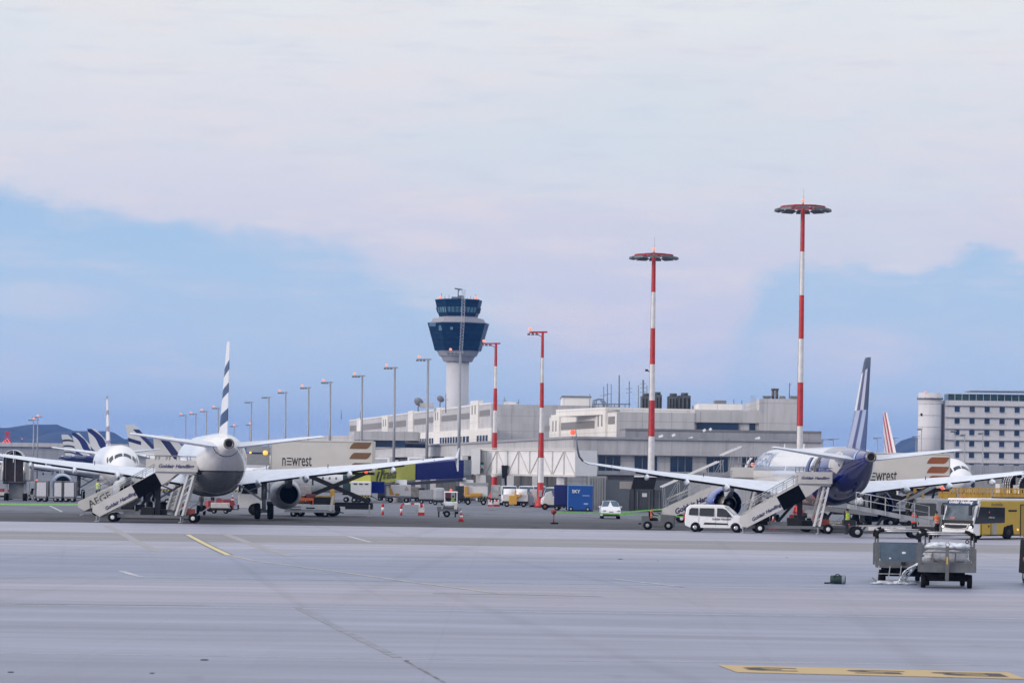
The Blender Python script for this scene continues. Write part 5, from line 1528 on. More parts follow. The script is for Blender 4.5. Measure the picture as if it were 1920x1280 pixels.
# ---- propeller aircraft -------------------------------------------------------------------
def turboprop(label, nose, rz, fin_m, tint, win=True, S=1.0):
    t = thing('turboprop', label, 'airplane', nose, rz)
    P = Matrix.Scale(S, 4)
    def put(nm, mb, m, par=None): mb.xf(P); return mb.build(nm, m, par or t)
    L = 27.0
    st = [(0, .05, .05, 1.85), (-.3, .42, .40, 1.88), (-1, .78, .75, 1.98), (-2, 1.12, 1.10, 2.15), (-3.2, 1.35, 1.32, 2.28), (-4.5, 1.43, 1.42, 2.32), (-17, 1.43, 1.42, 2.32), (-20, 1.25, 1.2, 2.55), (-23, .8, .75, 2.95), (-26, .3, .3, 3.3), (-27, .1, .1, 3.4)]
    mb = MB(); mb.loft([ring_at(*s, n=30) for s in st]); f = put('fuselage', mb, tint)
    for sgn in (-1, 1):
        mb = MB(); mb.add([(sgn * .42, -1.25, 2.78), (sgn * .95, -1.75, 2.72), (sgn * 1.12, -2.3, 3.02), (sgn * .5, -1.9, 3.14)], [(0, 1, 2, 3)]); mb.v = [v + Vector((sgn * .03, .05, .03)) for v in mb.v]; put('cockpit_window', mb, acglass)
        mb = MB(); mb.loft([airfoil(sgn * x, y, c, z, .14, R(2)) for x, y, c, z in ((.3, -10.6, 2.6, 3.85), (5, -10.7, 2.5, 3.9), (13.5, -11.2, 1.5, 4.15))]); put('wing', mb, wingm)
        mb = MB(); mb.loft([[Vector((sgn * 4.05 + math.cos(a) * r_, y, 3.45 + math.sin(a) * r_ * 1.2)) for a in [2 * math.pi * i / 14 for i in range(14)]] for y, r_ in ((-8.0, .22), (-8.6, .42), (-10, .5), (-13, .45), (-15, .1))]); e = put('engine', mb, tint)
        mb = MB()
        for k in range(6):
            a = k * math.pi / 3
            mb.bar((sgn * 4.05, -7.95, 3.45), (sgn * 4.05 + 1.9 * math.cos(a), -7.95, 3.45 + 1.9 * math.sin(a)), .2, .05)
        put('propeller', mb, dark, e)
        mb = MB(); mb.loft([airfoil(sgn * x, y, c, z, .1, 0) for x, y, c, z in ((.1, -25.2, 1.7, 7.3), (3.6, -25.6, 1.0, 7.3))]); put('tailplane', mb, wingm)
    def fs(z, y0, y1, th): return [Vector((th, (y0 + y1) / 2, z)), Vector((0, y0, z)), Vector((-th, (y0 + y1) / 2, z)), Vector((0, y1, z))]
    mb = MB(); mb.loft([fs(3.2, -20.0, -26.5, .2), fs(4.6, -22.2, -26.7, .2), fs(7.4, -24.6, -26.9, .12)], 0, False); put('fin', mb, fin_m)
    if win:
        wm_ = None
        for sgn in (-1, 1):
            for i in range(18):
                if wm_ is None:
                    mb = MB(); mb.extr([(0, -.11, -.14), (0, .11, -.14), (0, .11, .14), (0, -.11, .14)], (.02, 0, 0)); mb.xf(P); o = wm_ = mb.build('window', cabwin, t)
                else:
                    o = wm_.copy(); COL.objects.link(o); o.parent = t
                o.location = (sgn * 1.405 * S, (-5.2 - i * .78) * S, 2.62 * S)
    for x, y, r_ in ((-2, -12.5, .4), (2, -12.5, .4), (0, -3.0, .3)):
        mb = MB(); mb.cyl((x, y, r_), (x, y, 1.2), .09, n=8); g_ = put('landing_gear', mb, strut_m)
        for s2 in (-.2, .2):
            mb = MB(); mb.cyl((x + s2 - .1, y, r_), (x + s2 + .1, y, r_), r_, n=14); put('tyre', mb, tyre_m, g_)
    mb = MB(); p_ = (1.44, -3.9, 2.1); mb.box(p_, (.04, .75, 1.3)); put('door', mb, acglass, f)
    return t
q = NB('diagonal_fin_paint', .35)
o, x = q.xyz('Object')
dd = q.math('ADD', q.math('ADD', x[1], 27.0), q.math('MULTIPLY', q.math('SUBTRACT', x[2], 4.0), .75))
diagfin = q.out(q.mix(q.math('MULTIPLY', q.math('GREATER_THAN', dd, 3.1), q.math('LESS_THAN', dd, 4.1)), (.68, .67, .66), (.012, .018, .10)))
p = W(712, 909, 318)
turboprop('white propeller airliner with pointed nose showing behind the black scissor lift of the left truck', (p.x, 318, .0), R(-86), diagfin, acw)
p = W(30, 905, 520)
turboprop('distant propeller airliner with blue and white fin behind the round hooded bridge cab', (W(100, 890, 800).x, 800, 0), R(-80), wavefin, acw, win=False)
# ================================================================ stairs, trucks, carts and other apron equipment
def wheel(par, c, r, w, axis='X', m=black, hub=None, name='wheel', n=20):
    mb = MB(); mb.lathe([(r * .55, -w / 2), (r * .92, -w / 2), (r, -w * .32), (r, w * .32), (r * .92, w / 2), (r * .55, w / 2)], c, n, axis)
    o = mb.build(name, m, par)
    mb = MB(); mb.lathe([(r * .02, -w * .52), (r * .3, -w * .54), (r * .56, -w * .46), (r * .56, w * .46), (r * .3, w * .54), (r * .02, w * .52)], c, 14, axis)
    mb.build('hub', hub or steel, o)
    return o

# -- passenger stairs: local x runs from the low end (0) to the platform; y is across, camera side is -y
def passenger_stairs(label, loc, rz, words, run=5.0, rise=3.05, plat=3.1, width=2.0, canopy=False, S=1.0, panel_dark=True, big=None, deck_words=True, group='passenger stairs'):
    t = thing('passenger_stairs', label, 'passenger stairs', loc, rz, group)
    hw = width / 2
    z0 = .55                                        # underside of the low end
    zp = z0 + rise                                  # platform floor
    sl = rise / run
    T = lambda x: 1.12 + (zp - 1.0) / run * x      # top edge of the flank
    ta = math.atan((zp - 1.0) / run)
    P = lambda x, z: T(x) - .52 + z
    for s_ in (-1, 1):
        y = s_ * hw
        mb = MB(); mb.extr([(-.1, y, .66), (.40, y, .36), (run + .75, y, T(run + .75) - 1.12), (run + 1.55, y, zp + .06), (run - .1, y, zp + .12), (-.1, y, T(-.1))], (0, s_ * .06, 0))
        o = mb.build('side_panel', offwhite, t)
        if s_ < 0 and panel_dark:
            c0 = run * .62; tl = run * .385; nx, nz = math.sin(ta) * 1.05, -math.cos(ta) * 1.05
            mb = MB(); mb.extr([(c0, y - .075, T(c0) + .0), (c0 + tl, y - .075, T(c0 + tl)), (c0 + tl + nx, y - .075, T(c0 + tl) + nz), (c0 + nx, y - .075, T(c0) + nz)], (0, .01, 0))
            mb.build('dark_panel', mat('dark_recess', (.005, .005, .006), .9, noise=2, amt=.3, spec=.05), o)
        if words and s_ < 0:
            bx_ = big[0] if big else run * .37
            M_ = frame((bx_ + .27, y - .075, T(bx_) - .52), (math.cos(ta), 0, math.sin(ta)), (-math.sin(ta), 0, math.cos(ta)))
            text(words, big[1] if big else run * .083, M_, bold=.03 if not words.isupper() else .0, shear=.0 if words.isupper() else .3).build('lettering', navy if not words.isupper() else ink, o)
        # handrail
        mb = MB(); mb.tube([(.2, y, P(.2, 1.15)), (run, y, P(run, 1.15))], .03)
        mb.tube([(.4, y, P(.4, .88)), (run, y, P(run, .88))], .018)
        for k in range(6):
            x = .2 + k * (run - .3) / 5; mb.bar((x, y, P(x, .5)), (x + .05, y, P(x, 1.15)), .035)
        mb.build('handrail', steel, t)
        # platform skirt and rail
        mb = MB(); mb.box((run + plat * .5 + .05, y + s_ * .03, zp + .62), (plat, .06, .80))
        o = mb.build('platform_panel', offwhite, t)
        if s_ < 0 and deck_words and words:
            text('Goldair Handling', plat * .122, frame((run + plat * .5, y - .075, zp + .60), (1, 0, 0), (0, 0, 1)), bold=.024, shear=.3).build('lettering', navy, o)
        mb = MB(); mb.tube([(run + .05, y, zp + 1.30), (run + plat, y, zp + 1.30)], .03)
        for k in range(5):
            mb.bar((run + .05 + k * plat / 4, y, zp + 1.0), (run + .05 + k * plat / 4, y, zp + 1.3), .05)
        mb.build('platform_rail', midgrey, t)
    mb = MB(); mb.box((run + plat * .5, 0, zp + .14), (plat, width - .02, .16)); mb.build('platform', greyp, t)
    mb = MB(); mb.box((run + plat + .1, 0, zp + .2), (.25, width + .1, .3)); mb.build('bumper', black, t)
    mb = MB()
    n = 14
    for k in range(n):
        x = (k + .5) * run / n
        mb.box((x, 0, P(x, .1)), (run / n, width - .14, .05))
    for s_ in (-.8, .8):
        mb.bar((.3, s_ * hw, T(.3) - .9), (run, s_ * hw, zp - .5), .1, .2)
    mb.build('steps', greyp, t)
    # chassis
    mb = MB()
    for s_ in (-.7, .7):
        mb.bar((.3, s_ * hw, .42), (run + plat * .85, s_ * hw, .42), .14, .2)
    for x in (.6, 2.5, 4.2, run + plat * .8):
        mb.bar((x, -hw * .75, .42), (x, hw * .75, .42), .12)
    mb.box((2.6, 0, .62), (1.2, width * .6, .3)); mb.build('chassis', midgrey, t)
    mb = MB(); mb.box((3.7, -hw * .3, .78), (.9, width * .45, .55)); mb.box((4.6, hw * .2, .7), (.7, .7, .4)); mb.build('motor_unit', dark, t)
    for x in (1.3, run + plat * .92):
        for s_ in (-1, 1):
            wheel(t, (x, s_ * hw * .92, .33), .33, .22, 'Y', hub=white)
    for x in (.15, run + plat * .62):
        for s_ in (-1, 1):
            mb = MB(); mb.bar((x, s_ * hw * .8, .42), (x, s_ * hw * .8, .05), .09); mb.cyl((x, s_ * hw * .8, 0), (x, s_ * hw * .8, .05), .16, n=10); mb.build('stabiliser', steel, t)
    # lifting legs: pairs of white struts rising to the platform
    for s_ in (-1, 1):
        mb = MB()
        mb.bar((run + plat * .50, s_ * hw * .85, .5), (run + plat * .78, s_ * hw * .85, zp), .14)
        mb.bar((run + plat * .66, s_ * hw * .85, .5), (run + plat * .92, s_ * hw * .85, zp), .14)
        for k in range(5):
            q = (k + .5) / 5.5
            mb.bar((run + plat * (.50 + .28 * q), s_ * hw * .85, .5 + (zp - .5) * q), (run + plat * (.66 + .26 * q), s_ * hw * .85, .5 + (zp - .5) * (q + .12)), .05)
        mb.build('lift_leg', white if s_ < 0 else offwhite, t)
    mb = MB(); mb.bar((run * .62, 0, .5), (run + .6, 0, zp - .25), .18); mb.bar((run + .2, -hw * .4, .5), (run + .2, -hw * .4, zp - .1), .3, .5); mb.build('lift_ram', dark, t)
    mb = MB(); mb.box((run + plat * .86, -hw * .5, .78), (.5, .5, .4)); mb.build('pump_box', mat('rust_box', (.30, .06, .04), .6), t)
    mb = MB(); mb.bar((run + plat * .95, 0, .45), (run + plat * .95 + 1.0, 0, 1.15), .06); mb.build('tow_bar', steel, t)
    if canopy:
        for s_ in (-1, 1):
            mb = MB(); mb.bar((-.3, s_ * hw * 1.02, P(-.3, 2.35)), (run * .80, s_ * hw * 1.02, P(run * .80, 2.35)), .16, .12)
            mb.bar((run * .84, s_ * hw * 1.02, P(run * .84, 2.75)), (run * 1.13, s_ * hw * 1.02, P(run * 1.13, 2.75)), .16, .12)
            o = mb.build('canopy_beam', white, t)
            mb = MB()
            for k in range(5):
                x = k * run / 4.6
                mb.bar((x, s_ * hw, P(x, .6)), (x - .1, s_ * hw, P(x - .1, 2.35)), .05)
                if k < 4:
                    x2 = (k + 1) * run / 4.6
                    mb.bar((x, s_ * hw, P(x, .6)), (x2, s_ * hw, P(x2, 2.3)), .035)
            for k in range(5):
                x = run + k * plat / 4; mb.bar((x, s_ * hw, zp + 1), (x + .08, s_ * hw, zp + 2.6), .05)
            mb.bar((run, s_ * hw, zp + 2.6), (run + plat, s_ * hw, zp + 2.6), .06)
            mb.build('canopy_frame', steel, o)
    return t

X0 = lambda px, dd: W(px, 876, dd).x
def place_line(px, py, px2, py2):
    a, b = G(px, py), G(px2, py2)
    return a, math.atan2(b.y - a.y, b.x - a.x)
# low end of the stairs stands left; the platform meets the rear left door of each near aircraft
p = G(182, 966.5)
st1 = passenger_stairs('white passenger stairs with blue lettering and a black side panel at the left aircraft', (X0(181, 187.5), 187.5, 0), R(1), 'Goldair Handling', run=4.2, rise=2.80, plat=2.95)
p = G(1386, 991)
st2 = passenger_stairs('white passenger stairs with blue lettering docked below the dark blue tail', (p.x * 181.2 / p.y, 181.2, 0), R(1), 'Goldair Handling', run=3.85, rise=2.62, plat=2.25)
mb = MB(); text('GA5', .36, frame((5.1, -1.075, 2.15), (1, 0, .42), (-.42, 0, 1)), bold=.0).build('lettering', greyp, st2)
p = W(150, 950, 208)
passenger_stairs('white passenger stairs with large dark capitals, half hidden behind the engine of the left aircraft', (p.x, 208.5, 0), R(1), 'AEGEAN', run=5.1, rise=2.9, plat=3.3, panel_dark=False, big=(1.85, .80), deck_words=False)
p = W(1246, 968, 213)
passenger_stairs('white passenger stairs with pale canopy beams at the front door of the blue tailed aircraft', (p.x, 213.2, 0), R(1), 'Goldair Handling', run=5.3, rise=2.9, plat=2.6, canopy=True, panel_dark=False, big=(2.2, .56), deck_words=False)

# -- high lift catering truck: local x along the truck, cab at the -x end, camera side is -y
swo = mat('brown_leaf_emblem', (.20, .105, .05), .5, noise=2, amt=.1)
swo_r = mat('russet_leaf_emblem', (.30, .095, .035), .5, noise=2, amt=.1)
truckbox = mat('catering_box_white', (.66, .63, .60), .5, noise=.8, amt=.06)
def leaf(cx_, cz_, w, h, y):
    top, bot = [], []
    for i in range(13):
        u = i / 12; x = (u - .5) * w
        top.append((cx_ + x, y, cz_ + h * (.5 if u > .25 else .5 - (1 - u / .25) ** 2 * .85)))
        bot.append((cx_ + x, y, cz_ - h * (.5 if u < .75 else .5 - ((u - .75) / .25) ** 2 * .85)))
    return top + bot[::-1]
def catering_truck(label, loc, rz, x0, x1, zb, zt, words_x, words_s, leaf_x, leaf_m, wd=2.5, cab=True, lz=(.85, .52, .19)):
    t = thing('catering_truck', label, 'truck', loc, rz, 'high lift catering trucks')
    mb = MB(); mb.box(((x0 + x1) / 2, 0, (zb + zt) / 2), (x1 - x0, wd, zt - zb)); b = mb.build('box_body', truckbox, t, bevel=.05)
    yy = -wd / 2 - .012
    mb = MB()
    for x in (x0 + .06, x1 - .06):
        mb.box((x, yy + .002, (zb + zt) / 2), (.10, .02, zt - zb - .1))
    mb.box(((x0 + x1) / 2, yy + .002, zt - .08), (x1 - x0 - .2, .02, .1)); mb.build('corner_trim', mat('trim_beige', (.46, .44, .40), .5), b)
    zl = zb + (zt - zb) * .34
    for wd_, dx in (('n', -.93), ('wrest', .55)):
        text(wd_, words_s * 1.45, frame((words_x + dx * words_s, yy, zl), (1, 0, 0), (0, 0, 1)), bold=.006, wide=.49).build('lettering', ink, b)
    mb = MB()
    for k in range(3):
        mb.box((words_x - .50 * words_s, yy - .003, zl - words_s * .33 + k * words_s * .26), (words_s * .40, .006, words_s * .095))
    mb.build('lettering', ink, b)
    for q in lz:
        mb = MB(); mb.extr(leaf(leaf_x, zb + (zt - zb) * q, 1.75, .52, yy), (0, -.008, 0)); mb.build('leaf_emblem', leaf_m, b)
    # front platform with its panel
    mb = MB(); mb.box((x0 - 1.0, 0, zb + .5), (1.9, wd * .95, .12)); mb.box((x0 - 1.0, -wd * .46, zb + .95), (1.9, .06, .85)); mb.box((x0 - 1.0, -wd * .46, zb + 1.75), (1.9, .06, .5)); fp_ = mb.build('front_platform', greyp, t)
    mb = MB(); mb.box((x0 - 1.1, -wd * .46 - .05, zb + 1.42), (1.2, .03, .1)); mb.build('slot', navy, fp_)
    mb = MB(); mb.ball((x0 - .40, -wd * .46 - .08, zb + 1.45), .21, (1, .3, 1)); mb.build('work_lamp', lamp_amber, fp_)
    mb = MB(); mb.ball((x0 - 1.62, -wd * .46 - .08, zb + 1.45), .10, (1, .3, 1)); mb.build('work_lamp', lamp_amber, fp_)
    # scissor arms
    for s2 in (-1, 1):
        y = s2 * wd * .36
        mb = MB(); mb.bar((x0 + 2.2, y, zb), (x1 - .5, y, 1.25), .16, .3); mb.bar((x0 + 2.2, y + .1 * s2, 1.25), (x1 - .5, y + .1 * s2, zb), .16, .3)
        mb.build('scissor_arm', dark, t)
    mb = MB(); mb.box(((x0 + x1) / 2 + .9, 0, zb - .14), (x1 - x0 - 1.8, wd * .8, .2)); mb.build('lift_frame', dark, t)
    for x in (x0 + 5.0, x1 - .6):
        mb = MB(); mb.ball((x, -wd * .5, zb + .02), .15); mb.build('marker_lamp', lamp_red, t)
    # chassis, cab, wheels
    mb = MB(); mb.box(((x0 + x1) / 2 - .2, 0, .98), (x1 - x0 + .2, wd * .45, .34)); mb.box((x1 - 1.2, 0, .78), (2.2, wd * .8, .35)); mb.build('chassis', dark, t)
    xc = x0 - 1.55
    prof = [(xc - 1.0, .55), (xc + 1.0, .55), (xc + 1.05, 2.75), (xc - .55, 2.80), (xc - .85, 2.35), (xc - 1.05, 1.55)]
    mb = MB(); mb.extr([(x, -wd / 2 + .06, z) for x, z in prof], (0, wd - .12, 0)); cb_ = mb.build('cab', mat('cab_white', (.66, .66, .67), .35), t, bevel=.06)
    mb = MB(); mb.extr([(xc - .78, -wd / 2 + .05, 1.75), (xc + .55, -wd / 2 + .05, 1.75), (xc + .55, -wd / 2 + .05, 2.52), (xc - .52, -wd / 2 + .05, 2.52)], (0, -.01, 0)); mb.build('side_window', glass_dk, cb_)
    mb = MB(); mb.extr([(xc - 1.05, -wd / 2 + .2, 1.62), (xc - 1.05, wd / 2 - .2, 1.62), (xc - .87, wd / 2 - .2, 2.36), (xc - .87, -wd / 2 + .2, 2.36)], (-.02, 0, 0)); mb.build('windscreen', glass_dk, cb_)
    mb = MB(); mb.box((xc - 1.02, 0, .68), (.12, wd - .1, .34)); mb.build('bumper', dark, cb_)
    for x in (xc + .3, x1 - 4.4, x1 - 3.3):
        for s2 in (-1, 1):
            wheel(t, (x, s2 * wd * .42, .5), .5, .32, 'Y', hub=dark)
    for x in (x0 + 2.6, x1 - .3):
        mb = MB(); mb.bar((x, -wd * .45, 1.0), (x, -wd * .45, .06), .12); mb.box((x, -wd * .45, .04), (.36, .36, .06)); mb.build('outrigger', steel, t)
    mb = MB(); mb.bar((xc - .9, -wd / 2 - .1, 2.5), (xc - .9, -wd / 2 - .1, 1.9), .18, .1); mb.build('mirror', dark, cb_)
    return t
d = 219.0
X = lambda px, dd=d: W(px, 876, dd).x
catering_truck('left white catering truck with raised box, dark lettering and three brown leaf shapes', (X(580), d, 0), 0, X(509) - X(580), X(702) - X(580), zat(580, 883, d), zat(580, 825.5, d), X(555.5) - X(580), .98, X(677) - X(580), swo)
d = 214.0
catering_truck('right white catering truck with russet leaf shapes behind the blue aircraft tail', (X(1690, d), d, 0), 0, X(1570, d) - X(1690, d), X(1777, d) - X(1690, d), zat(1690, 914, d), zat(1690, 849, d), X(1645, d) - X(1690, d), 1.02, X(1754, d) - X(1690, d), swo_r, lz=(.80, .53, .27))

# -- road vehicles: side profile swept across the width, +y is forward
def body_shell(prof, width, top_in=.14, zmid=1.0, zmax=1.8, crown=.03):
    """side outline (y, z) with tumblehome; returns builder and the x of the skin at height z"""
    def hx(z): return width / 2 - (max(0, z - zmid) / (zmax - zmid)) ** 1.4 * top_in
    mb = MB(); rings = []
    cy = sum(p[0] for p in prof) / len(prof); cz = sum(p[1] for p in prof) / len(prof)
    for k, q in ((-1, .965), (-.93, 1), (0, 1.0), (.93, 1), (1, .965)):
        rings.append([Vector((hx(z) * k, cy + (y - cy) * (q if abs(k) == 1 else 1), cz + (z - cz) * (q if abs(k) == 1 else 1) + (crown if k == 0 and z > zmid else 0))) for y, z in prof])
    mb.loft(rings, 0, False)
    return mb, hx
def arch(cy, r, z0, n=8):
    return [(cy + math.cos(a) * r, z0 + math.sin(a) * r) for a in [math.pi * i / n for i in range(n + 1)]]
def side_glass(par, pts, hx, name='side_window', m=None, off=.012):
    for s_ in (-1, 1):
        mb = MB(); mb.extr([(s_ * (hx(z) + off), y, z) for y, z in pts], (s_ * .006, 0, 0)); mb.build(name, m or glass_dk, par)
def road_vehicle(kind, label, loc, rz, L, Wd, Hh, style, paint, words=None, group=None, dz=0.0, lamps=False):
    t = thing(kind, label, {'van': 'van', 'car': 'car'}.get(kind, kind), loc, rz, group)
    a, b = -L / 2, L / 2
    if style == 'van':
        rw = .315; yf, yr_ = b - .86, a + .72
        prof = [(a + .05, .42), (a, .60), (a + .01, 1.10), (a + .10, 1.62), (a + .28, Hh - .03), (a + .8, Hh), (b - 2.0, Hh), (b - 1.72, Hh - .06), (b - .98, 1.16), (b - .45, 1.05), (b - .12, .92), (b, .70), (b - .02, .40), (yf + .40, .28)] + arch(yf, .37, .30)[0:] + [(yf - .40, .28), (yr_ + .40, .28)] + arch(yr_, .37, .30) + [(yr_ - .40, .30)]
        wins = [[(a + .28, 1.16), (a + .92, 1.12), (a + .92, 1.62), (a + .45, 1.63), (a + .32, 1.52)], [(a + 1.02, 1.11), (a + 2.02, 1.08), (a + 2.02, 1.63), (a + 1.02, 1.63)], [(a + 2.22, 1.07), (b - 1.12, 1.05), (b - 1.58, 1.55), (b - 1.82, 1.63), (a + 2.22, 1.64)]]
        ws = (b - 1.70, Hh - .08, b - 1.02, 1.18)
    else:
        rw = .285; yf, yr_ = b - .72, a + .62
        prof = [(a + .06, .36), (a, .55), (a + .03, .85), (a + .18, 1.05), (a + .42, 1.36), (a + .75, Hh - .02), (a + 1.35, Hh), (a + 1.85, Hh - .05), (b - 1.02, 1.02), (b - .55, .90), (b - .18, .74), (b, .52), (b - .03, .30), (yf + .36, .22)] + arch(yf, .33, .26) + [(yf - .36, .22), (yr_ + .36, .22)] + arch(yr_, .33, .26) + [(yr_ - .36, .24)]
        wins = [[(a + .45, .98), (a + 1.05, .96), (a + 1.05, 1.38), (a + .72, 1.36)], [(a + 1.15, .96), (b - 1.12, .97), (b - 1.65, 1.36), (a + 1.15, 1.39)]]
        ws = (a + 1.80, Hh - .03, b - 1.02, 1.0)
    mb, hx = body_shell(prof, Wd, .15 if style == 'van' else .22, .95 if style == 'van' else .85, Hh)
    body = mb.build('body', paint, t, bevel=.02)
    for w in wins:
        side_glass(body, w, hx)
    y0, z0, y1, z1 = ws
    mb = MB(); k0, k1 = hx(z0) * .93, hx(z1) * .94
    nrm = Vector((0, z0 - z1, y1 - y0)).normalized() * .03
    mb.extr([Vector((-k0, y0, z0)) + nrm, Vector((k0, y0, z0)) + nrm, Vector((k1, y1, z1)) + nrm, Vector((-k1, y1, z1)) + nrm], (0, 0, .006)); mb.build('windscreen', mat('windscreen_glass', (.05, .09, .14), .06, noise=.8, amt=.4), body)
    mb = MB(); mb.box((0, a - .005, 1.36 if style == 'van' else 1.12), (Wd * .72, .02, .42 if style == 'van' else .28)); mb.build('rear_window', glass_dk, body)
    for s_ in (-1, 1):
        for y in (yf, yr_):
            wheel(t, (s_ * (Wd / 2 - .13), y, rw), rw, .2, 'X', hub=alu)
        mb = MB(); mb.ball((s_ * (Wd / 2 - .22), b - .13, .82 if style == 'van' else .68), .16, (1.1, .7, .62)); mb.build('headlight', mat('headlight_glass', (.45, .50, .56), .1), body)
        mb = MB(); mb.ball((s_ * (hx(1.1) + .12), b - (1.42 if style == 'van' else 1.25), 1.12 if style == 'van' else .98), .12, (1, .5, .8)); mb.build('mirror', dark if style == 'van' else paint, body)
        mb = MB(); mb.box((s_ * (Wd / 2 - .13), a + .0, 1.0 if style == 'van' else .8), (.14, .06, .5 if style == 'van' else .2)); mb.build('tail_light', red, body)
        if style == 'van':
            mb = MB(); mb.extr([(s_ * (hx(.6) + .004), a + 1.30, .52), (s_ * (hx(.6) + .004), b - 1.38, .52), (s_ * (hx(.6) + .004), b - 1.46, .62), (s_ * (hx(.6) + .004), a + 1.38, .66)], (s_ * .02, 0, 0)); mb.build('rub_strip', dark, body)
            mb = MB()
            for y in (a + .97, a + 2.12, b - 1.45):
                mb.bar((s_ * (hx(.8) + .001), y, .40), (s_ * (hx(1.05) + .001), y, 1.06), .012)
            mb.build('door_seam', midgrey, body)
    mb = MB(); mb.box((0, b - .01, .44 if style == 'van' else .36), (Wd * .82, .06, .2)); mb.build('lower_grille', dark, body)
    mb = MB(); mb.box((0, b - .06, .76 if style == 'van' else .60), (Wd * (.44 if style == 'van' else .22), .06, .2 if style == 'van' else .06)); mb.build('grille', dark, body)
    if words:
        for s_ in (1, -1):
            text(words, .19, frame((s_ * (hx(.9) + .016), b - 1.88, .90), (0, s_, 0), (0, 0, 1)), bold=.02, shear=.3).build('lettering', ink, body)
    return t
vanpaint = mat('van_white', (.74, .74, .76), .28, noise=1, amt=.03, coat=.5)
p = G(1338, 994)
# the van shows its right side, nose to the right and slightly towards us
road_vehicle('van', 'white passenger van with dark lettering parked between the stairs and a blue engine', (p.x, 181.8, 0), R(-90 - 14), 4.40, 1.85, 1.84, 'van', vanpaint, 'Goldair Handling')
p = G(1145, 972.5)
road_vehicle('car', 'small rounded white city car facing the camera in front of a grey fence', (p.x, p.y + 1.6, 0), R(180 + 1), 3.55, 1.63, 1.49, 'car', vanpaint)
lab = ['white van whose dark windscreen shows between the two slim masts', 'white van half hidden behind the white tank trailers', 'white van directly behind the red foot of the right slim mast', 'white van parked beside the blue container']
for i, (px, d) in enumerate(((955, 296), (988, 296), (1010, 298), (1039, 282))):
    road_vehicle('van', lab[i], (X(px, d), d, 0), R(180 + (4, -3, 2, -12)[i]), 4.6, 1.9, 2.15, 'van', vanpaint, group='white vans parked along the terminal')

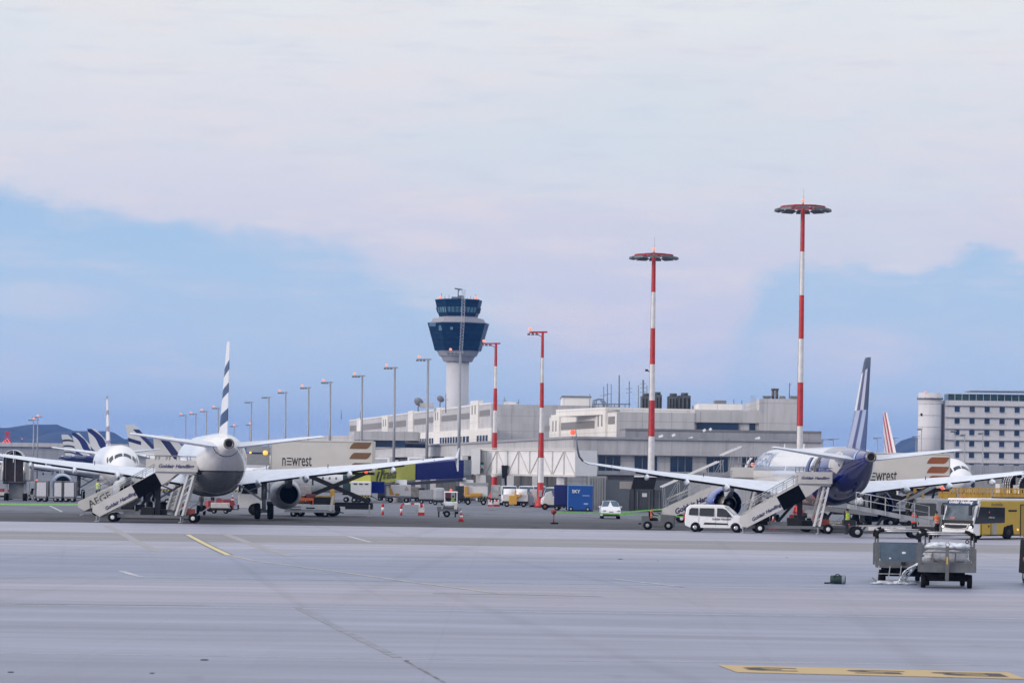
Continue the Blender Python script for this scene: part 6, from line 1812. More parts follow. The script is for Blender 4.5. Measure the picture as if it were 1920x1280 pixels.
# -- bus -------------------------------------------------------------------------------------
busy = mat('bus_yellow', (.50, .32, .015), .35, noise=.7, amt=.05, coat=.3)
def bus():
    t = thing('bus', 'yellow and white apron bus with dark windscreen at the right edge', 'bus', (0, 0, 0), 0)
    Wd, Hh, L = 2.5, 2.62, 12.0
    # local: front at y=0 facing -y, camera-left side of the front is x=-Wd/2, visible flank is x=+Wd/2
    hw = Wd / 2
    mb = MB(); mb.box((0, L / 2 + .35, 1.40), (Wd, L - .7, 2.2)); body = mb.build('body', busy, t, bevel=.07)
    mb = MB(); mb.box((0, L / 2 + .2, Hh - .06), (Wd - .16, L - .5, .14)); mb.build('roof', white, body, bevel=.05)
    prof = [(0.75, .26), (-.02, .26), (-.04, .95), (.06, 1.28), (.42, 2.18), (.62, Hh - .02), (.75, Hh)]
    mb = MB(); mb.extr([(-hw + .02, y, z) for y, z in prof], (Wd - .04, 0, 0)); fr = mb.build('front', white, t, bevel=.05)
    mb = MB(); n = Vector((0, -.93, .36)) * .03
    mb.extr([Vector((-hw + .14, .05, 1.24)) + n, Vector((hw - .14, .05, 1.24)) + n, Vector((hw - .16, .41, 2.16)) + n, Vector((-hw + .16, .41, 2.16)) + n], (0, -.006, .002)); ws_ = mb.build('windscreen', mat('bus_screen', (.10, .125, .15), .08, noise=1.2, amt=.45), fr)
    mb = MB(); mb.box((-.45, .06, 1.36), (.36, .02, .14)); mb.build('notice', mat('red_notice', (.60, .12, .10), .6), ws_)
    mb = MB(); mb.extr([Vector((-hw + .08, .40, 2.17)) + n * 1.6, Vector((hw - .08, .40, 2.17)) + n * 1.6, Vector((hw - .12, .60, 2.57)) + n * 1.6, Vector((-hw + .12, .60, 2.57)) + n * 1.6], (0, -.006, .002)); hd = mb.build('header_panel', mat('bus_navy', (.012, .035, .10), .3), fr)
    text('Goldair Handling', .27, frame((0 - .1, .44, 2.39), (1, 0, 0), (0, .42, .9)), bold=.03, shear=.2).build('lettering', white, hd)
    mb = MB(); mb.box((0, -.03, 1.13), (Wd - .1, .05, .22)); mb.build('dash_strip', dark, fr)
    mb = MB(); mb.box((-.05, -.06, .82), (1.75, .05, .24)); gr = mb.build('grille', dark, fr)
    mb = MB(); mb.bar((-.98, -.09, .96), (.9, -.09, .96), .05); mb.bar((-.98, -.09, .96), (-.9, -.09, .72), .05); mb.bar((.9, -.09, .96), (.78, -.09, .72), .05); mb.bar((-.9, -.09, .72), (-.06, -.09, .64), .05); mb.bar((.78, -.09, .72), (-.06, -.09, .64), .05); mb.build('chrome_trim', alu, gr)
    mb = MB(); mb.box((0, -.06, .32), (Wd - .06, .12, .16)); mb.build('bumper', greyp, fr, bevel=.03)
    for s_ in (-1, 1):
        mb = MB(); mb.ball((s_ * (hw - .14), .0, .86), .17, (.9, .6, 1.1)); o = mb.build('headlight', dark, fr)
        mb = MB(); mb.ball((s_ * (hw - .15), -.08, .80), .075); mb.build('bulb', lamp_white, o)
        mb = MB(); mb.tube([(s_ * (hw - .1), .55, 2.28), (s_ * (hw + .04), .12, 2.26), (s_ * (hw - .10), -.10, 2.12)], .05); mb.box((s_ * (hw - .16), -.14, 1.86), (.20, .12, .62)); mb.build('mirror', dark, fr)
        mb = MB(); mb.extr([(s_ * (hw + .004), .26, 1.42), (s_ * (hw + .004), .40, 1.42), (s_ * (hw + .004), .72, 2.32), (s_ * (hw + .004), .58, 2.32)], (s_ * .015, 0, 0)); mb.build('screen_pillar', white, fr)
    for s_ in (-1, 1):
        x = s_ * (hw + .004)
        mb = MB(); mb.extr([(x, .10, 1.02), (x, 3.35, 1.08), (x, 3.35, 2.06), (x, .50, 2.10), (x, .30, 1.6)], (s_ * .015, 0, 0)); w_ = mb.build('side_window', glass_dk, body)
        mb = MB(); mb.ball((x + s_ * .02, 1.65, 1.75), .07, (.2, 1, 1.2)); mb.build('sticker', mat('red_sticker', (.5, .08, .10), .5), w_)
        text('CORAL Bus', .13, frame((x + s_ * .02, 1.9, 1.42), (0, s_, 0), (0, 0, 1)), bold=.01).build('lettering', white, w_)
        mb = MB(); mb.bar((x + s_ * .004, .82, .28), (x + s_ * .004, .82, 1.0), .03); mb.bar((x + s_ * .004, 1.86, .28), (x + s_ * .004, 1.86, 1.0), .03); mb.box((x, 1.62, .86), (.03, .14, .12)); mb.build('panel_gap', dark, body)
        mb = MB(); mb.box((x, 2.25, .68), (.02, .42, .70)); mb.build('kick_plate', greyp, body)
        mb = MB(); mb.box((x, 4.2, 1.85), (.03, .9, .12)); mb.build('vent', dark, body)
        mb = MB(); mb.box((x, 5.85, 1.2), (.02, 1.5, 2.0)); dr = mb.build('door', mat('door_shade_yellow', (.34, .22, .03), .4), body)
        mb = MB()
        for yy in (5.08, 6.62):
            mb.box((x + s_ * .012, yy, 1.2), (.02, .07, 2.05))
        mb.box((x + s_ * .012, 5.85, 2.24), (.02, 1.6, .06)); mb.build('door_seal', dark, dr)
        for y in (3.75, 9.6):
            mb = MB(); mb.extr([(x, y + .62 - (.14 if z > .85 else 0), z) if yy_ > 0 else (x, y - .62 + (.14 if z > .75 else 0), z) for yy_, z in ((-1, .26), (-1, .80), (1, .98), (1, .26))], (s_ * .008, 0, 0)); o = mb.build('wheel_arch_shade', black, body)  # flat black patch stands in for the shade inside the arch
            wheel(t, (s_ * (hw - .10), y, .46), .46, .28, 'X', hub=dark)
        for y in (4.78, 8.2):
            mb = MB(); mb.ball((x + s_ * .01, y, .62), .075); mb.build('side_lamp', lamp_amber, body)
        text('Autohellas', .30, frame((x + s_ * .004, 2.5, 2.25), (0, s_, 0), (0, 0, 1)), bold=.002).build('lettering', ink, body)
        mb = MB(); mb.box((x - s_ * .01, 5, .26), (.02, 8, .06)); mb.build('sill', dark, body)
    mb = MB(); mb.box((.1, 5.5, Hh + .05), (1.2, 2.4, .1)); mb.build('roof_hatch', dark, body)
    mb = MB(); mb.ball((-.2, .85, Hh + .06), .07); mb.build('marker_lamp', red, fr)
    return t
B = bus()
p = G(1795, 1006)
B.location = (X(1797, 171), 171.0, 0)
B.rotation_euler = (0, 0, R(-37 - 9))

# -- baggage dollies in the foreground ---------------------------------------------------------
dolly = mat('dolly_grey', (.115, .12, .13), .5, noise=4, amt=.22)
bluep = mat('dolly_blue_panel', (.085, .125, .175), .5, noise=3, amt=.18)
def load_sheet(mb, c, sx_, sy_, sz_, seed):
    r = random.Random(seed); n, m = 18, 10
    rings = []
    for k in range(1, m):
        a = math.pi * k / m
        ring = []
        for i in range(n):
            b = 2 * math.pi * i / n
            f = 1 + r.uniform(-.16, .16)
            x, y, z = math.sin(a) * math.cos(b), math.sin(a) * math.sin(b), -math.cos(a)
            x = math.copysign(abs(x) ** .7, x); y = math.copysign(abs(y) ** .7, y)
            ring.append(Vector((c[0] + x * sx_ * f, c[1] + y * sy_ * f, c[2] + z * sz_ * f)))
        rings.append(ring)
    mb.loft(rings, 0, True)
def dolly_cart(label, loc, rz, drawbar_up=True, panels='mesh', loaded=True):
    """local: front end faces -y; frame 1.95 wide, 3.2 long"""
    t = thing('baggage_dolly', label, 'baggage cart', loc, rz, 'baggage dollies on the concrete')
    hw, L = 1.0, 3.2
    mb = MB(); mb.box((0, L / 2, .66), (2 * hw, L, .12)); mb.box((0, .02, .72), (2 * hw + .02, .06, .26)); mb.build('deck', dolly, t)
    for s_ in (-1, 1):
        for y in (.06, L - .06):
            mb = MB(); mb.box((s_ * (hw - .02), y, 1.03), (.15, .13, .86)); mb.box((s_ * (hw - .03), y, 1.72), (.07, .07, .60)); mb.build('corner_post', dolly, t)
            mb = MB()
            mb.tube([(s_ * (hw - .0), y, 1.70), (s_ * (hw + .02), y, 1.86), (s_ * (hw - .06), y, 1.97), (s_ * (hw - .26), y, 2.02)], .065, 8); mb.build('rubber_buffer', black, t)
        mb = MB(); mb.bar((s_ * (hw - .04), .1, 2.0), (s_ * (hw - .04), L - .1, 2.0), .05); mb.build('top_rail', steel, t)
    for y in (.06, L - .06):
        mb = MB(); mb.tube([(-hw + .2, y, 1.98), (hw - .2, y, 1.98)], .03, 8); mb.build('top_rail', steel, t)
    if panels == 'mesh':
        for y in (.04, L - .04):
            mb = MB()
            for z in (.92, 1.32, 1.45):
                mb.bar((-hw + .1, y, z), (hw - .1, y, z), .045)
            for x in (-.52, -.02, .30, .84):
                mb.bar((x, y, .8), (x, y, 1.34), .05)
            mb.box((0, y, .83), (2 * hw - .2, .03, .16)); mb.build('end_gate', dolly, t)
    else:
        for y in (.05, L - .05):
            mb = MB(); mb.box((0, y, 1.30), (2 * hw - .26, .05, .36)); mb.box((0, y, .97), (2 * hw - .26, .05, .28)); pn = mb.build('side_board', bluep, t)
            mb = MB(); mb.box((0, y, .79), (2 * hw - .26, .04, .05)); mb.build('sill_strip', offwhite, pn)
            mb = MB(); mb.ball((.02, y - .03, 1.16), .055, (1.5, .2, .9)); mb.ball((-.5, y - .03, .95), .035, (1.3, .2, .9)); mb.build('paint_scuff', white, pn)
    for s_ in (-1, 1):
        for y in (.55, L - .55):
            wheel(t, (s_ * (hw - (.16 if y < 1 else .34)), y, .25), .25, .18, 'X', hub=midgrey)
    mb = MB(); mb.box((0, .55, .38), (1.6, .18, .26)); mb.box((0, L - .55, .38), (1.5, .16, .22)); mb.box((0, L / 2, .50), (.5, L - .4, .16)); mb.build('axle_frame', black, t)
    if drawbar_up:
        mb = MB(); mb.box((0, -.12, .92), (.13, .09, 1.25)); mb.bar((0, -.10, .42), (0, .4, .38), .12)
        db = mb.build('drawbar', dolly, t)
        mb = MB()
        for i in range(12):
            a0_, a1_ = i * math.pi / 6, (i + 1) * math.pi / 6
            mb.cyl((math.cos(a0_) * .07, -.12, 1.62 + math.sin(a0_) * .07), (math.cos(a1_) * .07, -.12, 1.62 + math.sin(a1_) * .07), .022, n=6)
        mb.build('tow_eye', steel, db)
        mb = MB(); mb.box((0, -.17, 1.03), (.055, .01, .26)); mb.build('yellow_strip', yellow, db)
        mb = MB()
        for i in range(12):
            a0_, a1_ = i * math.pi / 6, (i + 1) * math.pi / 6
            mb.cyl((.84 + math.cos(a0_) * .06, L, 1.64 + math.sin(a0_) * .06), (.84 + math.cos(a1_) * .06, L, 1.64 + math.sin(a1_) * .06), .02, n=6)
        mb.build('tow_eye', dark, t)
    return t
p = G(1765, 1100)
D1 = dolly_cart('grey mesh baggage dolly with upright drawbar, loaded with wrapped bales', (p.x, 97.5, 0), R(-7.5))
mb = MB(); load_sheet(mb, (.0, .95, 1.08), .86, .72, .36, 4)
o = mb.build('wrapped_bale', mat('grey_wrap', (.36, .37, .40), .35, noise=7, amt=.3, spec=.6)); o.parent = None
o.matrix_world = Matrix.Translation((p.x, 97.5, 0)) @ Matrix.Rotation(R(-7.5), 4, 'Z'); tag(o, 'grey plastic wrapped bale inside the mesh baggage dolly', 'bale')
mb = MB(); load_sheet(mb, (-.12, 1.0, 1.50), .62, .6, .16, 5); load_sheet(mb, (.42, .9, 1.50), .45, .5, .15, 6)
o = mb.build('plastic_sheeting', plastic); o.matrix_world = Matrix.Translation((p.x, 97.5, 0)) @ Matrix.Rotation(R(-7.5), 4, 'Z'); tag(o, 'crumpled white plastic sheeting heaped on top of the wrapped bale', 'plastic sheet')
p2 = G(1672, 1091)
D2 = dolly_cart('grey baggage dolly with blue side boards and a folded ladder step, behind the mesh dolly', (p2.x + .30, 101.5, 0), R(-6), drawbar_up=False, panels='board')
mb = MB()                                                      # folding step hanging from its near edge
for x in (-.92, -.50, -.08):
    mb.bar((x, -.05, .66), (x - .07, -.10, .08), .035)
mb.bar((-1.0, -.11, .08), (-.1, -.11, .08), .05); mb.bar((-.97, -.08, .36), (-.1, -.08, .36), .03); mb.bar((-1.0, -.11, .08), (-1.2, -.2, .22), .04); mb.build('folding_step', steel, D2)
mb = MB(); mb.box((.0, -.02, .76), (.16, .1, .12)); mb.build('latch', dark, D2)
# plastic film trailing from the cart on to the concrete
g_ = NB('film_plastic', .25)
_o, _x = g_.xyz('Object'); nz = g_.noise(_o, 6.0, (1, 1, 1), 5)
film = g_.out(g_.mix(g_.smooth(nz, .35, .65), (.50, .55, .62), (.80, .82, .86))); g_.b.inputs['Transmission Weight'].default_value = .25
mb = MB(); r = random.Random(11)
NU, NV = 16, 12
for i in range(NU + 1):
    u = i / NU
    for j in range(NV + 1):
        v = j / NV
        fold = .07 * math.sin(v * 17 + 2.2 * math.sin(u * 3)) + r.uniform(-.02, .02)
        x = .80 - u * (.34 + .62 * v) + .10 * math.sin(u * 5 + v * 3)
        y = -.16 - .16 * u - .18 * v + fold
        z = max(.025 + .02 * r.random(), .88 - .10 * v - (.90 - .10 * v) * u ** 1.25 + .5 * fold * (1 - u))
        mb.v.append(Vector((x, y, z)))
for i in range(NU):
    for j in range(NV):
        if r.random() < .12 and i > 1:
            continue
        q = i * (NV + 1) + j
        mb.f.append([q, q + 1, q + NV + 2, q + NV + 1]); mb.mi.append(0); mb.sm.append(False)
for i in range(16):
    mb.ball((r.uniform(-1.25, .72) * (1 if i > 4 else .4), -.34 + r.uniform(-.14, .1), .035), r.uniform(.08, .2), (1.7, .8, .35 if i < 12 else .7), 7, 4)
o = mb.build('plastic_film', film); o.location = (p2.x - .12, 100.9, 0)
tag(o, 'torn clear plastic film spilling from the blue sided dolly to the concrete', 'plastic film')
pb_ = G(1571, 1094)
bg_ = thing('duffel_bag', 'small dark green duffel bag lying alone on the concrete left of the dollies', 'bag', pb_, R(-6))
mb = MB(); rings = []
for x, k in ((-.29, .75), (-.25, .95), (-.1, 1), (.1, 1), (.22, .97), (.29, .8)):
    rings.append([Vector((x, math.cos(a) * .16 * k, .165 + math.sin(a) * .165 * k)) for a in [2 * math.pi * i / 14 for i in range(14)]])
mb.loft(rings); mb.build('bag_body', mat('dark_green_canvas', (.012, .035, .035), .7, noise=9, amt=.3), bg_)
mb = MB(); mb.tube([(-.15, -.14, .24), (-.08, -.15, .36), (.02, -.14, .37), (.1, -.15, .3)], .016); mb.tube([(-.26, -.05, .04), (-.42, -.06, .03), (-.50, -.02, .03)], .03); mb.build('strap', black, bg_)
mb = MB(); mb.lathe([(.166, .14), (.172, .15), (.172, .24), (.16, .27)], (0, 0, .168), 14, 'X', caps=(False, False)); mb.build('pale_band', mat('pale_canvas', (.20, .24, .28), .7), bg_)
# dark equipment entering at the right edge
p = G(1926, 1096)
eq = thing('tow_tractor', 'black vehicle edge with red trim cut off by the right border', 'tow tractor', (p.x, p.y, 0), 0)
mb = MB(); mb.box((.75, .9, 1.05), (1.5, 1.8, 1.3), top=.94); mb.build('body', black, eq, bevel=.05)
mb = MB(); mb.bar((.05, 0, 1.2), (-.08, 0, 1.9), .16, .16); mb.bar((.02, -.02, .6), (.06, -.02, 1.3), .14); mb.build('mast_post', dark, eq)
mb = MB(); mb.bar((-.07, -.09, 1.72), (-.075, -.09, 1.96), .17, .03); b_ = mb.build('warning_plate', red, eq)
mb = MB(); mb.box((-.07, -.12, 1.84), (.05, .01, .2)); mb.build('white_stripe', white, b_)
mb = MB(); mb.ball((-.06, -.05, .98), .13, (1, .5, 1)); o = mb.build('tail_lamp', red, eq)
mb = MB(); mb.ball((-.06, -.12, .98), .07, (1, .4, 1)); mb.build('lens', white, o)
mb = MB(); mb.bar((-.10, 0, 1.42), (.1, 0, 1.38), .06); mb.build('door_handle', dark, eq)
mb = MB(); mb.box((.1, 0, .12), (.5, .3, .09)); mb.build('step', dark, eq)
for y in (.4, 1.5):
    wheel(eq, (.25, y, .3), .3, .22, 'X')

# -- belt loaders under the blue tail -------------------------------------------------------
def belt_loader(label, loc, rz, L=8.0, z0=.75, z1=2.3, rail=True, words='Goldair Handling'):
    """local x along the conveyor, z0 at x=0 rising to z1 at x=L; camera side -y"""
    t = thing('belt_loader', label, 'belt loader', loc, rz, 'belt loaders at the blue tailed aircraft')
    sl = (z1 - z0) / L
    mb = MB(); mb.extr([(0, -.55, z0), (L, -.55, z1), (L, -.55, z1 + .30), (0, -.55, z0 + .30)], (0, 1.1, 0)); mb.build('conveyor', greyp, t)
    mb = MB(); mb.extr([(.1, -.45, z0 + .31), (L - .1, -.45, z1 + .31), (L - .1, .45, z1 + .31), (.1, .45, z0 + .31)], (0, 0, .02)); mb.build('belt', black, t)
    if rail:
        mb = MB()
        for k in range(6):
            x = .4 + k * (L - .8) / 5; mb.bar((x, -.62, z0 + sl * x), (x, -.62, z0 + sl * x + 1.15), .06)
        for q in (.72, 1.15):
            mb.tube([(.4, -.62, z0 + sl * .4 + q), (L - .4, -.62, z0 + sl * (L - .4) + q)], .03)
        mb.build('side_rail', steel, t)
    c = L * .42
    mb = MB(); mb.box((c, .15, .62), (L * .62, 1.5, .36)); body = mb.build('body', greyp, t, bevel=.04)
    mb = MB(); mb.box((c + .1, -.612, .60), (2.4, .02, .24)); o = mb.build('name_plate', offwhite, body)
    if words:
        text(words, .21, frame((c + .1, -.626, .60), (1, 0, 0), (0, 0, 1)), bold=.02, shear=.3).build('lettering', ink, o)
    mb = MB()
    for x in (c - 1.7, c + 1.95):
        for k in range(2):
            mb.add([(x + k * .3 - .12, -.613, .49), (x + k * .3 + .03, -.613, .49), (x + k * .3 + .18, -.613, .72), (x + k * .3 + .03, -.613, .72)], [(0, 1, 2, 3)])
    mb.build('hazard_stripe', ink, body)
    mb = MB(); mb.box((c - 2.3, -.2, .95), (.8, .7, .35)); mb.bar((c - 2.6, -.2, 1.1), (c - 2.6, -.2, 1.7), .06); mb.build('driver_seat', dark, t)
    for x in (c - 1.8, c + 1.9):
        for y in (-.5, .8):
            wheel(t, (x, y, .36), .36, .26, 'Y')
    for x in (c - .5, c + 1.2):
        mb = MB(); mb.bar((x, .1, .7), (x + .5, .1, z0 + sl * (x + .5)), .16); mb.build('lift_arm', dark, t)
    mb = MB(); mb.ball((c - 2.35, -.62, .85), .05); mb.build('tail_lamp', red, t)
    return t
d = 172.0
belt_loader('belt loader with handrails, its conveyor sloping down to the right behind the dollies', (X(1592, d), d, 0), R(1), L=(X(1752, d) - X(1592, d)), z0=1.85, z1=.85)
d = 186.0
belt_loader('belt loader without handrails beneath the blue tail, behind the worker in yellow', (X(1500, d), d, 0), R(0), L=(X(1645, d) - X(1500, d)), z0=1.62, z1=1.15, rail=False)
d = 205.0
belt_loader('dark belt loader tilted steeply up to the right under the right wing', (X(1683, d), d, 0), R(0), L=2.9, z0=1.55, z1=3.15, rail=False, words=None)

# -- small apron vehicles ---------------------------------------------------------------------
def tractor(label, loc, rz, paint, canopy=None, lights=False, group='baggage tractors', S=1.0):
    """local +x forward"""
    t = thing('baggage_tractor', label, 'tractor', loc, rz, group)
    mb = MB(); mb.extr([(-1.15, -.62, .20), (1.15, -.62, .20), (1.18, -.62, 1.02), (.20, -.62, 1.10), (.15, -.62, .62), (-.55, -.62, .60), (-.62, -.62, .98), (-1.15, -.62, .98)], (0, 1.24, 0)); b = mb.build('body', paint, t, bevel=.05)
    mb = MB(); mb.box((-.35, 0, .70), (.5, .9, .16)); mb.box((-.60, 0, 1.02), (.12, .9, .5)); mb.build('seat', black, t)
    mb = MB(); mb.bar((.28, .2, .95), (.0, .2, 1.15), .05); mb.lathe([(.15, -.015), (.18, 0), (.15, .015)], (0, .2, 1.16), 12, 'Z'); mb.build('steering_wheel', black, t)
    for x in (-.72, .74):
        for y in (-.56, .56):
            wheel(t, (x, y, .30), .30, .22, 'Y', hub=greyp)
    if canopy:
        mb = MB()
        for x in (-.85, .35):
            for y in (-.55, .55):
                mb.bar((x, y, .95), (x + (.1 if x > 0 else 0), y, 1.9), .06)
        mb.build('canopy_post', canopy, t)
        mb = MB(); mb.box((-.25, 0, 1.94), (1.5, 1.25, .09), top=.92); mb.build('canopy', canopy, t, bevel=.03)
        mb = MB(); mb.cyl((-.25, 0, 1.98), (-.25, 0, 2.02), .07); mb.ball((-.25, 0, 2.1), .12); mb.build('beacon', lamp_red, t)
    if lights:
        for y in (-.42, .42):
            mb = MB(); mb.ball((1.19, y, .78), .14, (.5, 1, 1)); mb.build('headlight', lamp_white, t)
    mb = MB(); mb.bar((-1.15, 0, .4), (-1.4, 0, .4), .1); mb.build('tow_hook', dark, t)
    return t
p = G(1233, 992)
tractor('dark grey baggage tractor with a driver in orange, left of the white van', (p.x, 186.5, 0), R(-6), mat('tractor_grey', (.11, .115, .125), .45, noise=2, amt=.15))
p = G(63, 938); TL = tractor('baggage tractor with lit headlights pulling white containers at far left', (p.x, 284, 0), R(-55), midgrey, canopy=greyp, lights=True)
tractor('white canopied baggage tractor with an orange beacon in the centre, driver in green', (X(846, 238), 238, 0), R(-90), offwhite, canopy=white)
tractor('red baggage tractor partly hidden behind the stairs at the blue tail', (X(1512, 196), 196, 0), R(170), red, canopy=None)
tractor('small red tractor under the belly of the left aircraft', (X(412, 232), 232, 0), R(20), mat('dull_red', (.30, .05, .06), .6))

def trailer(label, loc, rz, Lx, Ly, zb, zt, paint, base=None, wheels=True, group=None, name='trailer', cat='trailer', roof=None, hazard=False, deco=None, bev=.05):
    """boxy body on a wheeled base; local x along its long side, camera side -y"""
    t = thing(name, label, cat, loc, rz, group)
    mb = MB(); mb.box((0, 0, (zb + zt) / 2), (Lx, Ly, zt - zb)); b = mb.build('body', paint, t, bevel=bev)
    if roof:
        mb = MB(); mb.box((0, 0, zt + .09), (Lx * 1.04, Ly * 1.04, .18), top=.86, topy=.8); mb.build('roof', roof, b)
    mb = MB(); mb.box((0, 0, zb - .10), (Lx * 1.03, Ly * .96, .18)); mb.build('base', base or dark, t)
    if hazard:
        mb = MB()
        n = int(Lx / .3)
        for k in range(n):
            x = -Lx / 2 + (k + .1) * Lx / n; w_ = Lx / n * .45
            mb.add([(x, -Ly * .485, zb - .18), (x + w_, -Ly * .485, zb - .18), (x + w_ * 1.9, -Ly * .485, zb - .02), (x + w_ * .9, -Ly * .485, zb - .02)], [(0, 1, 2, 3)])
        mb.build('hazard_stripe', mat('hazard_yellow', (.50, .42, .10), .5), t)
    if wheels:
        r_ = min(.3, max(.18, (zb - .15) * .6))
        for x in (-Lx * .33, Lx * .33):
            for y in (-Ly * .4, Ly * .4):
                wheel(t, (x, y, r_), r_, .18, 'Y')
        mb = MB(); mb.bar((Lx / 2, 0, zb - .1), (Lx / 2 + .8, 0, .35), .08); mb.build('tow_bar', dark, t)
    return t, b
# containers on dollies at far left
for i, (px, lab) in enumerate(((80, 'white container on a dolly nearest the lit tractor'), (111, 'narrower white container on a dolly under the pale blue engine'), (132, 'white container on a dolly closest to the grey capitals stairs'))):
    w_ = (1.0, .75, 1.0)[i]
    t, b = trailer(lab, (X(px, 275), 275, 0), 0, w_, 1.2, .55, 2.0, mat('container_white', (.60, .60, .64), .45), base=midgrey, group='white containers on dollies at far left', name='container_dolly', cat='cargo dolly')
    mb = MB()
    for x in (-w_ / 2 - .12, w_ / 2 + .12):
        mb.box((x, 0, 1.3), (.1, 1.2, 1.5))
    mb.box((0, 0, 2.1), (w_ + .4, 1.2, .1)); mb.build('cage_frame', midgrey, t)
# loader and boxes in the left middle ground
t, b = trailer('low white equipment carrier with an orange rail beside the left engine', (X(582, 215), 215, 0), 0, 3.9, 1.5, .55, 1.0, mat('carrier_white', (.52, .55, .58), .4), base=greyp)
mb = MB(); mb.bar((-1.2, -.75, 1.42), (.35, -.75, 1.42), .16, .2)
for x in (-1.15, .3):
    mb.bar((x, -.75, 1.0), (x, -.75, 1.4), .08)
mb.build('orange_rail', orange, t)
mb = MB(); mb.box((.9, 0, 1.3), (1.6, 1.2, .6)); mb.build('engine_cover', dark, t)
mb = MB(); mb.bar((1.7, -.7, .5), (1.9, -.7, 1.7), .2); mb.build('end_post', offwhite, t)
mb = MB(); mb.box((-1.1, -.765, .62), (.9, .02, .05)); mb.box((-1.1, -.765, .80), (.9, .02, .05)); mb.box((.1, -.765, .72), (.7, .02, .10)); mb.build('vent', dark, b)
r = random.Random(5)
labs = ['brown suitcase in the baggage pile above the orange rail', 'dark red suitcase in the baggage pile', 'pale bundle in the baggage pile beside the left engine', 'tan sack on top of the baggage pile', 'yellow holdall hanging from the baggage pile', 'maroon bag low in the baggage pile']
for i, (px, py, w_, h_, c) in enumerate(((568, 940, 1.1, .7, (.16, .07, .06)), (582, 943, .8, .8, (.15, .03, .04)), (578, 930, .9, .7, (.42, .38, .38)), (598, 926, 1.3, .7, (.32, .22, .06)), (610, 933, .35, 1.2, (.60, .34, .05)), (577, 950, .7, .5, (.12, .03, .05)))):
    w = Vector((X((560, 584, 574, 606, 624, 592)[i], 216.8), 216.8 - (.4 if i == 5 else 0), (1.36, 1.41, 2.14, 1.36, 1.61, 1.26)[i])); mb = MB(); mb.box((0, 0, 0), (w_, .6, h_))
    o = mb.build('suitcase', mat('luggage_%d' % i, c, .6, noise=4, amt=.25), bevel=.1); o.location = w; tag(o, labs[i], 'luggage', 'baggage pile beside the left engine')
t, b = trailer('long dark baggage trailer carrying the luggage pile', (X(588, 216.8), 216.9, 0), 0, 3.0, 1.3, .7, 1.0, midgrey)
t, b = trailer('white power unit with three dark roof slots below the propeller aircraft nose', (X(678, 300), 300, 0), 0, 2.3, 1.6, .85, 2.25, mat('unit_white', (.64, .63, .64), .4), roof=offwhite, hazard=True, name='power_unit', cat='ground unit')
for x in (-.62, 0, .62):
    mb = MB(); mb.box((x, -.805, 2.1), (.4, .03, .14)); mb.build('vent', dark, b)
t, b = trailer('dark teal ground unit between the scissor arms', (X(662, 303), 303, 0), 0, 2.2, 1.5, 1.0, 3.1, mat('teal_paint', (.02, .055, .07), .4, noise=1, amt=.25), name='ground_unit', cat='ground unit')
mb = MB(); mb.box((.2, -.76, 2.3), (.6, .02, .12)); mb.build('vent', greyp, b)
t, b = trailer('white box trailer with an orange swoosh and red triangle behind the barrier', (X(748, 305), 305, 0), 0, 2.75, 1.7, .75, 2.05, mat('unit_white', (.64, .63, .64), .4), base=midgrey)
mb = MB(); mb.extr([(-1.1, -.86, 1.85), (-.9, -.86, 1.9), (-.45, -.86, .9), (-.95, -.86, .9)], (0, -.01, 0)); mb.ball((-.1, -.86, .95), .28, (1, .05, .5)); mb.build('orange_swoosh', mat('amber_paint', (.52, .27, .04), .5), b)
mb = MB()
for a_, c_ in (((.75, 1.45), (1.15, 1.45)), ((1.15, 1.45), (.95, 1.8)), ((.95, 1.8), (.75, 1.45))):
    mb.bar((a_[0], -.865, a_[1]), (c_[0], -.865, c_[1]), .05)
mb.build('warning_triangle', red, b)
t, b = trailer('white open trailer with yellow machinery and hazard stripes left of the red mast foot', (X(893, 296), 296, 0), 0, 2.6, 1.6, .95, 2.1, mat('unit_white', (.64, .63, .64), .4), hazard=True)
mb = MB(); mb.box((-1.05, -.9, 1.55), (.45, .3, 1.0)); mb.box((.0, -.95, 1.15), (1.3, .4, .35)); mb.box((-.35, -.95, .98), (1.6, .3, .3)); mb.build('yellow_machinery', mat('amber_paint', (.52, .27, .04), .5), t, bevel=.08)
mb = MB(); mb.box((0, 0, 2.3), (2.7, 1.7, .3)); mb.build('roof', greyp, b)
t, b = trailer('white twin drum water trailer with a yellow pump in front', (X(967, 285), 285, 0), 0, 2.7, 1.6, .6, 1.35, mat('unit_white', (.64, .63, .64), .4), name='water_trailer')
for x in (-.65, .65):
    mb = MB(); mb.cyl((x - .62, 0, 1.30), (x + .62, 0, 1.30), .62, n=20); mb.build('drum', white, b)
mb = MB(); mb.box((-.25, -.95, .75), (.85, .4, .95)); mb.box((.0, -.95, 1.45), (.2, .3, .7)); mb.bar((.1, -.95, 1.0), (.65, -.95, 1.35), .22); mb.build('yellow_pump', mat('pump_amber', (.62, .33, .05), .5), t, bevel=.05)
mb = MB(); mb.cyl((1.25, -.5, .85), (1.25, .5, .85), .75, n=18); mb.build('hose_reel', mat('reel_grey', (.30, .33, .38), .5), t)
mb = MB(); mb.bar((1.62, 0, .3), (1.62, 0, 1.6), .2); mb.build('red_post', mat('dull_red', (.30, .05, .06), .6), t)
t, b = trailer('maroon and white striped bollard case beside the slim right mast', (X(1002, 287), 287, 0), 0, .9, .9, .2, 1.9, mat('pinkish_white', (.56, .50, .50), .5), wheels=False, name='equipment_case', cat='case')
t, b = trailer('plain grey container trolley standing behind the parked air unit', (X(800, 300), 300, 0), 0, 1.6, 1.2, .5, 1.5, greyp)
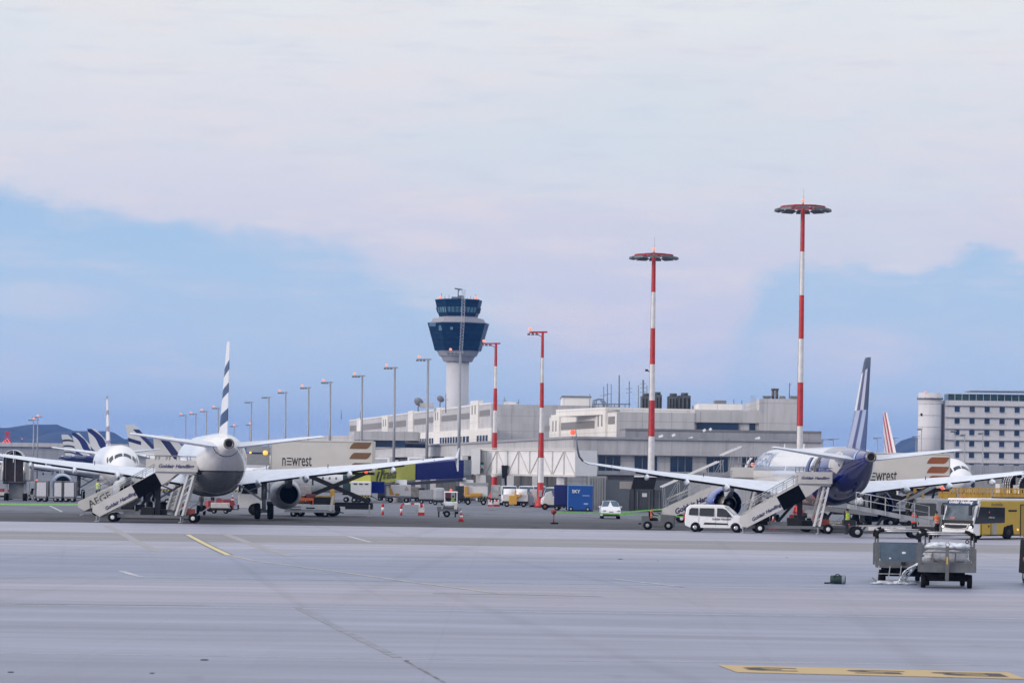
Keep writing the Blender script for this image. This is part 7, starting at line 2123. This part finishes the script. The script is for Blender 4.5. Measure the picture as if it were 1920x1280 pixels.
t, b = trailer('pale grey cylinder trolley left of the white canopied tractor', (X(824, 290), 290, 0), 0, 1.2, 1.2, .5, 1.9, mat('trolley_grey', (.38, .39, .42), .5), bev=.3)
cl = random.Random(21)
clab = ['dark parked trolley below the yellow bridge section', 'grey trolley just right of the blue drive cabinet', 'pale pallet of boxes below the blue bridge section', 'dark baggage trolley behind the grey container trolley', 'blue grey crate trolley below the glazed bridge section', 'maroon baggage trolley behind the white tractor', 'dark trolley between the white tractor and the hazard striped trailer', 'grey covered trolley beneath the white truss walkway', 'white covered trolley beside the black cable hoist', 'tan covered trolley left of the white vans']
for i, (px, d_, c_) in enumerate(((722, 322, (.05, .05, .06)), (733, 318, (.18, .18, .2)), (775, 318, (.42, .40, .38)), (788, 322, (.04, .04, .05)), (872, 318, (.10, .14, .2)), (836, 316, (.14, .03, .04)), (868, 308, (.03, .03, .035)), (905, 322, (.2, .2, .21)), (930, 318, (.5, .49, .48)), (945, 312, (.36, .29, .2)))):
    trailer(clab[i], (X(px, d_), d_, 0), R(cl.uniform(-12, 12)), cl.uniform(1.0, 1.7), 1.3, .5, cl.uniform(1.3, 2.1), mat('clutter_%d' % i, c_, .6, noise=2, amt=.3), group='trolleys parked under the terminal edge')
# blue containers
blue1 = mat('container_blue', (.006, .068, .30), .4, noise=.8, amt=.08)
t, b = trailer('bright blue wheeled container with white lettering beside the grey fence', (X(1089, 262), 262, 0), R(-2), 2.42, 1.8, .12, 2.5, blue1, name='blue_container', cat='container', bev=.06, wheels=False)
mb = MB(); mb.box((0, 0, 2.53), (2.46, 1.84, .07)); mb.box((-1.22, -.9, 1.3), (.1, .08, 2.4)); mb.build('pale_edge', mat('pale_blue_paint', (.12, .30, .62), .4), b)
text('SKY', .46, frame((-.42, -.912, 1.93), (1, 0, 0), (0, 0, 1)), bold=.015).build('lettering', white, b)
mb = MB(); mb.box((.55, -.905, 1.55), (.7, .01, .07)); mb.box((.55, -.905, .75), (.42, .01, .13)); mb.build('small_print', mat('pale_print', (.30, .42, .66), .5), b)
for x in (-.9, .75):
    wheel(t, (x, -.75, .22), .24, .3, 'Y')
t, b = trailer('dark navy container standing behind the bright blue one', (X(1056, 264), 264.5, 0), R(-2), 1.7, 1.8, .55, 2.55, mat('container_navy', (.006, .012, .12), .4, noise=.8, amt=.1), name='blue_container', cat='container')
# flat nosed white tug truck left of the containers
t = thing('tug_truck', 'white flat nosed tug truck with a tilted hood left of the blue containers', 'truck', (X(1034, 268), 268, 0), R(0))
mb = MB(); mb.extr([(-.9, -.8, .5), (.9, -.8, .5), (.9, -.8, 1.1), (.2, -.8, 1.3), (.05, -.8, 1.9), (-.55, -.8, 1.7), (-.75, -.8, 1.1)], (0, 1.6, 0)); mb.build('body', offwhite, t, bevel=.05)
mb = MB(); mb.box((0, 0, .42), (2.0, 1.5, .3)); mb.build('chassis', dark, t)
for x in (-.6, .7):
    wheel(t, (x, -.75, .33), .33, .25, 'Y', hub=mat('rust_hub', (.25, .06, .02), .6))
mb = MB(); mb.box((.55, -.82, .9), (.25, .04, .12)); mb.build('side_marker', orange, t)
# grey fence shed with service containers
GF = thing('grey_screen', 'long grey metal screen wall behind the white city car', 'fence', (X(1180, 262), 270, 0))
mb = MB(); wall(mb, P2(1136, 920, 270), P2(1290, 920, 272), 0, zat(1200, 900, 270), .2); mb.build('wall_panel', mat('screen_grey', (.115, .13, .15), .6, noise=.5, amt=.12), GF, world=True)
mb = MB(); wall(mb, P2(1100, 920, 272), P2(1136, 920, 270), 0, zat(1120, 892, 270), .2)
for k in range(7):
    p = P2(1101 + 5.4 * k, 920, 271.5 - .25 * k); mb.box((p.x, p.y - .12, 1.7), (.1, .14, 3.3))
mb.build('ribbed_panel', mat('ribbed_grey', (.19, .20, .22), .55, noise=.8, amt=.1), GF, world=True)
SB_ = thing('service_container', 'dark grey double door service container with a white notice', 'container', (X(1221, 266), 265, 0))
mb = MB(); wall(mb, P2(1180, 930, 264), P2(1240, 930, 264), 0, zat(1200, 917.5, 264), 2.2); b = mb.build('body', mat('container_charcoal', (.055, .06, .066), .55, noise=.8, amt=.15), SB_, world=True)
for x0_, x1_ in ((1182, 1197), (1199, 1219), (1221, 1238)):
    mb = MB(); wall(mb, P2(x0_, 930, 263.97), P2(x1_, 930, 263.97), .12, zat(1200, 919.5, 264), .04); d_ = mb.build('door', mat('container_door_grey', (.07, .075, .082), .5, noise=1, amt=.15), b, world=True)
    mb = MB(); a_ = P2(x1_, 930, 263.9); mb.bar((a_.x - .1, 263.9, .2), (a_.x - .1, 263.9, 2.0), .04); mb.build('lock_bar', greyp, d_, world=True)
mb = MB(); wall(mb, P2(1204, 928, 263.9), P2(1213, 928, 263.9), zat(1208, 931, 264), zat(1208, 924, 264), .02); mb.build('notice', white, b, world=True)
t = thing('tilted_loader', 'dark tilted loading ramp panel resting above the service container', 'loading ramp', (X(1207, 261), 261, 0))
mb = MB(); a_ = [W(1183, 917, 262), W(1226, 917.5, 262), W(1232, 893.5, 261), W(1189, 893, 261)]; mb.add(a_ + [q + Vector((0, .2, 0)) for q in a_], [(0, 1, 2, 3), (4, 5, 6, 7), (0, 1, 5, 4), (1, 2, 6, 5), (2, 3, 7, 6), (3, 0, 4, 7)]); mb.build('ramp_panel', mat('ramp_brown_black', (.035, .032, .032), .6, noise=.8, amt=.2), t, world=True)
mb = MB(); mb.bar(W(1189, 892.3, 261), W(1232, 892.8, 261), .15); mb.build('ramp_edge', white, t, world=True)
mb = MB()
for q in ((1190, 1), (1226, 1)):
    mb.bar(W(q[0], 917, 262.3), (W(q[0], 917, 262.3).x, 262.3, 0), .16)
mb.build('support', dark, t, world=True)
mb = MB(); c = W(1174, 909, 262); mb.box((c.x, 262.4, c.z), (1.2, .8, .7)); mb.build('side_hopper', mat('beige_grey', (.30, .28, .27), .6), t, world=True)

# cones, barriers, posts ------------------------------------------------------------------------
def cone(label, px, py, h=.75, Y=None):
    p = G(px, py); Y = Y or p.y
    t = thing('traffic_cone', label, 'cone', (X(px, Y), Y, 0), 0, 'red and white traffic cones')
    k = h / .75
    mb = MB(); mb.box((0, 0, .03 * k), (.44 * k, .44 * k, .06 * k)); mb.build('base', mat('cone_red', (.50, .05, .04), .5), t)
    rs = [(.18, .06), (.135, .28), (.10, .45), (.065, .60), (.03, .75)]
    for i in range(4):
        mb = MB(); mb.lathe([(rs[i][0] * k, rs[i][1] * k), (rs[i + 1][0] * k, rs[i + 1][1] * k)], n=14); mb.build('red_band' if i % 2 == 0 else 'white_band', MATS['cone_red'] if i % 2 == 0 else white, t)
    return t
cone('red and white cone standing alone on the asphalt right of the air unit', 866, 978, .85)
cone('orange cone between the left aircraft wheels and the white catering cab', 437, 946, 1.0)
cone('orange and white cone beside the black panelled stairs at the blue tail', 1451, 981, .95, 192)
def banded_post(label, px, py, h, par=None):
    p = G(px, py)
    t = thing('barrier_post', label, 'post', p, 0, 'short red and white posts')
    for i in range(3):
        mb = MB(); mb.cyl((0, 0, h * i / 3), (0, 0, h * (i + 1) / 3), .11, n=12); mb.build('red_band' if i % 2 == 0 else 'white_band', maskred if i % 2 == 0 else white, t)
    return t
banded_post('red and white banded post standing alone left of the bar barrier', 717.5, 965, 1.0)
p = G(771, 966)
t = thing('bar_barrier', 'red and white bar barrier with sloping ends in front of the orange swoosh trailer', 'barrier', p, 0)
for i in range(3):
    mb = MB(); mb.cyl((-.85, 0, .28 * i), (-.85, 0, .28 * (i + 1)), .1, n=10); mb.build('post_band', maskred if i % 2 == 0 else white, t)
pts = [(-.85, 0, .84), (-.6, 0, 1.0), (-.05, 0, 1.0), (.25, 0, 1.0), (.75, 0, 1.0), (1.0, 0, .8)]
for i, (a_, b_) in enumerate(zip(pts, pts[1:])):
    mb = MB(); mb.bar(a_, b_, .13); mb.build('bar_band', maskred if i % 2 == 0 else white, t)
mb = MB(); mb.bar((.4, .1, 0), (.45, .1, .55), .16); mb.build('rear_foot', greyp, t)
def block(label, px, py, w_=.62, h=.95):
    p = G(px, py)
    t = thing('barrier_block', label, 'barrier', p, 0, 'red and white barrier blocks')
    for i, (z0_, z1_, m_) in enumerate(((0, .28, maskred), (.28, .70, white), (.70, 1, maskred))):
        mb = MB(); mb.box((0, 0, h * (z0_ + z1_) / 2), (w_ * (1 - .12 * i), .4 - .06 * i, h * (z1_ - z0_))); mb.build('red_band' if i != 1 else 'white_band', m_, t)
    for s_ in (-1, 1):
        mb = MB(); mb.box((s_ * w_ * .28, -.19, h * .84), (w_ * .22, .03, h * .3)); mb.build('white_patch', white, t)
    return t
block('red and white barrier block at the right end of the bar barrier', 790, 966, .55, .98)
block('red and white barrier block at the left slim mast foot', 919, 949, .5, .7)
block('red and white barrier block beside the yellow pump', 931, 949, .7, .75)
p = G(1038, 982)
t = thing('hydrant_marker', 'red cup topped marker post on a dark base alone on the asphalt', 'marker post', p, 0)
mb = MB(); mb.cyl((0, 0, .05), (0, 0, .78), .045, .05, 10); mb.build('stem', mat('dull_red', (.30, .05, .06), .6), t)
mb = MB(); mb.lathe([(.06, .72), (.19, .84), (.21, 1.02), (.14, 1.06), (.10, 1.0)], n=16); mb.build('cup', mat('marker_red', (.26, .025, .03), .5), t)
mb = MB(); mb.lathe([(.26, 0), (.26, .07), (.08, .14)], n=16); mb.box((.15, 0, .06), (.4, .25, .12)); mb.build('base', black, t)
# parked air start unit in front of the white tractor
p = G(839, 969)
t = thing('air_unit', 'dark towed air start unit with a shiny tank on one wheel and two legs', 'ground unit', p, 0)
mb = MB(); mb.cyl((-.35, 0, .95), (.55, 0, .95), .30, n=18); mb.build('tank', alu, t)
mb = MB(); mb.box((0, 0, .58), (1.7, .9, .2)); mb.box((-.7, 0, .75), (.35, .8, .25)); mb.bar((.85, 0, .5), (1.15, 0, .75), .08); mb.build('frame', midgrey, t)
for x in (-.72, .66):
    mb = MB(); mb.bar((x, -.3, .55), (x, -.3, 0), .12); mb.build('leg', dark, t)
wheel(t, (-.05, -.42, .27), .27, .2, 'Y', hub=greyp); wheel(t, (-.05, .42, .27), .27, .2, 'Y', hub=greyp)
# long striped cargo trailer seen under the left aircraft
t, b = trailer('long white cargo trailer with hazard stripes seen beneath the left fuselage', (X(372, 268), 268, 0), 0, 9.0, 2.2, 1.55, 2.6, mat('container_white', (.60, .60, .64), .45), base=dark, hazard=True, name='cargo_trailer')
t, b = trailer('small white step trolley with red bin beneath the tail of the left aircraft', (X(414, 224), 224, 0), 0, 1.5, .9, .45, .9, offwhite, name='service_trolley', cat='trolley')
mb = MB(); mb.box((-.1, 0, 1.05), (.45, .5, .35)); mb.build('red_bin', mat('dull_red', (.30, .05, .06), .6), t)
t, b = trailer('low white dolly with red boxes at the far left edge', (X(8, 285), 285, 0), 0, 2.2, 1.2, .45, .8, offwhite)
mb = MB(); mb.box((-.3, 0, 1.0), (.6, .7, .35)); mb.box((.6, 0, .95), (.4, .6, .3)); mb.build('red_box', mat('dull_red', (.30, .05, .06), .6), t)
# big yellow railed cargo loader at the right
d = 236.0
t = thing('cargo_loader', 'long yellow railed cargo loader deck in front of the white aircraft nose', 'cargo loader', (X(1850, d), d, 0), 0)
x0_, x1_ = X(1768, d) - X(1850, d), X(1960, d) - X(1850, d)
zd = zat(1850, 936, d)
mb = MB(); mb.box(((x0_ + x1_) / 2, .6, zd - .15), (x1_ - x0_, 3.0, .3)); mb.build('deck', mat('loader_yellow', (.50, .30, .04), .5, noise=1.2, amt=.2), t)
r = random.Random(2)
for k in range(9):
    xa = x0_ + (x1_ - x0_) * k / 9; xb = xa + (x1_ - x0_) / 9 - .06
    for y in (-.9, 2.0):
        mb = MB()
        for q in (.1, .55, .98):
            mb.bar((xa, y, zd + q), (xb, y, zd + q), .07)
        for j in range(4):
            mb.bar((xa + (xb - xa) * j / 3, y, zd), (xa + (xb - xa) * j / 3, y, zd + .98), .07)
        if k % 3 != 1:
            mb.box(((xa + xb) / 2, y, zd + .35), (xb - xa, .03, .45))
        mb.build('guard_rail', MATS['loader_yellow'], t)
for x in (x0_ + .4, x0_ + 2.4, x1_ - 1.2):
    mb = MB(); mb.bar((x, 0, 0), (x, 0, zd - .3), .3); mb.bar((x + .5, 1.5, 0), (x - .5, 1.5, zd - .3), .2); mb.build('lift_column', MATS['loader_yellow'], t)
mb = MB(); mb.box(((x0_ + x1_) / 2, .5, .6), (x1_ - x0_, 2.4, .5)); mb.build('chassis', dark, t)
for x in (x0_ + 1, x1_ - 1):
    wheel(t, (x, -.7, .4), .4, .3, 'Y')
d = 208.0
t = thing('scissor_loader', 'yellow upright loader frame under the right wing of the blue tailed aircraft', 'cargo loader', (X(1712, d), d, 0), 0)
for px in (1703, 1716, 1731):
    mb = MB(); x = X(px, d) - X(1712, d); mb.bar((x, 0, .2), (x, 0, zat(1712, 908, d)), .2); mb.build('upright', MATS['loader_yellow'], t)
mb = MB(); mb.bar((X(1700, d) - X(1712, d), 0, zat(1712, 909, d)), (X(1760, d) - X(1712, d), 0, zat(1712, 909, d)), .12); mb.bar((-.4, 0, .4), (1.0, 0, 1.7), .12); mb.bar((1.0, 0, .4), (-.4, 0, 1.7), .12); mb.build('brace', MATS['loader_yellow'], t)
for px, py in ((1711, 911.5), (1771, 914)):
    w = W(px, py, d); mb = MB(); mb.ball((w.x - X(1712, d), -.3, w.z), .14); mb.build('lamp', lamp_warm, t)
mb = MB(); mb.box((.3, .3, .5), (2.2, 1.2, .5)); mb.build('chassis', dark, t)
# grey apron truck between the belt loader and the bus
d = 179.0
t = thing('apron_truck', 'grey flat fronted apron truck with dark windscreen just left of the bus', 'truck', (X(1735, d), d, 0), R(-28))
mb = MB(); mb.extr([(-.95, 0, .5), (.95, 0, .5), (.95, 0, 1.3), (.86, .12, 2.35), (.75, .25, 2.5), (-.75, .25, 2.5), (-.86, .12, 2.35), (-.95, 0, 1.3)], (0, 2.2, 0)); b = mb.build('cab', mat('truck_grey', (.27, .28, .31), .4, noise=1, amt=.08), t, bevel=.08)
mb = MB(); mb.add([(-.8, -.03, 1.35), (.8, -.03, 1.35), (.72, .08, 2.2), (-.72, .08, 2.2)], [(0, 1, 2, 3)]); mb.build('windscreen', glass_dk, b)
mb = MB(); mb.box((-.972, 1.0, 1.7), (.03, 1.1, .7)); mb.build('side_window', glass_dk, b)
mb = MB(); mb.tube([(-.8, .1, 2.45), (-1.1, -.25, 2.3), (-1.12, -.3, 1.9)], .07); mb.box((-1.12, -.32, 1.8), (.22, .12, .6)); mb.build('mirror', dark, b)
mb = MB(); mb.box((0, 2.9, 1.2), (1.9, 1.8, .5)); mb.box((0, 1.4, .45), (1.7, 3.4, .35)); mb.build('chassis', dark, t)
for x in (-.75, .75):
    for y in (.6, 3.0):
        wheel(t, (x, y, .42), .42, .28, 'X')

mb = MB(); load_sheet(mb, (0, 0, .28), .26, .3, .28, 9)
o = mb.build('laundry_sack', mat('sack_white', (.60, .61, .63), .7, noise=5, amt=.2)); o.location = (X(1612, 172), 172, 2.03)
tag(o, 'pale sack lying at the upper end of the railed belt loader', 'sack')
t, b = trailer('low grey platform trolley under the worker behind the capitals stairs', (X(184, 232), 232, 0), 0, 1.8, 1.2, .55, .9, greyp, name='service_trolley', cat='trolley')
# ================================================================ people (one continuous skinned figure each, hair and clothing as children)
skin_c = (.42, .25, .17)
def body_mat(name, torso, legs, arms, zw, zs):
    q = NB(name, .7)
    o, x = q.xyz('Object')
    c = q.mix(q.math('GREATER_THAN', x[2], zw), legs, torso)
    c = q.mix(q.math('GREATER_THAN', x[2], zs), c, skin_c)
    c = q.mix(q.math('LESS_THAN', x[2], .07), c, (.012, .012, .013))
    return q.out(c)
def person(label, loc, rz, vest, trousers=(.014, .016, .024), sleeves=(.03, .03, .04), seated=False, hair=(.02, .015, .012), Hh=1.74, arms='down', lean=0.0, group=None):
    """faces +y in local space"""
    t = thing('person', label, 'person', loc, rz, group)
    k = Hh / 1.74
    sit = -.42 if seated else 0.0
    V = [('pelvis', 0, 0, .95 + sit, .135), ('waist', 0, lean * .25, 1.10 + sit, .125), ('chest', 0, lean * .6, 1.32 + sit, .155), ('neck', 0, lean * .85, 1.48 + sit, .060), ('chin', 0, lean * .9 + .015, 1.545 + sit, .075), ('head', 0, lean + .01, 1.63 + sit, .098), ('crown', 0, lean, 1.70 + sit, .072), ('nose', 0, lean + .105, 1.60 + sit, .016)]
    E = [(0, 1), (1, 2), (2, 3), (3, 4), (4, 5), (5, 6), (5, 7)]
    def chain(start, pts):
        prev = start
        for x, y, z, r in pts:
            V.append(('', x, y, z, r)); E.append((prev, len(V) - 1)); prev = len(V) - 1
        return prev
    for s_ in (-1, 1):
        if seated:
            chain(0, [(s_ * .10, .06, .92 + sit, .10), (s_ * .13, .45, .94 + sit, .068), (s_ * .13, .52, .60 + sit, .052), (s_ * .13, .50, .50 + sit, .045), (s_ * .13, .64, .46 + sit, .04)])
        else:
            st = .05 if s_ > 0 else -.04
            chain(0, [(s_ * .095, 0, .88, .10), (s_ * .11, .02 + st, .50, .062), (s_ * .115, -.01 + st, .30, .058), (s_ * .12, -.02 + st, .09, .042), (s_ * .125, .12 + st, .04, .04)])
        ty_ = lean * .6
        if arms == 'down':
            w_ = chain(2, [(s_ * .19, ty_, 1.40 + sit, .062), (s_ * .25, ty_ - .02, 1.14 + sit, .046), (s_ * .27, ty_ + .06, .92 + sit, .032), (s_ * .27, ty_ + .09, .86 + sit, .034)])
            fx = [(s_ * (.262 + .012 * i), ty_ + .085 + .018 * i, .79 + sit, .011) for i in range(4)]
        else:
            w_ = chain(2, [(s_ * .19, ty_, 1.40 + sit, .062), (s_ * .25, ty_ + .12, 1.16 + sit, .046), (s_ * .17, ty_ + .36, 1.14 + sit, .033), (s_ * .15, ty_ + .43, 1.14 + sit, .034)])
            fx = [(s_ * (.13 + .02 * i), ty_ + .51, 1.13 + sit, .011) for i in range(4)]
        for f_ in fx:
            chain(w_, [f_])
        chain(w_, [(fx[0][0] - s_ * .045, fx[0][1] - .03, fx[0][2] + .035, .012)])
    me = bpy.data.meshes.new('body')
    bm = bmesh.new()
    lay = bm.verts.layers.skin.verify()
    vs = []
    for i, (_, x, y, z, r) in enumerate(V):
        v = bm.verts.new((x * k, y * k, z * k)); v[lay].radius = (r * k, r * k * (.78 if i in (0, 1, 2) else 1)); v[lay].use_root = (i == 0); vs.append(v)
    for a, b in E:
        bm.edges.new((vs[a], vs[b]))
    bm.to_mesh(me); bm.free()
    me.materials.append(body_mat('clothes_' + label.replace(' ', '_')[:40], sleeves, trousers, sleeves, (1.0 + sit) * k, (1.475 + sit) * k))
    o = bpy.data.objects.new('body', me); COL.objects.link(o); o.parent = t
    o.modifiers.new('skin', 'SKIN').use_smooth_shade = True
    sb = o.modifiers.new('subdivision', 'SUBSURF'); sb.levels = 1; sb.render_levels = 1
    # vest over the torso
    mb = MB(); rings = []
    for z, rx, ry in ((.92, .185, .145), (1.02, .185, .142), (1.15, .185, .145), (1.30, .205, .155), (1.40, .19, .135), (1.46, .11, .085)):
        ly = lean * max(0, (z - .95) / .55) * .62
        rings.append([Vector((math.cos(a) * rx * k, (ly + math.sin(a) * ry) * k, (z + sit) * k)) for a in [2 * math.pi * i / 18 for i in range(18)]])
    mb.loft(rings, 0, True, (False, False)); ve = mb.build('vest', vest, t)
    mb = MB()
    for z in (1.04, 1.17):
        ly = lean * max(0, (z - .95) / .55) * .62
        mb.loft([[Vector((math.cos(a) * .192 * k, (ly + math.sin(a) * .152) * k, (zz + sit) * k)) for a in [2 * math.pi * i / 18 for i in range(18)]] for zz in (z - .022, z + .022)], 0, True, (False, False))
    mb.build('reflective_band', mat('reflective_tape', (.62, .64, .60), .3), ve)
    mb = MB(); rings = []
    for z, r in ((1.60, .104), (1.66, .108), (1.72, .088), (1.755, .04)):
        rings.append([Vector((math.cos(a) * r * k, (lean - .015 + math.sin(a) * r * 1.08) * k, (z + sit + (.03 if math.sin(a) > .3 else 0)) * k)) for a in [2 * math.pi * i / 14 for i in range(14)]])
    mb.loft(rings, 0, True, (False, True)); mb.build('hair', mat('hair_%d' % int(hair[0] * 1000), hair, .7), t)
    for s_ in (-1, 1):
        mb = MB(); mb.ball((s_ * .036 * k, (lean + .098) * k, (1.635 + sit) * k), .012 * k); mb.build('eye', ink, o)
    return t
v_yel = mat('vest_lime', (.50, .72, .03), .6, emit=None)
v_ora = mat('vest_orange', (.90, .15, .04), .6)
v_red = mat('vest_red', (.78, .06, .035), .6)
v_grn = mat('vest_green', (.16, .50, .05), .6)
p = G(1579, 1000)
person('person in a lime yellow vest and dark trousers standing left of the belt loader', (p.x, 179.5, 0), R(35), v_yel)
person('person in a red vest seen from behind at the low end of the belt loader', (X(1722, 173), 174.5, 0), R(-10), v_red, sleeves=(.015, .015, .018), Hh=1.8)
person('person in an orange vest with a green sleeve beside the bus windscreen', (X(1759, 174), 174.2, 0), R(20), v_ora, sleeves=(.10, .28, .05), lean=.10)
p = G(1233, 992)
person('person in an orange vest driving the dark grey baggage tractor', (X(1221, 186.5), 186.3, .27), R(-96), v_ora, seated=True, arms='front', lean=.12)
person('person in a green vest driving the white canopied tractor', (X(850, 238), 238.35, .27), R(180), v_grn, seated=True, arms='front')
person('person in a lime vest half hidden behind the stairs with dark capitals', (X(184, 232), 232, .9), R(160), v_yel)
# ================================================================ the air between here and the hills
hz = NB('haze_air')
hz.nt.nodes.remove(hz.b)
pv = hz.nt.nodes.new('ShaderNodeVolumePrincipled')
pv.inputs['Color'].default_value = (.10, .34, 1.0, 1)
pv.inputs['Density'].default_value = 1.05e-4
pv.inputs['Anisotropy'].default_value = 0.2
hz.nt.links.new(pv.outputs[0], hz.nt.nodes['Material Output'].inputs['Volume'])
hb = MB(); hb.box((0, 3325, 59), (12400, 7350, 120))
ho = hb.build('haze', hz.m)
ho['kind'] = 'stuff'; ho['label'] = 'thin blue evening haze in the distance'
